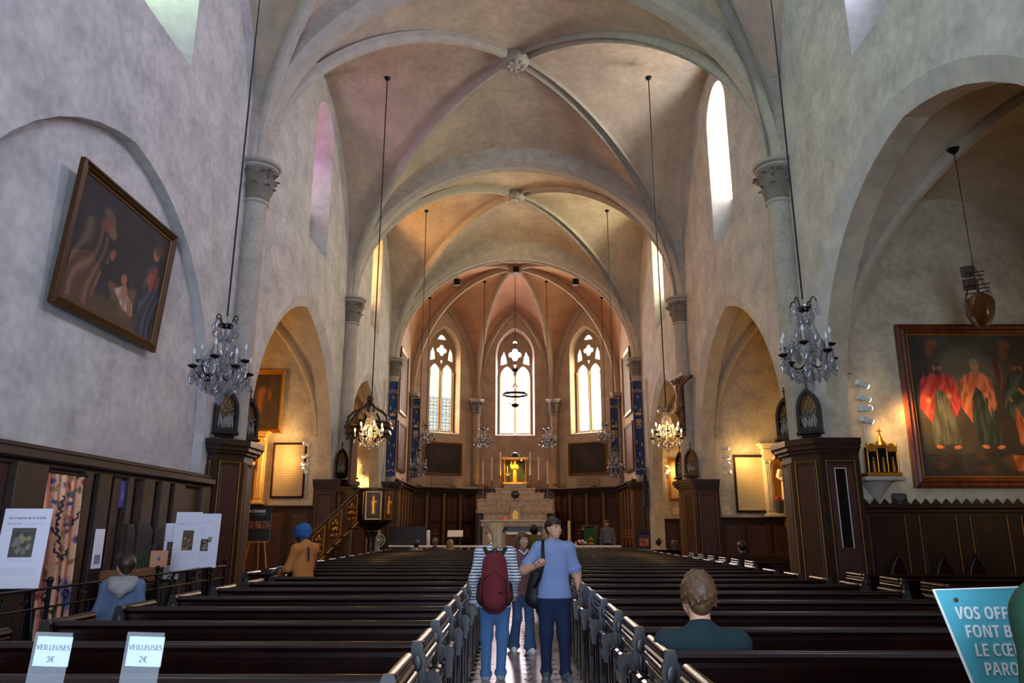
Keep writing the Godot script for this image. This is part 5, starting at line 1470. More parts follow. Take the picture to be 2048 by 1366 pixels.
func pulpit() -> void:
	var t := thing("pulpit", "carved reddish wooden pulpit with gold ornaments and curving stair", "pulpit", v3(-3.98, 0, -20.75))
	var R := 0.52
	var pan := G.new().box(Vector3.ZERO, v3(0.5, 0.84, 0.05), Basis(), 0.015).mesh()
	for k in 6:
		var a := TAU * (k + 0.5) / 6.0 - PI / 2 + 0.3
		if k == 3: continue
		var d := v3(cos(a), 0, sin(a))
		var b := Basis(v3(-d.z, 0, d.x) * -1.0, Vector3.UP, d)
		var p := part(t, "side_panel", pan, M.red_wood)
		p.transform = Transform3D(b, d * 0.46 + v3(0, 2.28, 0))
		part(p, "gilt_border", G.new().box(v3(0, 0.36, 0.028), v3(0.42, 0.012, 0.012)).box(v3(0, -0.36, 0.028), v3(0.42, 0.012, 0.012)).box(v3(0.2, 0, 0.028), v3(0.012, 0.72, 0.012)).box(v3(-0.2, 0, 0.028), v3(0.012, 0.72, 0.012)), M.gold)
		part(p, "gold_figure", G.new().lathe([Vector2(0.0, -0.28), Vector2(0.07, -0.27), Vector2(0.085, -0.2), Vector2(0.06, -0.1), Vector2(0.075, 0.02), Vector2(0.06, 0.12), Vector2(0.025, 0.17), Vector2(0.04, 0.22), Vector2(0.0, 0.28)], Transform3D(Basis().scaled(v3(1, 1, 0.5)), v3(0, 0, 0.03)), 10).ell(v3(0.06, 0.08, 0.05), v3(0.035, 0.05, 0.03), Basis(), 8, 5), M.gold)
	part(t, "tub_floor", G.new().lathe([Vector2(0, 1.6), Vector2(0.2, 1.62), Vector2(0.4, 1.76), Vector2(0.52, 1.84), Vector2(0.55, 1.9), Vector2(0, 1.9)], Transform3D(), 18, 0, TAU, true), M.dark_wood)
	part(t, "tub_rim", G.new().lathe([Vector2(0.45, 2.68), Vector2(0.58, 2.7), Vector2(0.58, 2.75), Vector2(0.45, 2.76), Vector2(0.45, 2.68)], Transform3D(ry(0.3)), 6, 0, TAU, true), M.dark_wood)
	part(t, "support_post", G.new().lathe([Vector2(0.24, 0), Vector2(0.24, 0.15), Vector2(0.13, 0.2), Vector2(0.11, 1.4), Vector2(0.2, 1.6)], Transform3D(), 12), M.dark_wood)
	# stair parapet: five leaning panels on a curve
	var path := [v3(-0.3, 2.72, 0.45), v3(-0.62, 2.3, 0.85), v3(-0.92, 1.88, 1.35), v3(-1.17, 1.5, 1.95), v3(-1.32, 1.18, 2.55)]
	for i in 4:
		var a: Vector3 = path[i]
		var b: Vector3 = path[i + 1]
		var lo := v3(0, -0.86, 0)
		var n := (b - a).cross(Vector3.UP).normalized()
		var g := G.new()
		g.quad(a + lo, b + lo, b, a); g.quad(b + lo + n * 0.05, a + lo + n * 0.05, a + n * 0.05, b + n * 0.05)
		g.quad(a + lo, a + lo + n * 0.05, b + lo + n * 0.05, b + lo)
		var p := part(t, "stair_panel", g, M.red_wood)
		var m := (a + b) / 2 + lo * 0.5
		var xd := (b - a); xd.y = 0; xd = xd.normalized()
		var nn := xd.cross(Vector3.UP).normalized()
		if nn.z < 0: nn = -nn
		part(p, "gold_scrollwork", gold_scroll(m + nn * 0.02, Basis(nn.cross(Vector3.UP) * -1.0, Vector3.UP, nn), 1.25), M.gold)
		var u := (b - a)
		var bo := []
		for q in [[0.14, 0.1], [0.86, 0.1], [0.86, 0.88], [0.14, 0.88], [0.14, 0.1]]: bo.append(a + u * q[0] + lo * q[1] + nn * 0.015)
		part(p, "gilt_border", G.new().tube(bo, 0.009, 5), M.gold)
	part(t, "stair_rail", G.new().tube(path.map(func(p): return p + v3(0, 0.02, 0)), 0.045, 8), M.dark_wood)
	part(t, "stair_string", G.new().tube(path.map(func(p): return p + v3(0, -0.88, 0)), 0.035, 8), M.gilt)
	for k in 8:
		var q := (k + 0.5) / 8.0 * 4.0
		var i := int(q)
		var p: Vector3 = path[i].lerp(path[i + 1], q - i)
		part(t, "step", G.new().box(v3(p.x - 0.32, p.y - 0.95, p.z - 0.12), v3(0.75, 0.05, 0.34), ry(-0.4)), M.dark_wood)
	part(t, "stair_post", G.new().box(v3(-1.34, 0.64, 2.62), v3(0.12, 1.28, 0.12), Basis(), 0.02).ell(v3(-1.34, 1.34, 2.62), v3(0.07, 0.07, 0.07), Basis(), 10, 6), M.dark_wood)
	# back board and sounding board
	part(t, "back_board", G.new().box(v3(-0.62, 3.55, 0.05), v3(0.06, 1.4, 0.75), Basis(), 0.015), M.dark_wood)
	for k in 6: part(t, "back_flute", G.new().tube([v3(-0.58, 2.95, -0.22 + k * 0.11), v3(-0.58, 4.15, -0.22 + k * 0.11)], 0.03, 6), M.pale_brown)
	var cz := v3(-0.2, 0, 0.1)
	part(t, "canopy", G.new().lathe([Vector2(0, 4.22), Vector2(0.6, 4.2), Vector2(0.66, 4.26), Vector2(0.64, 4.36), Vector2(0.7, 4.42), Vector2(0.7, 4.48), Vector2(0, 4.5)], tx(cz, ry(0.39)), 8, 0, TAU, true), M.dark_wood)
	part(t, "canopy_railing", G.new().lathe([Vector2(0.64, 4.5), Vector2(0.66, 4.56), Vector2(0.66, 4.6), Vector2(0.62, 4.6)], tx(cz, ry(0.39)), 8), M.dark_wood)
	for k in 8:
		var a := TAU * k / 8.0 + 0.39
		var d := v3(cos(a), 0, sin(a))
		part(t, "canopy_rib", G.new().tube([cz + d * 0.6 + v3(0, 4.5, 0), cz + d * 0.58 + v3(0, 4.72, 0), cz + d * 0.42 + v3(0, 4.88, 0), cz + d * 0.18 + v3(0, 5.0, 0), cz + d * 0.05 + v3(0, 5.18, 0)], [0.04, 0.038, 0.034, 0.03, 0.026], 6), M.dark_wood)
		for q in 3:
			var e := d.rotated(Vector3.UP, (q - 1) * 0.25)
			part(t, "canopy_tassel", G.new().lathe([Vector2(0.0, -0.1), Vector2(0.03, -0.07), Vector2(0.015, 0)], tx(cz + e * 0.6 + v3(0, 4.2, 0)), 6), M.dark_wood)
	part(t, "canopy_ball", G.new().ell(cz + v3(0, 5.27, 0), v3(0.1, 0.1, 0.1), Basis(), 12, 8), M.dark_wood)

func crucifix() -> void:
	var t := thing("crucifix", "brown wooden crucifix with carved Christ on the right column", "crucifix", v3(4.76, 4.25, -20.98), -1.15)
	part(t, "upright", G.new().box(v3(0, 0.93, -0.1), v3(0.11, 1.86, 0.06), Basis(), 0.01), M.dark_wood)
	part(t, "crossbeam", G.new().box(v3(0, 1.66, -0.1), v3(1.0, 0.1, 0.06), Basis(), 0.01), M.dark_wood)
	part(t, "title_board", G.new().box(v3(0, 1.8, -0.06), v3(0.22, 0.1, 0.02)), M.cream)
	var g := blob([[v3(0, 0.98, -0.01), v3(0, 1.12, 0.0), 0.085, 0.08], [v3(0, 1.12, 0), v3(0, 1.38, 0.02), 0.08, 0.115], [v3(0, 1.46, 0.03), v3(0.01, 1.52, 0.05), 0.04, 0.04], [v3(0.02, 1.6, 0.08), v3(0.02, 1.6, 0.08), 0.082, 0.08],
		[v3(-0.1, 1.44, 0.02), v3(-0.28, 1.56, -0.02), 0.05, 0.038], [v3(-0.28, 1.56, -0.02), v3(-0.46, 1.66, -0.05), 0.036, 0.026], [v3(0.1, 1.44, 0.02), v3(0.28, 1.56, -0.02), 0.05, 0.038], [v3(0.28, 1.56, -0.02), v3(0.46, 1.66, -0.05), 0.036, 0.026],
		[v3(-0.05, 0.96, 0), v3(-0.045, 0.7, 0.09), 0.075, 0.052], [v3(-0.045, 0.7, 0.09), v3(-0.02, 0.44, 0.0), 0.05, 0.03], [v3(0.05, 0.96, 0), v3(0.05, 0.7, 0.1), 0.075, 0.052], [v3(0.05, 0.7, 0.1), v3(0.015, 0.42, 0.01), 0.05, 0.03], [v3(0, 0.42, 0.01), v3(0, 0.34, 0.05), 0.032, 0.025]], 0.022, 40.0)
	part(t, "body", g[0], M.carved_wood)
	part(t, "loincloth", G.new().lathe([Vector2(0.12, 0.82), Vector2(0.13, 0.9), Vector2(0.115, 1.02), Vector2(0.1, 1.04)], Transform3D(Basis().scaled(v3(1.05, 1, 0.85)), v3(0, 0, 0.02)), 14), M.carved_cloth)
	part(t, "foot_rest", G.new().box(v3(0, 0.3, -0.02), v3(0.16, 0.06, 0.18), Basis(), 0.01).ell(v3(0, 0.22, -0.02), v3(0.1, 0.1, 0.08), Basis(), 8, 6), M.dark_wood)

func banner_tex() -> ImageTexture:
	var im := canvas(80, 720, Color(0.09, 0.19, 0.4))
	var gold := Color(0.75, 0.62, 0.32)
	im.fill_rect(Rect2i(0, 0, 4, 720), gold); im.fill_rect(Rect2i(76, 0, 4, 720), gold); im.fill_rect(Rect2i(0, 0, 80, 4), gold)
	for x in 80:
		for q in [[60, 14.0], [74, 14.0], [660, 12.0]]:
			var y := int(q[0] + q[1] * absf(sin(x * PI / 40.0)))
			im.fill_rect(Rect2i(x, y, 1, 5), gold)
	for p in [[40, 130], [22, 210], [56, 230], [20, 470], [58, 490], [38, 560], [22, 610], [56, 625]]:
		im.fill_rect(Rect2i(p[0] - 2, p[1] - 11, 4, 22), gold); im.fill_rect(Rect2i(p[0] - 8, p[1] - 3, 16, 4), gold); dab(im, p[0] / 80.0, (p[1] - 11) / 720.0, 0.05, 0.008, gold)
	for k in 40:
		var a := TAU * k / 40.0
		dab(im, 0.5 + 0.22 * cos(a), 0.45 + 0.05 * sin(a * 2) * 0.7, 0.04, 0.005, gold)
		dab(im, 0.5 + 0.2 * sin(a * 2) * 0.7, 0.46 + 0.045 * cos(a), 0.04, 0.005, gold)
	poly(im, [[0.25, 0.37], [0.2, 0.335], [0.37, 0.352], [0.5, 0.325], [0.63, 0.352], [0.8, 0.335], [0.75, 0.37]], gold, 0.0)
	return pic(im)

func banners() -> void:
	var bt := mat(Color(1, 1, 1), 0.8, 0.0, banner_tex())
	for q in [[-4.86, -28.7, 3.6, 7.4, "left", "near"], [4.86, -28.7, 3.65, 7.42, "right", "near"], [-4.72, -34.6, 3.95, 7.75, "left", "far"], [4.72, -34.6, 3.95, 7.75, "right", "far"]]:
		var t := thing("banner", "tall blue banner with gold emblems, %s one on the %s side of the chancel" % [q[5], q[4]], "banner", v3(q[0], q[2], q[1]), 0.25 * signf(-q[0]), "blue banners on the chancel columns")
		var h: float = q[3] - q[2]
		part(t, "cloth", G.new().grid(8, 30, func(u, w): return v3((u - 0.5) * 0.42, w * h + (0.06 * absf(sin(u * TAU)) if w < 0.02 else 0.0), 0.015 * sin(u * 9.0) + 0.01 * sin(w * 20.0))), bt)
		part(t, "rod", G.new().tube([v3(-0.24, h, 0), v3(0.24, h, 0)], 0.015, 8).ell(v3(-0.25, h, 0), v3(0.025, 0.025, 0.025), Basis(), 8, 5).ell(v3(0.25, h, 0), v3(0.025, 0.025, 0.025), Basis(), 8, 5), M.gold)

func choir_panelling() -> void:
	for i in 5:
		var xf := seg_xf(i)
		var w: float = APSE[i].distance_to(APSE[i + 1])
		var t := Node3D.new()
		t.name = "trim_%d" % trim_n; trim_n += 1
		add_child(t); t.set_meta("kind", "structure"); t.set_meta("label", "dark choir panelling with gilded pilasters round the apse")
		t.transform = xf
		var W := w - 0.1
		part(t, "backing", G.new().box(v3(0, 1.9, 0.12), v3(W, 3.0, 0.1)), M.dark_wood)
		part(t, "cornice", G.new().box(v3(0, 3.45, 0.22), v3(W, 0.12, 0.34), Basis(), 0.03).box(v3(0, 3.55, 0.26), v3(W, 0.1, 0.42), Basis(), 0.03).box(v3(0, 3.36, 0.18), v3(W, 0.1, 0.24), Basis(), 0.02), M.dark_wood)
		part(t, "seat_ledge", G.new().box(v3(0, 0.85, 0.35), v3(W, 0.08, 0.5), Basis(), 0.02).box(v3(0, 0.6, 0.2), v3(W, 0.42, 0.2)), M.dark_wood)
		var n := int(round(W / 0.85))
		for k in n:
			var x := -W / 2 + (k + 0.5) * W / n
			var p := part(t, "panel", G.new().box(v3(x, 2.55, 0.18), v3(0.5, 1.1, 0.03), Basis(), 0.01).box(v3(x, 1.45, 0.18), v3(0.5, 0.85, 0.03), Basis(), 0.01), M.red_wood)
			part(p, "gilt_ornament", gold_scroll(v3(x, 1.45, 0.2), Basis(), 1.1), M.gilt)
			part(t, "gilt_pilaster", G.new().box(v3(x + W / n / 2, 2.05, 0.21), v3(0.13, 2.3, 0.06), Basis(), 0.015).lathe([Vector2(0.07, 3.15), Vector2(0.08, 3.22), Vector2(0.12, 3.32)], tx(v3(x + W / n / 2, 0, 0.2)), 8), M.gilt_soft)
			if k % 2 == 0: part(t, "gilt_crest", G.new().ell(v3(x, 3.68, 0.26), v3(0.12, 0.1, 0.05), Basis(), 10, 6).ell(v3(x - 0.14, 3.63, 0.26), v3(0.1, 0.05, 0.04), rz(0.5), 8, 5).ell(v3(x + 0.14, 3.63, 0.26), v3(0.1, 0.05, 0.04), rz(-0.5), 8, 5), M.gilt_soft)

func altar() -> void:
	var t := thing("high_altar", "stepped cream marble high altar at the end of the nave", "altar", v3(0, 0.4, -35.6))
	part(t, "base_step", G.new().box(v3(0, 0.1, 0.35), v3(4.2, 0.2, 1.9), Basis(), 0.02), M.marble)
	for s in [-1, 1]: part(t, "table_leg", G.new().box(v3(s * 1.38, 0.85, 0.35), v3(0.3, 1.3, 0.5), Basis(), 0.03), M.marble)
	part(t, "table_back", G.new().box(v3(0, 0.8, 0.05), v3(2.5, 1.2, 0.1)), M.green_marble)
	part(t, "table_top", G.new().box(v3(0, 1.5, 0.32), v3(3.2, 0.28, 0.8), Basis(), 0.03), M.marble)
	part(t, "table_edge", G.new().box(v3(0, 1.64, 0.36), v3(3.3, 0.05, 0.86), Basis(), 0.015), M.white_marble)
	for q in [[1.66, 1.98, 1.5, 0.1], [1.98, 2.1, 1.85, 0.2], [2.1, 2.62, 1.8, 0.05], [2.62, 2.92, 1.38, 0.0], [2.92, 3.14, 0.94, 0.0], [3.14, 3.36, 0.54, 0.05]]:
		part(t, "retable_tier", G.new().box(v3(0, (q[0] + q[1]) / 2, -0.1 + q[3] / 2), v3(q[2] * 2, q[1] - q[0], 0.5 + q[3]), Basis(), 0.02), M.marble)
		part(t, "tier_moulding", G.new().box(v3(0, q[1] - 0.02, -0.08 + q[3] / 2), v3(q[2] * 2 + 0.06, 0.045, 0.56 + q[3]), Basis(), 0.015), M.marble)
	for s in [-1, 1]:
		for k in 3: part(t, "carved_scroll", gold_scroll(v3(s * (0.55 + k * 0.42), 2.36, 0.2), Basis(Vector3(0, 1, 0), Vector3(-1, 0, 0), Vector3(0, 0, 1)), 0.9), M.marble)
	part(t, "tabernacle", G.new().box(v3(0, 1.95, 0.3), v3(0.5, 0.62, 0.4), Basis(), 0.03).prism(PackedVector2Array([Vector2(-0.32, 2.26), Vector2(0.32, 2.26), Vector2(0, 2.5)]), 0.42, tx(v3(0, 0, 0.3))), M.marble)
	part(t, "tabernacle_door", G.new().prism(PackedVector2Array(ring(0.13, 1.7, 1.95, 0.02, 6)), 0.03, tx(v3(0, 0, 0.51))), M.gold)
	part(t, "monogram", G.new().ell(v3(0, 2.85, 0.28), v3(0.2, 0.2, 0.06), Basis(), 12, 8).tube([v3(-0.14, 2.9, 0.35), v3(0.0, 2.8, 0.37), v3(0.14, 2.9, 0.35)], 0.03, 6), M.green_marble)
	var c := thing("statue_shrine", "gilt shrine with columns holding the golden Madonna above the altar", "shrine", v3(0, 3.76, -35.75))
	part(c, "floor", G.new().box(v3(0, 0.03, 0), v3(1.25, 0.06, 0.7), Basis(), 0.015), M.gold)
	for s in [-1, 1]:
		for z in [-0.25, 0.25]: part(c, "shrine_column", G.new().lathe([Vector2(0.06, 0.06), Vector2(0.05, 0.12), Vector2(0.035, 0.16), Vector2(0.032, 1.05), Vector2(0.06, 1.12)], tx(v3(s * 0.52, 0, z)), 10), M.gold)
	part(c, "entablature", G.new().box(v3(0, 1.18, 0), v3(1.28, 0.12, 0.72), Basis(), 0.02), M.gold)
	part(c, "dome", G.new().lathe([Vector2(0.28, 1.24), Vector2(0.27, 1.36), Vector2(0.18, 1.48), Vector2(0, 1.52)], Transform3D(), 14), M.dark_wood)
	part(c, "back_cloth", G.new().box(v3(0, 0.6, -0.3), v3(1.0, 1.1, 0.03)), M.teal_cloth)
	var st := thing("madonna_statue", "brightly lit golden Madonna statue above the altar", "statue", v3(-0.02, 3.84, -35.7))
	statue(st, 1.05, M.gold_bright, M.gold_bright, M.gold_bright)
	part(st, "crown", G.new().lathe([Vector2(0.06, 1.03), Vector2(0.075, 1.12), Vector2(0.0, 1.1)], Transform3D(), 8), M.gold_bright)
	part(st, "child", G.new().ell(v3(-0.17, 0.78, 0.06), v3(0.06, 0.12, 0.06), Basis(), 10, 6).ell(v3(-0.17, 0.94, 0.06), v3(0.045, 0.05, 0.045), Basis(), 10, 6), M.gold_bright)
	part(st, "anchor", G.new().tube([v3(-0.34, 0.3, 0.1), v3(-0.36, 0.75, 0.1)], 0.02, 6).tube([v3(-0.46, 0.4, 0.1), v3(-0.34, 0.3, 0.1), v3(-0.22, 0.42, 0.1)], 0.018, 6), M.gold_bright)
	var lp := thing("shrine_lamp", "small warm lamp under the shrine roof", "lamp", v3(0.3, 4.8, -35.35))
	part(lp, "lamp_housing", G.new().box(v3(0, 0.1, 0), v3(0.08, 0.06, 0.08), Basis(), 0.01), M.gold)
	part(lp, "lamp_bulb", G.new().ell(v3(0, 0.05, 0), v3(0.025, 0.025, 0.025), Basis(), 8, 6), M.lens)
	spot(v3(0.3, 4.78, -35.2), v3(-0.05, 4.3, -35.7), Color(1.0, 0.72, 0.32), 4.0, 50.0, 0.04)
	spot(v3(-0.4, 4.75, -35.1), v3(-0.05, 4.2, -35.7), Color(1.0, 0.72, 0.32), 4.0, 50.0, 0.04)
	for k in 6:
		var s := -1 if k < 3 else 1
		var j: int = [2, 1, 0, 0, 1, 2][k]
		var x: float = s * [0.72, 1.13, 1.56][j]
		var yb: float = [3.32, 3.02, 3.02][j] - 0.0
		var cs := thing("altar_candle", "tall altar candle, %s %s of the golden statue" % [["first", "second", "third"][j], "left" if s < 0 else "right"], "candle", v3(x, yb, -35.72), 0, "six tall altar candles")
		var hb: float = [0.85, 0.9, 0.72][j]
		part(cs, "candlestick", G.new().lathe([Vector2(0.12, 0), Vector2(0.1, 0.04), Vector2(0.03, 0.1), Vector2(0.05, hb * 0.4), Vector2(0.025, hb * 0.5), Vector2(0.04, hb * 0.75), Vector2(0.02, hb * 0.85), Vector2(0.07, hb), Vector2(0, hb)], Transform3D(), 10), M.gilt)
		part(cs, "candle", G.new().lathe([Vector2(0.037, hb), Vector2(0.034, hb + 1.1), Vector2(0.01, hb + 1.13), Vector2(0, hb + 1.13)], Transform3D(), 10), M.wax)
	for k in 4:
		var cs := thing("small_candle", "short cream candle on the altar table, %s from the left" % ["first", "second", "third", "fourth"][k], "candle", v3([-1.0, -0.72, 0.8, 1.08][k], 2.07, -35.05), 0, "short candles on the altar")
		part(cs, "candle", G.new().lathe([Vector2(0.04, 0.0), Vector2(0.038, 0.24), Vector2(0, 0.24)], Transform3D(), 8), M.wax)
		part(cs, "dish", G.new().lathe([Vector2(0.07, 0), Vector2(0.075, 0.015), Vector2(0, 0.012)], Transform3D(), 8), M.gold)
	var vl := thing("vigil_lamp", "tiny red vigil lamp on the altar table", "vigil lamp", v3(-0.48, 2.07, -35.05))
	part(vl, "glass_cup", G.new().lathe([Vector2(0.0, 0), Vector2(0.035, 0), Vector2(0.05, 0.1), Vector2(0.045, 0.1)], Transform3D(), 10), M.red_glow)
	part(vl, "foot", G.new().lathe([Vector2(0.05, 0), Vector2(0.04, 0.012), Vector2(0, 0.012)], Transform3D(), 10), M.gold)
	# free-standing altar with a white cloth
	var fa := thing("table_altar", "wooden altar table with a white cloth before the marble altar", "altar", v3(0, 0.4, -31.2))
	part(fa, "top", G.new().box(v3(0, 1.06, 0), v3(2.0, 0.08, 0.9), Basis(), 0.015), M.pale_brown)
	part(fa, "front_panel", G.new().box(v3(0, 0.55, 0.38), v3(1.7, 0.9, 0.05), Basis(), 0.015), M.pale_brown)
	for s in [-1, 1]: part(fa, "side_panel", G.new().box(v3(s * 0.84, 0.52, 0), v3(0.06, 1.04, 0.8), Basis(), 0.015), M.pale_brown)
	part(fa, "altar_cloth", G.new().box(v3(0, 1.12, 0), v3(2.06, 0.03, 0.96), Basis(), 0.01).box(v3(0, 1.08, 0.49), v3(2.06, 0.09, 0.012)), M.white)

func chancel_things() -> void:
	choir_panelling()
	altar()
	var t := thing("communion_rail", "low rail topped with white marble at the front of the nave", "rail", v3(0, 0, -25.9))
	for s in [-1, 1]:
		part(t, "rail_top", G.new().box(v3(s * 2.15, 1.08, 0), v3(2.9, 0.07, 0.3), Basis(), 0.02), M.white_marble)
		part(t, "rail_base", G.new().box(v3(s * 2.15, 0.06, 0), v3(2.9, 0.12, 0.3), Basis(), 0.02), M.white_marble)
		for k in 11: part(t, "baluster", G.new().lathe([Vector2(0.06, 0.12), Vector2(0.06, 0.2), Vector2(0.035, 0.25), Vector2(0.07, 0.45), Vector2(0.035, 0.75), Vector2(0.05, 0.95), Vector2(0.06, 1.05)], tx(v3(s * (0.8 + k * 0.27), 0, 0)), 8), M.marble)
	var l := thing("lectern", "lectern draped in a green cloth with gold embroidery", "lectern", v3(2.72, 0.2, -27.7))
	part(l, "stand", G.new().box(v3(0, 0.7, -0.1), v3(0.3, 1.4, 0.3), Basis(), 0.02).box(v3(0, 0.03, -0.05), v3(0.5, 0.06, 0.5), Basis(), 0.02), M.dark_wood)
	part(l, "book_rest", G.new().box(v3(0, 1.5, 0), v3(0.6, 0.05, 0.45), rx(-0.3), 0.01), M.dark_wood)
	part(l, "green_cloth", G.new().grid(8, 12, func(u, w): return v3((u - 0.5) * 0.46, 0.55 + w * 0.95, 0.24 + 0.012 * sin(u * 12.0))), M.green_cloth)
	part(l, "gold_embroidery", gold_scroll(v3(0, 0.95, 0.262), Basis(), 1.1), M.gold)
	part(l, "microphone", G.new().tube([v3(0.05, 1.5, 0), v3(0.1, 1.75, 0.05), v3(0.2, 1.85, 0.1)], 0.008, 5).ell(v3(0.21, 1.86, 0.1), v3(0.02, 0.02, 0.03), Basis(), 8, 5), M.black)
	var pc := thing("paschal_candle", "thick cream paschal candle on a stand left of the green lectern", "candle", v3(1.95, 0.2, -27.5))
	part(pc, "stand", G.new().lathe([Vector2(0.16, 0), Vector2(0.14, 0.05), Vector2(0.03, 0.12), Vector2(0.05, 0.5), Vector2(0.025, 0.9), Vector2(0.09, 1.12), Vector2(0, 1.12)], Transform3D(), 10), M.gold)
	part(pc, "candle", G.new().lathe([Vector2(0.05, 1.12), Vector2(0.048, 1.75), Vector2(0, 1.76)], Transform3D(), 10), M.wax)
	var fl := thing("flower_vase", "pink and white flower arrangement at the foot of the green lectern", "flowers", v3(2.3, 0.2, -27.35))
	part(fl, "vase", G.new().lathe([Vector2(0.08, 0), Vector2(0.13, 0.2), Vector2(0.08, 0.42), Vector2(0.1, 0.5)], Transform3D(), 10), M.white)
	var r := RandomNumberGenerator.new()
	r.seed = 5
	for k in 22: part(fl, "blossom", G.new().ell(v3(r.randf_range(-0.22, 0.22), 0.6 + r.randf() * 0.45, r.randf_range(-0.15, 0.15)), v3(0.05, 0.045, 0.05), Basis(), 6, 4), [M.pink_petal, M.white, M.leaf_green][k % 3])
	var ms := thing("music_stand", "white sheets on a dark music stand before the choir panelling", "music stand", v3(-2.2, 0.2, -27.5))
	part(ms, "pole", G.new().tube([v3(0, 0.02, 0), v3(0, 1.2, 0)], 0.015, 6).box(v3(0, 0.02, 0), v3(0.4, 0.03, 0.4), Basis(), 0.01), M.black)
	part(ms, "desk", G.new().box(v3(0, 1.28, 0), v3(0.62, 0.3, 0.02), rx(-0.5), 0.005), M.black)
	part(ms, "sheet", G.new().box(v3(0, 1.3, 0.02), v3(0.56, 0.26, 0.01), rx(-0.5)), M.white)
	var og := thing("organ_console", "dark organ console with a white end by the choir stalls", "organ", v3(-4.05, 0.2, -28.2))
	part(og, "case", G.new().box(v3(0, 0.55, 0), v3(1.5, 1.1, 0.7), Basis(), 0.02).box(v3(0, 1.3, -0.2), v3(1.4, 0.5, 0.25), Basis(), 0.02), M.black_wood)
	part(og, "key_desk", G.new().box(v3(0, 0.85, 0.4), v3(1.2, 0.05, 0.2), Basis(), 0.01), M.white)
	part(og, "white_end", G.new().box(v3(0.8, 0.95, 0.1), v3(0.12, 0.95, 0.2), Basis(), 0.03), M.white)
	var fan := thing("floor_fan", "round pale floor fan beside the foot of the pulpit", "fan", v3(-4.36, 0, -24.0))
	part(fan, "stand", G.new().tube([v3(0, 0, 0), v3(0, 1.1, 0)], 0.02, 8).lathe([Vector2(0.22, 0), Vector2(0.2, 0.03), Vector2(0, 0.05)], Transform3D(), 16), M.white_metal)
	part(fan, "cage", G.new().tube(circle3(v3(0, 1.32, 0.0), 0.2, 24), 0.012, 6, false).tube(circle3(v3(0, 1.32, 0.08), 0.13, 24), 0.006, 5, false).ell(v3(0, 1.32, 0.1), v3(0.05, 0.05, 0.02), Basis(), 10, 6), M.white_metal)
	for k in 12: part(fan, "cage_wire", G.new().tube([v3(0, 1.32, 0.1), v3(cos(k * TAU / 12) * 0.13, 1.32 + sin(k * TAU / 12) * 0.13, 0.08), v3(cos(k * TAU / 12) * 0.2, 1.32 + sin(k * TAU / 12) * 0.2, 0)], 0.004, 4), M.white_metal)
	for k in 4: part(fan, "blade", G.new().ell(v3(cos(k * PI / 2) * 0.09, 1.32 + sin(k * PI / 2) * 0.09, 0.0), v3(0.08, 0.055, 0.008), rz(k * PI / 2), 10, 5), M.pale_grey)
	var ps := thing("notice_stand", "small dark stand with an orange picture by the right chancel pier", "notice", v3(4.45, 0, -26.3))
	part(ps, "post", G.new().box(v3(0, 0.5, -0.04), v3(0.06, 1.0, 0.06)).box(v3(0, 0.02, 0), v3(0.4, 0.04, 0.3)), M.black)
	part(ps, "board", G.new().box(v3(0, 1.3, 0), v3(0.42, 0.66, 0.03), rx(-0.1), 0.005), M.black)
	part(ps, "print", G.new().quad(v3(-0.18, 1.06, 0.055), v3(0.18, 1.06, 0.055), v3(0.18, 1.46, 0.015), v3(-0.18, 1.46, 0.015)), mat(Color.WHITE, 0.6, 0.0, sheet_tex(80, 90, Color(0.25, 0.2, 0.3), [], [[0.05, 0.3, 0.9, 0.6, Color(0.7, 0.35, 0.18), Color(0.9, 0.5, 0.2), Color(0.4, 0.2, 0.3)]])))
	var cl := thing("column_loudspeaker", "tall narrow dark loudspeaker beside the right blue banners", "loudspeaker", v3(5.02, 2.5, -28.75))
	part(cl, "cabinet", G.new().box(v3(0, 0.75, 0), v3(0.17, 1.5, 0.14), Basis(), 0.015), M.slate)
	part(cl, "grille", G.new().box(v3(0, 0.75, 0.075), v3(0.13, 1.4, 0.012), Basis(), 0.004), M.black)
	part(cl, "wall_bracket", G.new().box(v3(0.1, 0.75, -0.02), v3(0.12, 0.05, 0.05)), M.iron)
	# loudspeakers hung at the chancel arch
	for q in [[0.04, 12.8, -31.0, "at the crown of the chancel arch"], [-2.6, 12.22, -31.0, "left under the chancel arch"], [2.7, 12.22, -31.0, "right under the chancel arch"]]:
		var s := thing("loudspeaker", "small black loudspeaker %s" % q[3], "loudspeaker", v3(q[0], q[1], q[2]), 0, "loudspeakers at the chancel arch")
		part(s, "cabinet", G.new().box(v3(0, 0.14, 0), v3(0.28, 0.28, 0.26), Basis(), 0.02), M.black)
		part(s, "grille", G.new().box(v3(0, 0.14, 0.135), v3(0.23, 0.23, 0.012), Basis(), 0.004), M.iron)
		part(s, "hanger", G.new().tube([v3(0, 0.28, 0), v3(0, 0.9, 0)], 0.012, 5), M.black)
	for s in [-1, 1]:
		var xf := seg_xf(1 if s < 0 else 3)
		var tb := thing("inscribed_tablet", "pale inscribed tablet under the %s apse painting" % ("left" if s < 0 else "right"), "plaque", xf * v3(0, 3.72, 0.02), atan2(xf.basis.z.x, xf.basis.z.z))
		part(tb, "tablet", G.new().box(v3(0, 0.2, 0), v3(1.2, 0.34, 0.04), Basis(), 0.01), M.apse_stone)
		for k in 2: part(tb, "inscription", G.new().box(v3(0, 0.27 - k * 0.13, 0.021), v3(0.95, 0.03, 0.003)), M.dark_stone)

func circle3(c: Vector3, r: float, n: int) -> Array:
	var o := []
	for k in n + 1: o.append(c + v3(cos(TAU * k / n) * r, sin(TAU * k / n) * r, 0))
	return o

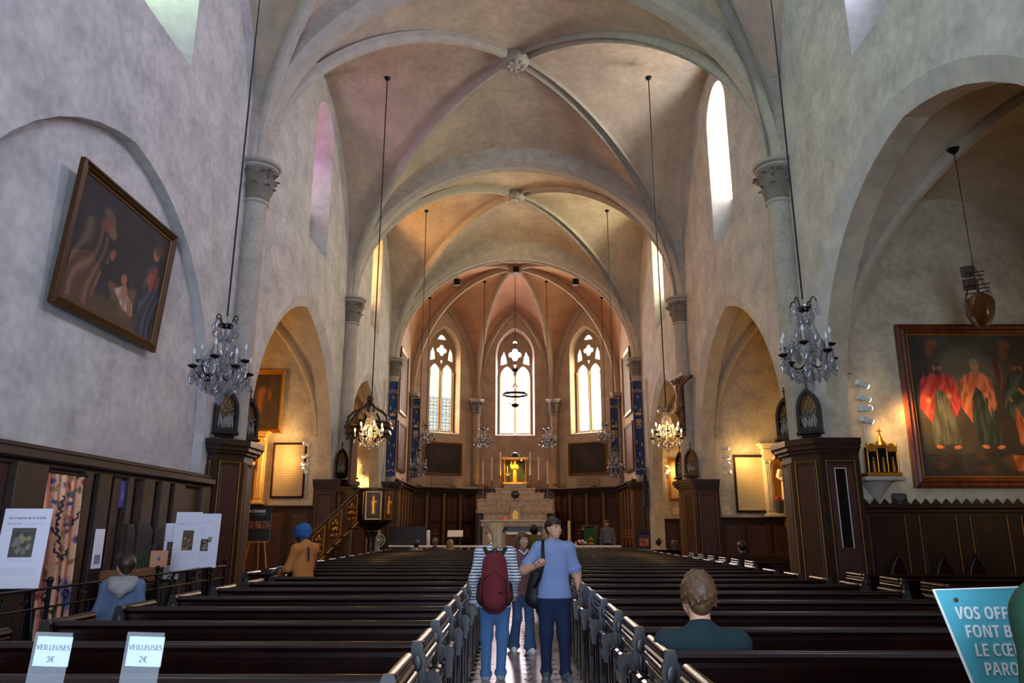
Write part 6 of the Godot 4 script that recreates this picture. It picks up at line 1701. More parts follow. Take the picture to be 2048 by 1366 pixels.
# ---------------------------------------------------------------- left side: crib screen, railing, easels; foreground signs
func crib_screen() -> void:
	var t := thing("crib_screen", "tall screen of staggered dark brown boards along the left wall", "screen", v3(-5.02, 0, 0))
	var boards := [[-5.2, -5.75, 0.0], [-5.75, -6.35, 0.12], [-6.35, -6.95, -0.02], [-6.95, -7.1, 0.06], [-7.1, -7.6, 0.14], [-8.32, -8.5, 0.1], [-8.5, -8.62, 0.0], [-8.62, -8.9, 0.1], [-8.9, -9.02, -0.05], [-9.02, -9.2, 0.06], [-9.28, -9.42, 0.1], [-9.42, -9.62, 0.02], [-9.62, -9.92, 0.13], [-9.92, -10.12, 0.03], [-10.12, -10.38, 0.12], [-10.38, -10.55, 0.02], [-10.55, -10.9, 0.1], [-10.9, -11.5, 0.04], [-11.5, -11.85, 0.1]]
	var bi := 0
	for b in boards:
		var m: Material = M.crib_wood if bi % 3 != 1 else M.crib_wood2
		part(t, "board", G.new().box(v3(b[2] - 0.02, 1.16, (b[0] + b[1]) / 2), v3(0.12, 2.28, absf(b[0] - b[1]) - 0.012), Basis(), 0.01), m)
		bi += 1
	# shorter boards standing proud in front
	for q in [[-9.55, -9.95, 1.75], [-9.98, -10.16, 1.45], [-10.2, -10.48, 1.2], [-9.3, -9.5, 1.72]]:
		part(t, "front_board", G.new().prism(PackedVector2Array([Vector2(-0.5, 0), Vector2(0.5, 0), Vector2(0.5, q[2] - 0.12), Vector2(0.2, q[2]), Vector2(-0.5, q[2])].map(func(p): return p * Vector2(absf(q[0] - q[1]), 1))), 0.08, Transform3D(Basis(v3(0, 0, -1), v3(0, 1, 0), v3(1, 0, 0)), v3(0.15, 0, (q[0] + q[1]) / 2))), M.crib_wood2)
	part(t, "cornice", G.new().box(v3(0.03, 2.38, -8.5), v3(0.34, 0.1, 6.7), Basis(), 0.02).box(v3(0.0, 2.46, -8.5), v3(0.26, 0.06, 6.7), Basis(), 0.02).box(v3(0.08, 2.3, -8.5), v3(0.1, 0.06, 6.7), Basis(), 0.015), M.crib_wood2)
	part(t, "dark_opening", G.new().box(v3(0.055, 2.0, -11.2), v3(0.02, 0.42, 0.4)), M.dark_glass)
	part(t, "back_sheet", G.new().box(v3(-0.115, 1.1, -8.5), v3(0.02, 2.2, 6.6)), M.black_wood)
	var pr := thing("violet_print", "small violet picture set high among the brown boards", "picture", v3(-4.93, 1.92, -9.24))
	part(pr, "print", G.new().box(v3(0, 0.16, 0), v3(0.02, 0.32, 0.14)), mat(Color.WHITE, 0.6, 0.0, murk_tex(61, Color(0.24, 0.22, 0.5), Color(0.4, 0.36, 0.7), Color(0.6, 0.4, 0.6))))
	part(pr, "edge", G.new().box(v3(-0.012, 0.16, 0), v3(0.01, 0.35, 0.17)), M.black_wood)
	var wp := thing("white_notice", "narrow white paper fixed on the brown boards", "notice", v3(-4.87, 1.22, -8.76))
	part(wp, "paper", G.new().box(v3(0, 0.22, 0), v3(0.006, 0.44, 0.2), Basis()), M.paper)
	part(wp, "text_block", G.new().box(v3(0.004, 0.1, 0), v3(0.002, 0.1, 0.12)), M.pale_grey)
	# painted curtain
	var im := canvas(200, 420, Color(0.7, 0.5, 0.38))
	var r := RandomNumberGenerator.new()
	r.seed = 12
	for x in 200:
		var c: Color = [Color(0.82, 0.64, 0.5), Color(0.7, 0.38, 0.28), Color(0.84, 0.76, 0.64), Color(0.76, 0.56, 0.44), Color(0.6, 0.4, 0.36)][int(x / 13.0 + sin(x * 0.2)) % 5]
		im.fill_rect(Rect2i(x, 0, 1, 420), c)
	for k in 240: dab(im, r.randf(), r.randf(), r.randf_range(0.01, 0.05), r.randf_range(0.006, 0.02), [Color(0.55, 0.18, 0.13), Color(0.2, 0.2, 0.36), Color(0.75, 0.62, 0.45), Color(0.3, 0.26, 0.2), Color(0.45, 0.36, 0.2)][k % 5], r.randf() * 3, 0.4)
	for br in [[[0.05, 0.18], [0.3, 0.3], [0.5, 0.42], [0.62, 0.5], [0.6, 0.7], [0.45, 0.95]], [[0.95, 0.12], [0.75, 0.3], [0.6, 0.42]], [[0.2, 0.5], [0.5, 0.55], [0.85, 0.52]], [[0.3, 0.62], [0.5, 0.66], [0.7, 0.8]], [[0.5, 0.42], [0.4, 0.25], [0.45, 0.1]]]:
		for i in br.size() - 1:
			for q in 30:
				var p := Vector2(br[i][0], br[i][1]).lerp(Vector2(br[i + 1][0], br[i + 1][1]), q / 30.0)
				dab(im, p.x + 0.012 * sin(q), p.y, 0.011, 0.005, Color(0.12, 0.1, 0.14), 0.0, 0.3)
	for q in [[0.75, 0.55], [0.8, 0.6], [0.6, 0.78], [0.5, 0.82]]: dab(im, q[0], q[1], 0.12, 0.05, Color(0.17, 0.2, 0.42), 0.5, 0.5)
	var cu := thing("painted_curtain", "red and cream curtain with painted dark branches on the screen", "curtain", v3(-4.98, 0, -7.96))
	part(cu, "cloth", G.new().grid(40, 12, func(u, w): return v3(0.1 + 0.045 * sin(u * 30.0) * (1.2 - w * 0.5) + (1 - w) * 0.15, 0.1 + w * 2.12, 0.36 - u * (0.72 - (1 - w) * 0.22))), mat(Color.WHITE, 0.85, 0.0, pic(im)))
	part(cu, "curtain_rod", G.new().tube([v3(0.1, 2.24, 0.4), v3(0.1, 2.24, -0.4)], 0.015, 8), M.black_wood)
	# planter with agave leaves
	var pl := thing("planter_box", "wooden planter with spiky green leaves in front of the boards", "planter", v3(-4.62, 0, -9.1))
	part(pl, "stand", G.new().box(v3(0, 0.52, 0), v3(0.3, 1.04, 0.9), Basis(), 0.02), M.black_wood)
	part(pl, "box", G.new().box(v3(0, 1.12, 0), v3(0.3, 0.16, 0.86), Basis(), 0.012), M.brown_box)
	for k in 26:
		var z := -0.38 + (k % 13) * 0.06
		var a := r.randf_range(-0.5, 0.5)
		part(pl, "leaf", G.new().tube([v3(0, 1.18, z), v3(0.03 * a, 1.28, z + 0.03 * a), v3(0.1 * a, 1.36 + r.randf() * 0.06, z + 0.1 * a)], [0.014, 0.012, 0.002], 4), M.leaf_green)
	var cd := thing("wooden_card", "small square pale wooden card with a blue mark at the planter", "card", v3(-4.48, 1.2, -9.46), 0.4)
	part(cd, "card", G.new().box(v3(0, 0.1, 0), v3(0.2, 0.2, 0.012), rx(-0.1), 0.003), M.pale_wood)
	part(cd, "blue_mark", G.new().ell(v3(0, 0.1, 0.007), v3(0.018, 0.024, 0.003), Basis(), 8, 5), M.blue_mark)
	part(cd, "prop", G.new().box(v3(0, 0.01, -0.03), v3(0.2, 0.02, 0.08)), M.pale_wood)

func railing() -> void:
	var t := thing("iron_railing", "black wrought-iron railing with scrolls beside the left pews", "railing", v3(-4.2, 0, 0))
	var Z0 := -4.8
	var Z1 := -10.9
	part(t, "top_rail", G.new().box(v3(0, 1.15, (Z0 + Z1) / 2), v3(0.045, 0.022, Z0 - Z1), Basis(), 0.006), M.iron_shiny)
	part(t, "mid_rail", G.new().box(v3(0, 0.99, (Z0 + Z1) / 2), v3(0.03, 0.016, Z0 - Z1), Basis(), 0.004), M.iron_shiny)
	part(t, "bottom_rail", G.new().box(v3(0, 0.12, (Z0 + Z1) / 2), v3(0.03, 0.016, Z0 - Z1)), M.iron_shiny)
	var bal := G.new().tube([v3(0, 0.12, 0), v3(0, 0.99, 0)], 0.009, 6).mesh()
	var sp := []
	for i in 14:
		var a := i * 0.5
		sp.append(v3(0, 1.07 + 0.055 * exp(-a * 0.14) * sin(a), 0.06 * exp(-a * 0.14) * cos(a)))
	var scr := G.new().tube(sp, 0.008, 5).mesh()
	for k in 44: part(t, "baluster", bal, M.iron_shiny, v3(0, 0, Z0 - 0.08 - k * 0.138))
	for k in 20: part(t, "scroll", scr, M.iron_shiny, v3(0, 0, Z0 - 0.2 - k * 0.3))
	for k in 4: part(t, "post", G.new().box(v3(0, 0.6, Z0 - k * (Z0 - Z1) / 3.0), v3(0.035, 1.2, 0.035), Basis(), 0.006).ell(v3(0, 1.22, Z0 - k * (Z0 - Z1) / 3.0), v3(0.03, 0.03, 0.03), Basis(), 8, 5), M.iron_shiny)

func easel(at: Vector3, turn: float, y0: float, w: float, h: float, tex: Texture2D, label: String, title: String, tsize: float, wood: Material) -> Node3D:
	var t := thing("easel_poster", label, "poster", at, turn, "posters on easels")
	var tilt := rx(-0.08)
	for s in [-1, 1]: part(t, "leg", G.new().tube([v3(s * w * 0.75, 0, 0.12), v3(s * w * 0.12, y0 + h * 0.75, -0.05)], 0.016, 6), wood)
	part(t, "leg", G.new().tube([v3(0, 0, -0.4), v3(0, y0 + h * 0.75, -0.07)], 0.016, 6), wood)
	part(t, "ledge", G.new().box(v3(0, y0 - 0.02, 0.05), v3(w * 0.9, 0.025, 0.06), Basis(), 0.005), wood)
	var s := part(t, "sheet", G.new().box(v3(0, h / 2, -0.006), v3(w, h, 0.008)), M.paper)
	s.transform = Transform3D(tilt, v3(0, y0, 0.06))
	part(s, "print", G.new().quad(v3(-w / 2, 0, 0.001), v3(w / 2, 0, 0.001), v3(w / 2, h, 0.001), v3(-w / 2, h, 0.001)), mat(Color.WHITE, 0.7, 0.0, tex))
	if title != "": lettering(s, "title", title, tsize, v3(0, h * 0.88, 0.002), M.ink, false)
	return t

func easels() -> void:
	var bg := Color(0.84, 0.83, 0.88)
	var rows := [[0.1, 0.42, 0.19, 3, 0.6], [0.5, 0.9, 0.185, 1, 0.3], [0.5, 0.92, 0.2, 1, 0.3], [0.5, 0.75, 0.215, 1, 0.3]]
	for k in 4: rows.append([0.25, 0.8, 0.63 + k * 0.016, 1, 0.3])
	for k in 5: rows.append([0.14, 0.9, 0.76 + k * 0.018, 1, 0.4])
	var e := easel(v3(-4.66, 0, -7.1), 0.12, 1.13, 0.42, 0.72, sheet_tex(170, 290, bg, rows, [[0.24, 0.25, 0.5, 0.37, Color(0.3, 0.29, 0.26), Color(0.55, 0.5, 0.36), Color(0.42, 0.44, 0.42)]]), "white crib poster on the nearest easel, with a large brown picture", "Les 4 signes de la crèche", 0.03, M.iron_shiny)
	var r2 := [[0.1, 0.45, 0.3, 3, 0.5], [0.5, 0.9, 0.3, 1, 0.3]]
	for k in 3: r2.append([0.3, 0.75, 0.82 + k * 0.02, 1, 0.3])
	easel(v3(-4.8, 0, -10.45), 0.2, 1.0, 0.3, 0.74, sheet_tex(120, 290, bg, r2, [[0.36, 0.34, 0.34, 0.42, Color(0.28, 0.2, 0.14), Color(0.5, 0.38, 0.25), Color(0.45, 0.15, 0.12)]]), "lower white poster with a narrow tall icon, left of the joined pair", "", 0.03, M.iron_shiny)
	var r3 := [[0.08, 0.35, 0.2, 3, 0.6], [0.42, 0.9, 0.2, 1, 0.3], [0.42, 0.9, 0.22, 1, 0.3]]
	for k in 5: r3.append([0.12, 0.9, 0.7 + k * 0.025, 1, 0.3])
	easel(v3(-4.56, 0, -10.4), 0.15, 1.11, 0.34, 0.78, sheet_tex(130, 290, bg, r3, [[0.34, 0.32, 0.42, 0.34, Color(0.36, 0.26, 0.14), Color(0.6, 0.46, 0.26), Color(0.3, 0.3, 0.2)]]), "tallest white poster of the joined pair, with a golden icon", "", 0.03, M.iron_shiny)
	var r4 := [[0.15, 0.7, 0.15, 2, 0.4]]
	for k in 6: r4.append([0.1, 0.42, 0.26 + k * 0.03, 1, 0.3])
	for k in 5: r4.append([0.15, 0.85, 0.76 + k * 0.03, 1, 0.25])
	easel(v3(-4.3, 0, -10.44), 0.12, 1.15, 0.32, 0.72, sheet_tex(120, 270, bg, r4, [[0.56, 0.44, 0.16, 0.1, Color(0.5, 0.56, 0.3), Color(0.66, 0.7, 0.4), Color(0.4, 0.44, 0.24)], [0.28, 0.48, 0.32, 0.22, Color(0.28, 0.2, 0.16), Color(0.6, 0.4, 0.3), Color(0.5, 0.5, 0.46)]]), "right white poster of the joined pair, with a small brown photo", "", 0.03, M.iron_shiny)
	# pulpit notice on a pale wooden easel
	var ch := easel(v3(-5.36, 0, -15.6), 0.12, 1.42, 0.5, 0.68, sheet_tex(160, 220, Color(0.06, 0.06, 0.06), [[0.55, 0.9, 0.14, 1, -0.2]], [[0.06, 0.4, 0.27, 0.24, Color(0.45, 0.16, 0.08), Color(0.7, 0.36, 0.2), Color(0.3, 0.1, 0.08)], [0.37, 0.4, 0.27, 0.24, Color(0.45, 0.16, 0.08), Color(0.7, 0.36, 0.2), Color(0.6, 0.5, 0.4)], [0.68, 0.4, 0.27, 0.24, Color(0.45, 0.2, 0.1), Color(0.7, 0.36, 0.2), Color(0.3, 0.1, 0.08)]]), "black pulpit notice with orange photos on a pale wooden easel", "", 0.05, M.pale_wood)
	var sh := ch.get_node("sheet")
	lettering(sh, "title", "LA CHAIRE", 0.075, v3(-0.06, 0.6, 0.002), M.white)
	lettering(sh, "subtitle", "LA PAROLE", 0.05, v3(0.04, 0.535, 0.002), M.pale_grey, false)

func signs() -> void:
	# candle stand just inside the frame's lower edge, with two price labels
	var st := thing("candle_stand", "dark candle-sales counter below the two price signs", "counter", v3(-1.45, 0, -2.55))
	part(st, "top", G.new().box(v3(0, 0.98, 0), v3(0.9, 0.05, 0.4), Basis(), 0.01), M.black_wood)
	part(st, "cabinet", G.new().box(v3(0, 0.48, 0), v3(0.82, 0.96, 0.34), Basis(), 0.01), M.black_wood)
	for k in 2:
		var t := thing("price_sign", ["left white sign reading VEILLEUSES 3€ on a clear acrylic holder", "right white sign reading VEILLEUSES 2€ on a clear acrylic holder"][k], "sign", v3([-1.605, -1.297][k], 1.005, -2.6), 0, "candle price signs")
		var b := rx(-0.06) * rz(-0.03)
		var h := part(t, "holder", G.new().box(v3(0, 0.16, 0), v3(0.125, 0.32, 0.006), b, 0.002), M.acrylic)
		part(h, "foot", G.new().box(v3(0, 0.004, -0.03), v3(0.125, 0.008, 0.09), Basis(), 0.002), M.acrylic)
		var c := part(t, "card", G.new().box(Vector3.ZERO, v3(0.118, 0.092, 0.002)), M.sign_white)
		c.transform = Transform3D(b, b * v3(0, 0.26, 0.006))
		lettering(c, "lettering", "VEILLEUSES", 0.0215, v3(0, 0.012, 0.0012), M.ink_blue, false)
		lettering(c, "lettering", ["3€", "2€"][k], 0.025, v3(-0.002, -0.024, 0.0012), M.ink_blue, false)
	# turquoise offering poster at the right edge
	var p := thing("offering_poster", "turquoise poster asking for offerings, at the right foreground edge", "poster", v3(1.42, 0.74, -2.2))
	var tl := rx(-0.12)
	var sh := part(p, "sheet", G.new().prism(PackedVector2Array([Vector2(-0.235, 0.75), Vector2(0.28, 0.765), Vector2(0.34, 0.0), Vector2(-0.06, 0.0)]), 0.008), M.turquoise)
	sh.basis = tl
	part(sh, "white_border", G.new().tube([v3(-0.06, 0, 0.004), v3(-0.235, 0.75, 0.004), v3(0.28, 0.765, 0.004)], 0.0045, 6), M.white)
	var words := ["VOS OFFRANDES", "FONT BATTRE", "LE CŒUR DE VOTRE", "PAROISSE"]
	for k in 4:
		var o := lettering(sh, "lettering", words[k], 0.047, v3(-0.185 + k * 0.0165, 0.685 - k * 0.05, 0.0055), M.white, true, false, 0.002, HORIZONTAL_ALIGNMENT_LEFT)
		o.scale = v3(0.82, 1, 1)
	part(sh, "pin", G.new().ell(v3(-0.175, 0.722, 0.006), v3(0.007, 0.007, 0.004), Basis(), 8, 5), M.rust)
	part(sh, "grey_print", G.new().ell(v3(0.02, 0.36, 0.004), v3(0.022, 0.05, 0.001), Basis(), 10, 4), M.pale_grey)
	var ps := thing("poster_stand", "dark stand behind the turquoise poster", "stand", v3(1.5, 0, -2.32))
	part(ps, "post", G.new().box(v3(0, 0.36, 0), v3(0.05, 0.72, 0.05)).box(v3(0, 0.02, 0), v3(0.4, 0.04, 0.4), Basis(), 0.01), M.black)
	part(ps, "ledge", G.new().box(v3(0, 0.72, 0.08), v3(0.5, 0.03, 0.2), Basis(), 0.008), M.black)

# ---------------------------------------------------------------- figures: smooth union of tapered capsules, meshed as surface nets
# bones: [a, b, ra, rb, group = 0, flat = Vector3.ONE]; returns one G per group, cut along the groups from one continuous surface
func blob(bones: Array, cell: float, k: float, regroup = null) -> Array:
	var lo := Vector3.INF
	var hi := -Vector3.INF
	for b in bones:
		var r: float = maxf(b[2], b[3]) + 4 * cell
		lo = lo.min(b[0] - Vector3.ONE * r).min(b[1] - Vector3.ONE * r)
		hi = hi.max(b[0] + Vector3.ONE * r).max(b[1] + Vector3.ONE * r)
	var nx := int((hi.x - lo.x) / cell) + 2
	var ny := int((hi.y - lo.y) / cell) + 2
	var nz := int((hi.z - lo.z) / cell) + 2
	var N := nx * ny * nz
	var f := PackedFloat32Array()
	f.resize(N)
	var bd := PackedFloat32Array()
	bd.resize(N); bd.fill(9.0)
	var bg := PackedByteArray()
	bg.resize(N)
	for b in bones:
		var a: Vector3 = b[0]
		var e: Vector3 = b[1]
		var ra: float = b[2]
		var dr: float = b[3] - ra
		var grp: int = b[4] if b.size() > 4 else 0
		var fl: Vector3 = b[5] if b.size() > 5 else Vector3.ONE
		var m := maxf(ra, b[3]) + 2.5 * cell + 1.2 / k
		var p0 := (a.min(e) - Vector3.ONE * m - lo) / cell
		var p1 := (a.max(e) + Vector3.ONE * m - lo) / cell
		var ab := e - a
		var L2 := ab.length_squared()
		var inv := 1.0 / L2 if L2 > 1e-9 else 0.0
		for z in range(maxi(0, int(p0.z)), mini(nz, int(p1.z) + 2)):
			for y in range(maxi(0, int(p0.y)), mini(ny, int(p1.y) + 2)):
				var row := (z * ny + y) * nx
				for x in range(maxi(0, int(p0.x)), mini(nx, int(p1.x) + 2)):
					var q := lo + Vector3(x, y, z) * cell - a
					var t := clampf(q.dot(ab) * inv, 0.0, 1.0)
					var d := ((q - ab * t) * fl).length() - ra - dr * t
					if d > m: continue
					f[row + x] += exp(-k * d)
					if d < bd[row + x]:
						bd[row + x] = d; bg[row + x] = grp
	var nn := 1
	for b in bones: nn = maxi(nn, (b[4] if b.size() > 4 else 0) + 1)
	var id := PackedInt32Array()
	id.resize(N); id.fill(-1)
	var vs := PackedVector3Array()
	var vg := PackedByteArray()
	var off := [0, 1, nx, nx + 1, nx * ny, nx * ny + 1, nx * ny + nx, nx * ny + nx + 1]
	var cv := [Vector3(0, 0, 0), Vector3(1, 0, 0), Vector3(0, 1, 0), Vector3(1, 1, 0), Vector3(0, 0, 1), Vector3(1, 0, 1), Vector3(0, 1, 1), Vector3(1, 1, 1)]
	var ed := [[0, 1], [2, 3], [4, 5], [6, 7], [0, 2], [1, 3], [4, 6], [5, 7], [0, 4], [1, 5], [2, 6], [3, 7]]
	var sx := nx * ny
	for z in nz - 1:
		for y in ny - 1:
			var row := (z * ny + y) * nx
			for x in nx - 1:
				var i := row + x
				var s0 := f[i] > 1.0
				if s0 == (f[i + 1] > 1.0) and s0 == (f[i + nx] > 1.0) and s0 == (f[i + nx + 1] > 1.0) and s0 == (f[i + sx] > 1.0) and s0 == (f[i + sx + 1] > 1.0) and s0 == (f[i + sx + nx] > 1.0) and s0 == (f[i + sx + nx + 1] > 1.0): continue
				var c := Vector3.ZERO
				var n := 0
				for e in ed:
					var fa := f[i + off[e[0]]]
					var fb := f[i + off[e[1]]]
					if (fa > 1.0) == (fb > 1.0): continue
					var la := log(maxf(fa, 1e-4))
					var lb := log(maxf(fb, 1e-4))
					c += cv[e[0]].lerp(cv[e[1]], clampf(la / (la - lb), 0.0, 1.0)); n += 1
				id[i] = vs.size()
				vs.push_back(lo + (Vector3(x, y, z) + c / n) * cell)
				var best := 9.0
				var gg := 0
				for o in off:
					if bd[i + o] < best:
						best = bd[i + o]; gg = bg[i + o]
				if regroup != null: gg = regroup.call(vs[-1], gg)
				vg.push_back(gg)
	var out := []
	var maps := []
	for g in nn:
		out.append(G.new()); maps.append({})
	var emit := func(q: Array) -> void:
		var cnt := {}
		for v in q: cnt[vg[v]] = cnt.get(vg[v], 0) + 1
		var gg: int = vg[q[0]]
		for c in cnt:
			if cnt[c] > cnt.get(gg, 0): gg = c
		var G0: G = out[gg]
		var mp: Dictionary = maps[gg]
		var ix := []
		for v in q:
			if not mp.has(v): mp[v] = G0.vert(vs[v])
			ix.append(mp[v])
		G0.t.append_array([ix[0], ix[1], ix[2], ix[0], ix[2], ix[3]])
	for z in range(1, nz - 1):
		for y in range(1, ny - 1):
			var row := (z * ny + y) * nx
			for x in range(1, nx - 1):
				var i := row + x
				if id[i] < 0: continue
				var s0 := f[i] > 1.0
				for ax in 3:
					var st: int = [1, nx, sx][ax]
					if s0 == (f[i + st] > 1.0): continue
					var u: int = [nx, sx, 1][ax]
					var w: int = [sx, 1, nx][ax]
					var q := [id[i - u - w], id[i - w], id[i], id[i - u]]
					if q.min() < 0: continue
					if not s0: q.reverse()
					emit.call(q)
	return out

# head about 0.23 m tall round the origin, face towards +z
func head_bones() -> Array:
	var B := [[v3(0, 0.035, -0.012), v3(0, 0.03, 0.0), 0.088, 0.086, 0, v3(1.16, 1, 0.92)], [v3(0, -0.02, 0.02), v3(0, -0.055, 0.035), 0.066, 0.055, 0, v3(1.05, 1, 1)], [v3(0, -0.075, 0.045), v3(0, -0.09, 0.058), 0.042, 0.026],
		[v3(0, 0.022, 0.082), v3(0, -0.022, 0.103), 0.009, 0.013], [v3(-0.012, -0.027, 0.092), v3(0.012, -0.027, 0.092), 0.011, 0.011],
		[v3(-0.035, 0.033, 0.076), v3(0.035, 0.033, 0.076), 0.014, 0.014], [v3(-0.014, -0.056, 0.087), v3(0.014, -0.056, 0.087), 0.0085, 0.0085], [v3(-0.011, -0.068, 0.085), v3(0.011, -0.068, 0.085), 0.009, 0.009]]
	for s in [-1, 1]:
		B.append([v3(s * 0.04, -0.015, 0.062), v3(s * 0.045, -0.04, 0.045), 0.026, 0.026])
		B.append([v3(s * 0.079, 0.012, -0.008), v3(s * 0.078, -0.022, -0.002), 0.016, 0.011, 0, v3(1.8, 1, 0.8)])
	return B

# hand at the wrist origin, fingers along -y, palm facing +z, thumb towards +x * side; curl in radians
func hand_bones(side: float, curl: float) -> Array:
	var B := [[v3(-0.02, -0.02, 0), v3(-0.024, -0.085, 0), 0.018, 0.016, 0, v3(1, 1, 1.3)], [v3(0.014, -0.02, 0), v3(0.022, -0.085, 0), 0.018, 0.016, 0, v3(1, 1, 1.3)], [v3(0, 0.01, 0), v3(0, -0.05, 0), 0.026, 0.022, 0, v3(1, 1, 1.4)]]
	for k in 4:
		var x := (-0.03 + k * 0.02) * -side
		var L: float = [0.024, 0.03, 0.033, 0.028][k]
		var p: Vector3 = v3(x, -0.09, 0)
		var a := curl * 0.4
		for j in 3:
			var q: Vector3 = p + v3(0, -cos(a), sin(a)) * L * [1.15, 0.8, 0.65][j]
			B.append([p, q, [0.0095, 0.0088, 0.008][j], [0.0088, 0.008, 0.007][j]])
			p = q; a += curl * 0.7
	var t0 := v3(side * 0.026, -0.02, 0.008)
	var t1 := v3(side * 0.052, -0.055, 0.02)
	var t2 := t1 + v3(side * 0.006 - side * 0.02 * curl, -0.028, 0.012 + 0.012 * curl)
	B.append([t0, t1, 0.015, 0.012]); B.append([t1, t2, 0.0115, 0.009])
	return B

func moved(bones: Array, xf: Transform3D, k := 1.0, grp := -1) -> Array:
	return bones.map(func(b):
		var c: Array = b.duplicate()
		c[0] = xf * (b[0] * k); c[1] = xf * (b[1] * k); c[2] = b[2] * k; c[3] = b[3] * k
		while c.size() < 5: c.append(0)
		if grp >= 0: c[4] = grp
		return c)

# hem or cuff: a narrow band hugging the cut edge of a garment
func band(g: G, c: Vector3, axis: Vector3, rmax: float, hh: float, grow: float) -> G:
	var n := 28
	var x := axis.cross(v3(0.3, 0.2, 1)).normalized()
	var y := axis.cross(x)
	var r := []
	r.resize(n); r.fill(0.0)
	for p in g.v:
		var d := p - c
		if absf(d.dot(axis)) > hh * 1.6: continue
		var e := Vector2(d.dot(x), d.dot(y))
		if e.length() > rmax: continue
		var i := int(fposmod(e.angle(), TAU) / TAU * n) % n
		r[i] = maxf(r[i], e.length())
	for q in 3:
		for i in n:
			if r[i] == 0.0: r[i] = maxf(r[(i + 1) % n], r[(i + n - 1) % n])
	var s := []
	for i in n: s.append((r[i] * 2 + r[(i + 1) % n] + r[(i + n - 1) % n]) / 4.0 + grow)
	return G.new().grid(n, 6, func(u, w):
		var i := int(round(u * n)) % n
		var a := TAU * (i + 0.5) / n
		var rr: float = s[i] + grow * 1.2 * sin(w * PI)
		return c + (x * cos(a) + y * sin(a)) * rr + axis * lerpf(-hh, hh, w))

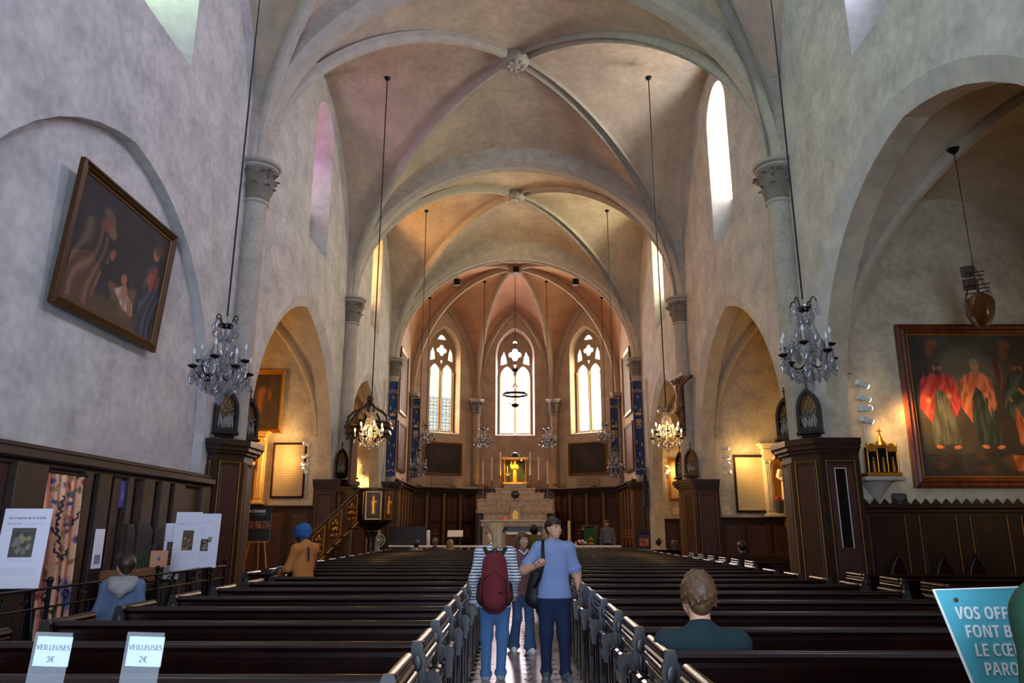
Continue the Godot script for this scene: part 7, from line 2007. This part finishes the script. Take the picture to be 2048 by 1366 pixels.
# spec: joints J (local metres, face +z), scale h, materials, sleeve length 0..2, cells
func person(called_label: String, at: Vector3, turn: float, J: Dictionary, o: Dictionary) -> Node3D:
	var t := thing("person", called_label, "person", at, turn)
	var k: float = o.get("scale", 1.0)
	var cell: float = o.get("cell", 0.014)
	var fat: float = o.get("fat", 1.0)
	var top := 1
	var legs := 2
	var S := func(p): return p * k
	var B := []
	var fl := v3(1, 1, 1.45)
	var ch: Vector3 = J.chest
	var pe: Vector3 = J.pelvis
	var wa := ch.lerp(pe, 0.6)
	var upd := (ch - pe).normalized()
	B.append([ch + upd * 0.05, ch - upd * 0.1, 0.15 * fat, 0.152 * fat, top, fl])
	B.append([ch - upd * 0.1, wa, 0.15 * fat, 0.142 * fat, top, fl])
	B.append([wa, pe + upd * 0.0, 0.142 * fat, 0.158 * fat, top, fl])
	if o.get("hem", 0.0) != 0.0: B.append([pe, pe - upd * o.hem, 0.162 * fat, 0.165 * fat, top, v3(1, 1, 1.3)])
	B.append([pe - upd * (0.03 + o.get("hem", 0.0)), pe - upd * (0.09 + o.get("hem", 0.0) * 0.5), 0.155 * fat, 0.14 * fat, legs, v3(1, 1, 1.25)])
	var neck: Vector3 = J.neck
	B.append([neck - upd * 0.03, neck + upd * 0.01, 0.05, 0.046, top])
	B.append([neck - upd * 0.06, neck - upd * 0.02, 0.075, 0.064, top])
	for s in ["l", "r"]:
		var sh: Vector3 = J["sh_" + s]
		var el: Vector3 = J["el_" + s]
		var wr: Vector3 = J["wr_" + s]
		B.append([neck - upd * 0.06, sh, 0.07, 0.068 * fat, top])
		var sl: float = o.get("sleeve", 2.0)
		if sl >= 1.9:
			B.append([sh, el, 0.066 * fat, 0.05 * fat, top]); B.append([el, wr, 0.05 * fat, 0.037, top])
		else:
			var m := sh.lerp(el, minf(sl, 1.0))
			B.append([sh, m, 0.068 * fat, 0.062 * fat, top]); B.append([m, el, 0.05 * fat, 0.042 * fat, 0]); B.append([el, wr, 0.043 * fat, 0.028, 0])
		var hp: Vector3 = J["hip_" + s]
		var kn: Vector3 = J["kn_" + s]
		var an: Vector3 = J["an_" + s]
		var toe: Vector3 = J["toe_" + s]
		var fl2: float = o.get("flare", 1.0)
		if o.get("shorts", false):
			B.append([hp, hp.lerp(kn, 0.85), 0.1 * fat, 0.09, legs]); B.append([hp.lerp(kn, 0.85), kn, 0.062, 0.055, 0]); B.append([kn, kn.lerp(an, 0.35), 0.055, 0.058, 0]); B.append([kn.lerp(an, 0.35), an, 0.056, 0.034, 0])
		else:
			B.append([hp, kn, 0.098 * fat, 0.068 * fat, legs]); B.append([kn, an + v3(0, 0.02, 0), 0.067 * fat, 0.052 * fl2, legs])
		B.append([an - v3(0, 0.035, 0), toe, 0.045, 0.036, 3, v3(1, 0.9, 1)])
		B.append([an - v3(0, 0.045, 0) - (toe - an).normalized() * 0.02, an - v3(0, 0.04, 0), 0.04, 0.042, 3])
	B = moved(B, Transform3D(), k)
	var hy: float = (pe.y - 0.03 - o.get("hem", 0.0)) * k
	var seat: bool = J.kn_l.y > 0.5
	var parts := blob(B, cell, o.get("k", 55.0), func(p: Vector3, g: int) -> int:
		if seat or g == 0 or g == 3 or absf(p.x) > 0.19 * k: return g
		return 1 if p.y > hy else 2)
	var skin: G = parts[0]
	# head and hands on finer grids, added to the body's surface
	var hb := Transform3D(ry(o.get("look", 0.0)) * rx(o.get("nod", 0.0)) * rz(o.get("tilt", 0.0)), J.head * k)
	var fine: float = o.get("fine", 0.006)
	var hk: float = o.get("head_scale", 1.0) * (k if k > 0.9 else lerpf(k, 1.0, 0.6))
	skin.add(blob(moved(head_bones(), hb, hk) + moved([[neck - upd * 0.03, J.head + v3(0, -0.05, -0.012), 0.056, 0.052]], Transform3D(), k), fine, 130.0)[0])
	for s in ["l", "r"]:
		if o.get("hands", true):
			var wr: Vector3 = J["wr_" + s] * k
			var el: Vector3 = J["el_" + s] * k
			var dn := (el - wr).normalized()
			var hx: Vector3 = o.get("palm_" + s, v3(0, 0, 1))
			var zz := (hx - dn * hx.dot(dn)).normalized()
			var bs := Basis(dn.cross(zz), dn, zz)
			skin.add(blob(moved(hand_bones(1.0 if s == "l" else -1.0, o.get("curl", 0.5)), Transform3D(bs, wr), k), maxf(fine, 0.0045), 170.0)[0])
	part(t, "body", skin, o.skin)
	part(t, o.get("top_name", "sweater"), parts[1], o.top)
	part(t, o.get("legs_name", "trousers"), parts[2], o.legs)
	for s in [-1.0, 1.0]:
		var one := G.new()
		var mp := {}
		for q in range(0, parts[3].t.size(), 3):
			if signf(parts[3].v[parts[3].t[q]].x) != s: continue
			for e in 3:
				var vi: int = parts[3].t[q + e]
				if not mp.has(vi): mp[vi] = one.vert(parts[3].v[vi])
				one.t.push_back(mp[vi])
		if one.t.size() > 0: part(t, "shoe", one, o.shoes)
	if not seat and cell < 0.02:
		part(t, "hem", band(parts[1], v3(pe.x * k, hy + cell, pe.z * k), Vector3.UP, 0.24 * k, cell * 1.3, 0.004), o.get("hem_mat", o.top))
		for s in ["l", "r"]:
			if o.get("sleeve", 2.0) < 1.9:
				var m: Vector3 = J["sh_" + s].lerp(J["el_" + s], minf(o.sleeve, 1.0)) * k
				part(t, "sleeve_cuff", band(parts[1], m, (J["sh_" + s] - J["el_" + s]).normalized(), 0.1 * k, cell * 1.4, 0.004), o.top)
			else:
				part(t, "sleeve_cuff", band(parts[1], J["wr_" + s].lerp(J["el_" + s], 0.06) * k, (J["el_" + s] - J["wr_" + s]).normalized(), 0.07 * k, cell * 1.5, 0.004), o.get("hem_mat", o.top))
			if not o.get("shorts", false):
				var q: Vector3 = J["an_" + s] * k
				part(t, "trouser_cuff", band(parts[2], q + v3(0, 0.0, 0), Vector3.UP, 0.052 * o.get("flare", 1.0) * 1.35 * k, cell * 2.0, 0.005), o.legs)
	if o.get("face", true):
		for s in [-1, 1]:
			var e := part(t, "eye", G.new().ell(hb * (v3(s * 0.031, 0.012, 0.0885) * hk), v3(0.0125, 0.0075, 0.007) * hk, hb.basis, 10, 6), M.eye_white)
			part(e, "iris", G.new().ell(hb * (v3(s * 0.031, 0.012, 0.0935) * hk), v3(0.0062, 0.0066, 0.004) * hk, hb.basis, 8, 5), M.iris)
			part(t, "eyebrow", G.new().tube([hb * (v3(s * 0.013, 0.036, 0.1) * hk), hb * (v3(s * 0.032, 0.036, 0.0965) * hk), hb * (v3(s * 0.052, 0.03, 0.083) * hk)], 0.005 * hk, 5), o.hair)
		part(t, "mouth", G.new().tube([hb * (v3(-0.021, -0.062, 0.091) * hk), hb * (v3(0, -0.0625, 0.101) * hk), hb * (v3(0.021, -0.062, 0.091) * hk)], 0.005 * hk, 5), M.lip)
	var H := [[v3(0, 0.052, -0.03), v3(0, 0.055, 0.01), 0.088, 0.08, 0, v3(1.07, 1, 0.95)], [v3(0, 0.02, -0.05), v3(0, -0.02, -0.055), 0.074, 0.055, 0, v3(0.98, 1, 1)]]
	for s in [-1, 1]: H.append([v3(s * 0.05, 0.065, 0.035), v3(s * 0.07, 0.03, 0.0), 0.03, 0.016])
	var style: String = o.get("hair_style", "short")
	if style == "long":
		for s in [-1, 1]:
			H.append([v3(s * 0.05, 0.06, 0.01), v3(s * 0.08, -0.05, -0.02), 0.034, 0.026]); H.append([v3(s * 0.08, -0.05, -0.02), v3(s * 0.09, -0.17, -0.015), 0.027, 0.022]); H.append([v3(s * 0.09, -0.17, -0.015), v3(s * 0.085, -0.25, 0.0), 0.022, 0.01])
			H.append([v3(s * 0.04, 0.0, -0.07), v3(s * 0.055, -0.15, -0.075), 0.045, 0.034]); H.append([v3(s * 0.055, -0.15, -0.075), v3(s * 0.06, -0.27, -0.07), 0.034, 0.012])
		H.append([v3(0, 0.0, -0.075), v3(0, -0.16, -0.085), 0.05, 0.036]); H.append([v3(0, -0.16, -0.085), v3(0.01, -0.29, -0.08), 0.036, 0.012])
	elif style == "spiky":
		for q in 90:
			var ph := q * 2.39996
			var yy := 1.0 - 1.35 * (q + 0.5) / 90.0
			var rr := sqrt(1.0 - yy * yy)
			var dd := v3(cos(ph) * rr, yy, sin(ph) * rr)
			if dd.z > 0.45 and dd.y < 0.5: continue
			var p0 := v3(0, 0.04, -0.018) + dd * v3(0.076, 0.088, 0.092)
			H.append([p0, p0 + dd * 0.016 + v3(0.008 * sin(q * 1.7), -0.02 + 0.03 * dd.y, 0.0), 0.011, 0.005])
		for q in 16: H.append([v3(sin(q * 2.4) * 0.04, 0.085, cos(q * 2.4) * 0.04 - 0.02), v3(sin(q * 2.4) * (0.03 + 0.03 * (q % 3) / 2.0), 0.15 - 0.016 * (q % 3), cos(q * 2.4) * 0.05 - 0.02), 0.024, 0.006])
	if style == "wrap":
		var W := [[v3(0, 0.055, -0.04), v3(0, 0.06, 0.02), 0.1, 0.095, 0], [v3(0, 0.1, -0.06), v3(0, 0.11, 0.02), 0.08, 0.075, 0], [v3(0.0, 0.0, -0.085), v3(0, 0.05, -0.09), 0.055, 0.07, 0]]
		part(t, "head_wrap", blob(moved(W, hb, hk), 0.009, 70.0)[0], o.hair)
		var tw := G.new()
		for q in 5: tw.tube(range(9).map(func(i): return hb * (v3(sin(i * 0.39 - 1.57) * 0.106, 0.03 + q * 0.022 + 0.012 * sin(i * 0.8 + q), cos(i * 0.39 - 1.57) * 0.098 - 0.01) * hk)), 0.008, 5)
		part(t, "wrap_fold", tw, o.hair)
	else:
		part(t, "hair", blob(moved(H, hb, hk), 0.0055 if style == "spiky" else maxf(fine, 0.008), 130.0 if style == "spiky" else 80.0)[0], o.hair)
	return t

func stand() -> Dictionary:
	return {"head": v3(0, 1.645, 0.015), "neck": v3(0, 1.5, -0.015), "chest": v3(0, 1.3, 0), "pelvis": v3(0, 0.97, 0),
		"sh_l": v3(0.175, 1.425, -0.01), "el_l": v3(0.245, 1.13, -0.035), "wr_l": v3(0.25, 0.885, 0.045), "sh_r": v3(-0.175, 1.425, -0.01), "el_r": v3(-0.245, 1.13, -0.035), "wr_r": v3(-0.25, 0.885, 0.045),
		"hip_l": v3(0.088, 0.9, 0), "kn_l": v3(0.1, 0.49, 0.02), "an_l": v3(0.1, 0.09, -0.02), "toe_l": v3(0.115, 0.035, 0.13), "hip_r": v3(-0.088, 0.9, 0), "kn_r": v3(-0.1, 0.49, 0.02), "an_r": v3(-0.1, 0.09, -0.02), "toe_r": v3(-0.115, 0.035, 0.13)}

func seated() -> Dictionary:
	return {"head": v3(0, 1.2, 0.03), "neck": v3(0, 1.06, -0.01), "chest": v3(0, 0.86, -0.01), "pelvis": v3(0, 0.58, 0),
		"sh_l": v3(0.175, 0.985, -0.01), "el_l": v3(0.23, 0.74, 0.06), "wr_l": v3(0.14, 0.68, 0.28), "sh_r": v3(-0.175, 0.985, -0.01), "el_r": v3(-0.23, 0.74, 0.06), "wr_r": v3(-0.14, 0.68, 0.28),
		"hip_l": v3(0.09, 0.55, 0.03), "kn_l": v3(0.12, 0.53, 0.38), "an_l": v3(0.12, 0.1, 0.3), "toe_l": v3(0.13, 0.035, 0.42), "hip_r": v3(-0.09, 0.55, 0.03), "kn_r": v3(-0.12, 0.53, 0.38), "an_r": v3(-0.12, 0.1, 0.3), "toe_r": v3(-0.13, 0.035, 0.42)}

func cloth(c: Color, rough := 0.9) -> StandardMaterial3D:
	var m := mat(c, rough)
	m.albedo_texture = M.weave; m.uv1_triplanar = true; m.uv1_scale = Vector3.ONE * 7.0
	return m

func people() -> void:
	var im := Image.create(8, 128, false, Image.FORMAT_RGB8)
	for y in 128: im.fill_rect(Rect2i(0, y, 8, 1), Color(0.13, 0.14, 0.2) if y % 32 < 13 else Color(0.86, 0.87, 0.9))
	var stripes := mat(Color.WHITE, 0.9, 0.0, pic(im))
	stripes.uv1_triplanar = true; stripes.uv1_scale = Vector3.ONE * 7.4
	stripes.texture_filter = BaseMaterial3D.TEXTURE_FILTER_LINEAR
	var skin := mat(Color(0.8, 0.58, 0.47), 0.55)
	var skin2 := mat(Color(0.66, 0.44, 0.34), 0.55)
	var dark_skin := mat(Color(0.2, 0.12, 0.09), 0.5)
	var blond := hair_mat(Color(0.72, 0.56, 0.36))
	var brown := hair_mat(Color(0.2, 0.14, 0.1))
	var lbrown := hair_mat(Color(0.36, 0.24, 0.16))
	var black := hair_mat(Color(0.05, 0.04, 0.04))
	var denim := cloth(Color(0.34, 0.5, 0.7))
	var navy := cloth(Color(0.1, 0.16, 0.3))
	# woman seen from behind
	var j := stand()
	j.wr_l = v3(0.265, 0.86, 0.03); j.el_l = v3(0.255, 1.13, -0.05); j.el_r = v3(-0.25, 1.14, -0.02); j.wr_r = v3(-0.22, 0.95, 0.17); j.kn_r = v3(-0.09, 0.49, 0.06); j.an_r = v3(-0.07, 0.09, 0.05); j.toe_r = v3(-0.08, 0.035, 0.2)
	var w := person("woman with long blond hair in a striped sweater carrying a dark red backpack", v3(-0.28, 0, -8.9), PI, j, {"scale": 0.975, "cell": 0.012, "fine": 0.005, "fat": 1.02, "hem": 0.12, "skin": skin, "top": stripes, "legs": denim, "legs_name": "jeans", "shoes": mat(Color(0.6, 0.64, 0.66), 0.6), "hair": blond, "hair_style": "long", "look": 1.25, "flare": 1.05, "top_name": "striped_sweater", "hem_mat": mat(Color(0.82, 0.85, 0.9), 0.9)})
	var bp := blob([[v3(0, 1.28, -0.22), v3(0, 0.95, -0.24), 0.13, 0.165, 0, v3(0.95, 1, 1.25)], [v3(0, 0.93, -0.23), v3(0, 0.88, -0.22), 0.165, 0.145, 0, v3(0.95, 1, 1.3)], [v3(0, 1.12, -0.34), v3(0, 0.9, -0.36), 0.08, 0.11, 0, v3(0.9, 1, 1.5)]], 0.014, 50.0)
	var pk := thing("backpack", "dark red backpack worn by the woman in the striped sweater", "backpack", v3(-0.28, 0, -8.9), PI)
	part(pk, "bag", bp[0], cloth(Color(0.46, 0.12, 0.16)))
	for s in [-1, 1]: part(pk, "shoulder_strap", G.new().tube([v3(s * 0.07, 1.36, -0.22), v3(s * 0.12, 1.44, -0.08), v3(s * 0.14, 1.36, 0.1), v3(s * 0.17, 1.1, 0.12), v3(s * 0.19, 0.9, -0.12), v3(s * 0.15, 0.84, -0.2)], 0.024, 8), M.black)
	part(pk, "grab_handle", G.new().tube([v3(-0.06, 1.4, -0.23), v3(0, 1.44, -0.25), v3(0.06, 1.4, -0.23)], 0.012, 6), M.black)
	part(pk, "zip", G.new().tube([v3(-0.14, 0.84, -0.36), v3(-0.13, 1.1, -0.38), v3(0.0, 1.22, -0.4), v3(0.13, 1.1, -0.38), v3(0.14, 0.84, -0.36)], 0.005, 5), M.black)
	part(pk, "logo", G.new().tube([v3(-0.13, 1.0, -0.45), v3(-0.1, 1.04, -0.455), v3(-0.09, 0.99, -0.46), v3(-0.05, 0.98, -0.46), v3(-0.13, 0.975, -0.455)], 0.006, 5), M.black)
	var gl := thing("eyeglasses", "dark eyeglasses on the blond woman's face", "glasses", v3(-0.28, 0, -8.9), PI)
	var hb := Transform3D(ry(1.25), v3(0, 1.645, 0.015) * 0.975)
	for s in [-1, 1]:
		part(gl, "lens_rim", G.new().tube(circle3(v3(s * 0.033, 0.012, 0.102), 0.022, 14).map(func(p): return hb * p), 0.003, 5, false), M.black)
		part(gl, "temple", G.new().tube([hb * v3(s * 0.056, 0.018, 0.1), hb * v3(s * 0.08, 0.016, 0.0)], 0.003, 5), M.black)
	var bow := thing("hair_clip", "black bow clip in the blond woman's hair", "hair clip", v3(-0.28, 0, -8.9), PI)
	part(bow, "bow", G.new().ell(hb * v3(-0.03, 0.06, -0.118), v3(0.045, 0.022, 0.012), hb.basis * rz(0.5), 10, 6).ell(hb * v3(0.03, 0.04, -0.118), v3(0.04, 0.022, 0.012), hb.basis * rz(-0.6), 10, 6), M.black)
	part(bow, "knot", G.new().ell(hb * v3(0, 0.05, -0.122), v3(0.012, 0.014, 0.012), hb.basis, 8, 5), M.black)
	# man in the blue T-shirt
	j = stand()
	j.el_r = v3(-0.35, 1.18, 0.0); j.wr_r = v3(-0.22, 1.23, 0.15); j.wr_l = v3(0.3, 0.88, 0.05); j.el_l = v3(0.27, 1.13, -0.03); j.kn_l = v3(0.1, 0.49, 0.05); j.an_l = v3(0.11, 0.09, 0.06); j.toe_l = v3(0.14, 0.035, 0.21)
	var mn := person("tall man in a light blue T-shirt and dark jeans facing the camera in the aisle", v3(0.41, 0, -9.0), 0.05, j, {"scale": 1.01, "cell": 0.012, "fine": 0.005, "fat": 1.07, "hem": 0.06, "sleeve": 0.75, "skin": skin, "top": cloth(Color(0.55, 0.62, 0.8)), "top_name": "t_shirt", "legs": navy, "legs_name": "jeans", "shoes": mat(Color(0.36, 0.4, 0.43), 0.6), "hair": brown, "look": 0.55, "curl": 1.5, "palm_r": v3(0.3, 1.0, 0.3), "palm_l": v3(-0.6, 0, 0.5), "flare": 1.1})
	var bg := thing("shoulder_bag", "black bag on a strap over the man's shoulder", "bag", v3(0.41, 0, -9.0), 0.05)
	part(bg, "strap", G.new().tube([v3(-0.17, 1.16, -0.2), v3(-0.15, 1.47, -0.1), v3(-0.13, 1.52, 0.02), v3(-0.14, 1.42, 0.115), v3(-0.14, 1.27, 0.16), v3(-0.18, 1.1, 0.1), v3(-0.22, 1.0, -0.08)], 0.021, 8), M.black)
	part(bg, "bag", blob([[v3(-0.16, 1.12, -0.24), v3(-0.2, 0.86, -0.22), 0.1, 0.12, 0, v3(0.9, 1, 1.3)]], 0.02, 50.0)[0], M.black)
	# girl behind them
	j = stand()
	j.kn_r = v3(-0.1, 0.49, 0.05); j.an_r = v3(-0.12, 0.09, -0.1); j.toe_r = v3(-0.14, 0.035, 0.04); j.kn_l = v3(0.09, 0.49, 0.08); j.an_l = v3(0.09, 0.09, 0.1); j.toe_l = v3(0.1, 0.035, 0.24)
	var gr := person("girl with long brown hair in a dusty pink sweatshirt and flared jeans", v3(0.06, 0, -10.9), 0.25, j, {"scale": 0.912, "cell": 0.013, "fine": 0.005, "fat": 0.94, "hem": 0.1, "skin": mat(Color(0.78, 0.56, 0.46), 0.55), "top": cloth(Color(0.55, 0.37, 0.37)), "top_name": "sweatshirt", "legs": cloth(Color(0.26, 0.38, 0.54)), "legs_name": "jeans", "shoes": M.white, "hair": lbrown, "hair_style": "long", "look": 0.3, "flare": 1.7})
	lettering(gr, "chest_letter", "R", 0.1, v3(0.07, 1.2, 0.135), M.paper)
	part(gr, "collar", G.new().tube([v3(-0.07, 1.37, 0.05), v3(-0.02, 1.33, 0.09), v3(0.0, 1.31, 0.1), v3(0.02, 1.33, 0.09), v3(0.07, 1.37, 0.05)], 0.012, 6), M.paper)
	# man with the mustard backpack, walking away
	j = stand()
	j.wr_r = v3(-0.14, 1.3, 0.22); j.el_r = v3(-0.27, 1.16, 0.03); j.kn_r = v3(-0.1, 0.5, 0.1); j.an_r = v3(-0.1, 0.1, 0.14); j.toe_r = v3(-0.12, 0.035, 0.3)
	person("dark-haired man in a mustard top and black shorts walking away down the aisle", v3(0.36, 0, -15.6), PI + 0.15, j, {"scale": 0.985, "cell": 0.017, "fine": 0.008, "fat": 1.08, "sleeve": 0.8, "shorts": true, "skin": mat(Color(0.5, 0.32, 0.24), 0.55), "top": cloth(Color(0.42, 0.36, 0.08)), "top_name": "t_shirt", "legs": cloth(Color(0.03, 0.03, 0.035)), "legs_name": "shorts", "shoes": mat(Color(0.12, 0.1, 0.08), 0.6), "hair": black, "look": -0.4})
	var mb := thing("backpack", "black sling bag on the man in the mustard top", "backpack", v3(0.36, 0, -15.6), PI + 0.15)
	part(mb, "bag", blob([[v3(0.06, 1.28, -0.22), v3(0.08, 1.02, -0.22), 0.09, 0.11, 0, v3(0.9, 1, 1.3)]], 0.025, 50.0)[0], M.black)
	part(mb, "strap", G.new().tube([v3(0.1, 1.35, -0.2), v3(0.14, 1.47, -0.04), v3(0.08, 1.3, 0.13), v3(-0.05, 1.15, 0.15), v3(-0.2, 1.0, 0.0), v3(-0.04, 1.0, -0.2)], 0.02, 6), M.black)
	# person with the blue head wrap
	j = stand()
	j.head = v3(0, 1.6, 0.06); j.el_l = v3(0.23, 1.16, 0.08); j.wr_l = v3(0.13, 1.1, 0.3); j.el_r = v3(-0.23, 1.16, 0.08); j.wr_r = v3(-0.12, 1.1, 0.3)
	person("person in a blue head wrap and orange-brown shirt reading among the left pews", v3(-3.02, 0, -10.72), -2.05, j, {"scale": 0.975, "cell": 0.015, "fine": 0.007, "fat": 1.05, "hem": 0.1, "skin": dark_skin, "top": cloth(Color(0.76, 0.47, 0.22)), "top_name": "shirt", "legs": cloth(Color(0.06, 0.06, 0.07)), "shoes": M.black, "hair": cloth(Color(0.15, 0.36, 0.6)), "hair_style": "wrap", "nod": 0.3, "curl": 0.7})
	var bk := thing("booklet", "thin pale booklet held by the person in the blue head wrap", "booklet", v3(-3.02, 0, -10.72) + ry(-2.05) * v3(0.0, 1.1, 0.44), -2.05)
	part(bk, "cover", G.new().box(v3(0, 0, 0), v3(0.2, 0.012, 0.16), rx(0.5), 0.003), M.pale_grey)
	part(bk, "page", G.new().box(v3(0, 0.008, 0.002), v3(0.19, 0.004, 0.15), rx(0.5)), M.paper)
	var sc := thing("scarf_strap", "black strap hanging down the back of the orange-brown shirt", "strap", v3(-3.02, 0, -10.72), -2.05)
	part(sc, "strap", G.new().tube([v3(0.03, 1.44, -0.07), v3(0.05, 1.36, -0.125), v3(0.05, 1.22, -0.13)], [0.016, 0.02, 0.012], 6), M.black)
	# child at the railing
	j = stand()
	person("small boy in a denim jacket with a pale hood at the iron railing", v3(-3.86, 0, -7.45), PI + 0.35, j, {"scale": 0.79, "cell": 0.014, "fine": 0.007, "fat": 1.0, "hem": 0.08, "skin": skin2, "top": cloth(Color(0.36, 0.43, 0.54)), "top_name": "denim_jacket", "legs": cloth(Color(0.1, 0.12, 0.16)), "shoes": M.white, "hair": brown, "look": 0.4})
	var hd := thing("hood", "pale grey hood lying on the boy's denim jacket", "hood", v3(-3.86, 0, -7.45), PI + 0.35)
	part(hd, "hood", blob([[v3(-0.09, 1.17, -0.04), v3(0.09, 1.17, -0.04), 0.05, 0.05], [v3(-0.06, 1.13, -0.1), v3(0.06, 1.13, -0.1), 0.06, 0.06], [v3(0, 1.07, -0.12), v3(0, 1.05, -0.12), 0.05, 0.035]], 0.014, 60.0)[0], cloth(Color(0.6, 0.58, 0.58)))
	part(hd, "hood_seam", G.new().tube([v3(0, 1.2, -0.11), v3(0, 1.12, -0.165), v3(0, 1.03, -0.165)], 0.004, 5), M.pale_grey)
	# seated man in teal, from behind
	j = seated()
	person("ginger-haired man in a dark teal shirt seated in the near right pew", v3(0.98, 0, -4.33), PI, j, {"scale": 1.06, "cell": 0.013, "fine": 0.006, "fat": 1.02, "skin": skin, "top": cloth(Color(0.05, 0.16, 0.18)), "top_name": "shirt", "legs": navy, "shoes": M.black, "hair": hair_mat(Color(0.4, 0.27, 0.16)), "hair_style": "spiky"})
	# man on the chancel step
	j = stand()
	person("man in a grey sweater with a dark strap standing right of the green lectern", v3(3.35, 0.2, -27.6), -0.3, j, {"scale": 1.0, "cell": 0.024, "fine": 0.012, "fat": 1.02, "skin": skin2, "top": cloth(Color(0.42, 0.44, 0.46)), "legs": cloth(Color(0.08, 0.09, 0.12)), "shoes": M.black, "hair": brown, "look": -0.3, "hands": true})
	# far seated people
	for q in [[v3(-2.42, 0, -22.62), "grey-haired man in a grey top seated in the front left pews", Color(0.2, 0.22, 0.25), hair_mat(Color(0.45, 0.44, 0.42)), "short", 1.05], [v3(-1.97, 0, -22.62), "blond long-haired person seated beside the grey-haired man", Color(0.36, 0.28, 0.18), blond, "long", 1.02], [v3(-2.98, 0, -22.62), "dark-haired person in white seated leftmost in the front left pews", Color(0.7, 0.7, 0.68), black, "short", 1.0],
			[v3(4.36, 0, -23.15), "dark-haired person in a cream top seated below the crucifix pier", Color(0.78, 0.74, 0.56), brown, "short", 1.04], [v3(4.85, 0, -23.15), "brown-haired person in a brown top seated right of the cream top", Color(0.2, 0.12, 0.08), lbrown, "long", 1.0], [v3(4.98, 0, -16.75), "man in a black hooded jacket seated before the Christ statue niche", Color(0.03, 0.032, 0.035), black, "short", 1.05]]:
		person(q[1], q[0], PI, seated(), {"scale": q[5], "cell": 0.024, "fine": 0.011, "fat": 1.02, "skin": skin2, "top": cloth(q[2]), "top_name": "top", "legs": navy, "shoes": M.black, "hair": q[3], "hair_style": q[4], "hands": false, "face": false})
	# shoulder at the right edge
	j = stand()
	person("person in a green sweater cut off by the right edge of the picture", v3(1.33, 0, -1.75), PI, j, {"scale": 1.03, "cell": 0.016, "fine": 0.01, "fat": 1.08, "skin": skin2, "top": cloth(Color(0.1, 0.3, 0.2)), "legs": navy, "shoes": M.black, "hair": brown})

func hair_mat(c: Color) -> StandardMaterial3D:
	var m := mat(c, 0.5)
	m.albedo_texture = M.strands; m.uv1_triplanar = true; m.uv1_scale = v3(6, 1.2, 6)
	return m

func objects() -> void:
	pews()
	columns()
	piers()
	chandeliers()
	paintings()
	chapel_things()
	pulpit()
	crucifix()
	banners()
	chancel_things()
	crib_screen()
	railing()
	easels()
	signs()
	print("things ", Time.get_ticks_msec())
	people()

func _ready() -> void:
	var cam := Camera3D.new()
	cam.name = "camera"; add_child(cam)
	cam.fov = 50.14; cam.near = 0.05; cam.far = 200.0
	cam.position = v3(-0.06, 1.66, 0.0)
	cam.rotation = v3(deg_to_rad(14.405), 0.00265, 0.0)
	cam.current = true
	var we := WorldEnvironment.new()
	we.name = "world_environment"; add_child(we)
	var env := Environment.new()
	we.environment = env
	env.background_mode = Environment.BG_SKY
	env.sky = Sky.new()
	env.sky.sky_material = ProceduralSkyMaterial.new()
	env.tonemap_mode = Environment.TONE_MAPPER_LINEAR
	env.tonemap_exposure = EXPOSURE
	env.sdfgi_enabled = true; env.ssao_enabled = true; env.ssil_enabled = true
	materials()
	back_of_church()
	nave_walls()
	nave_vaults()
	nave_windows()
	chapels()
	apse()
	floors()
	print("structure ", Time.get_ticks_msec())
	objects()
	print("done ", Time.get_ticks_msec())

const EXPOSURE := 1.1
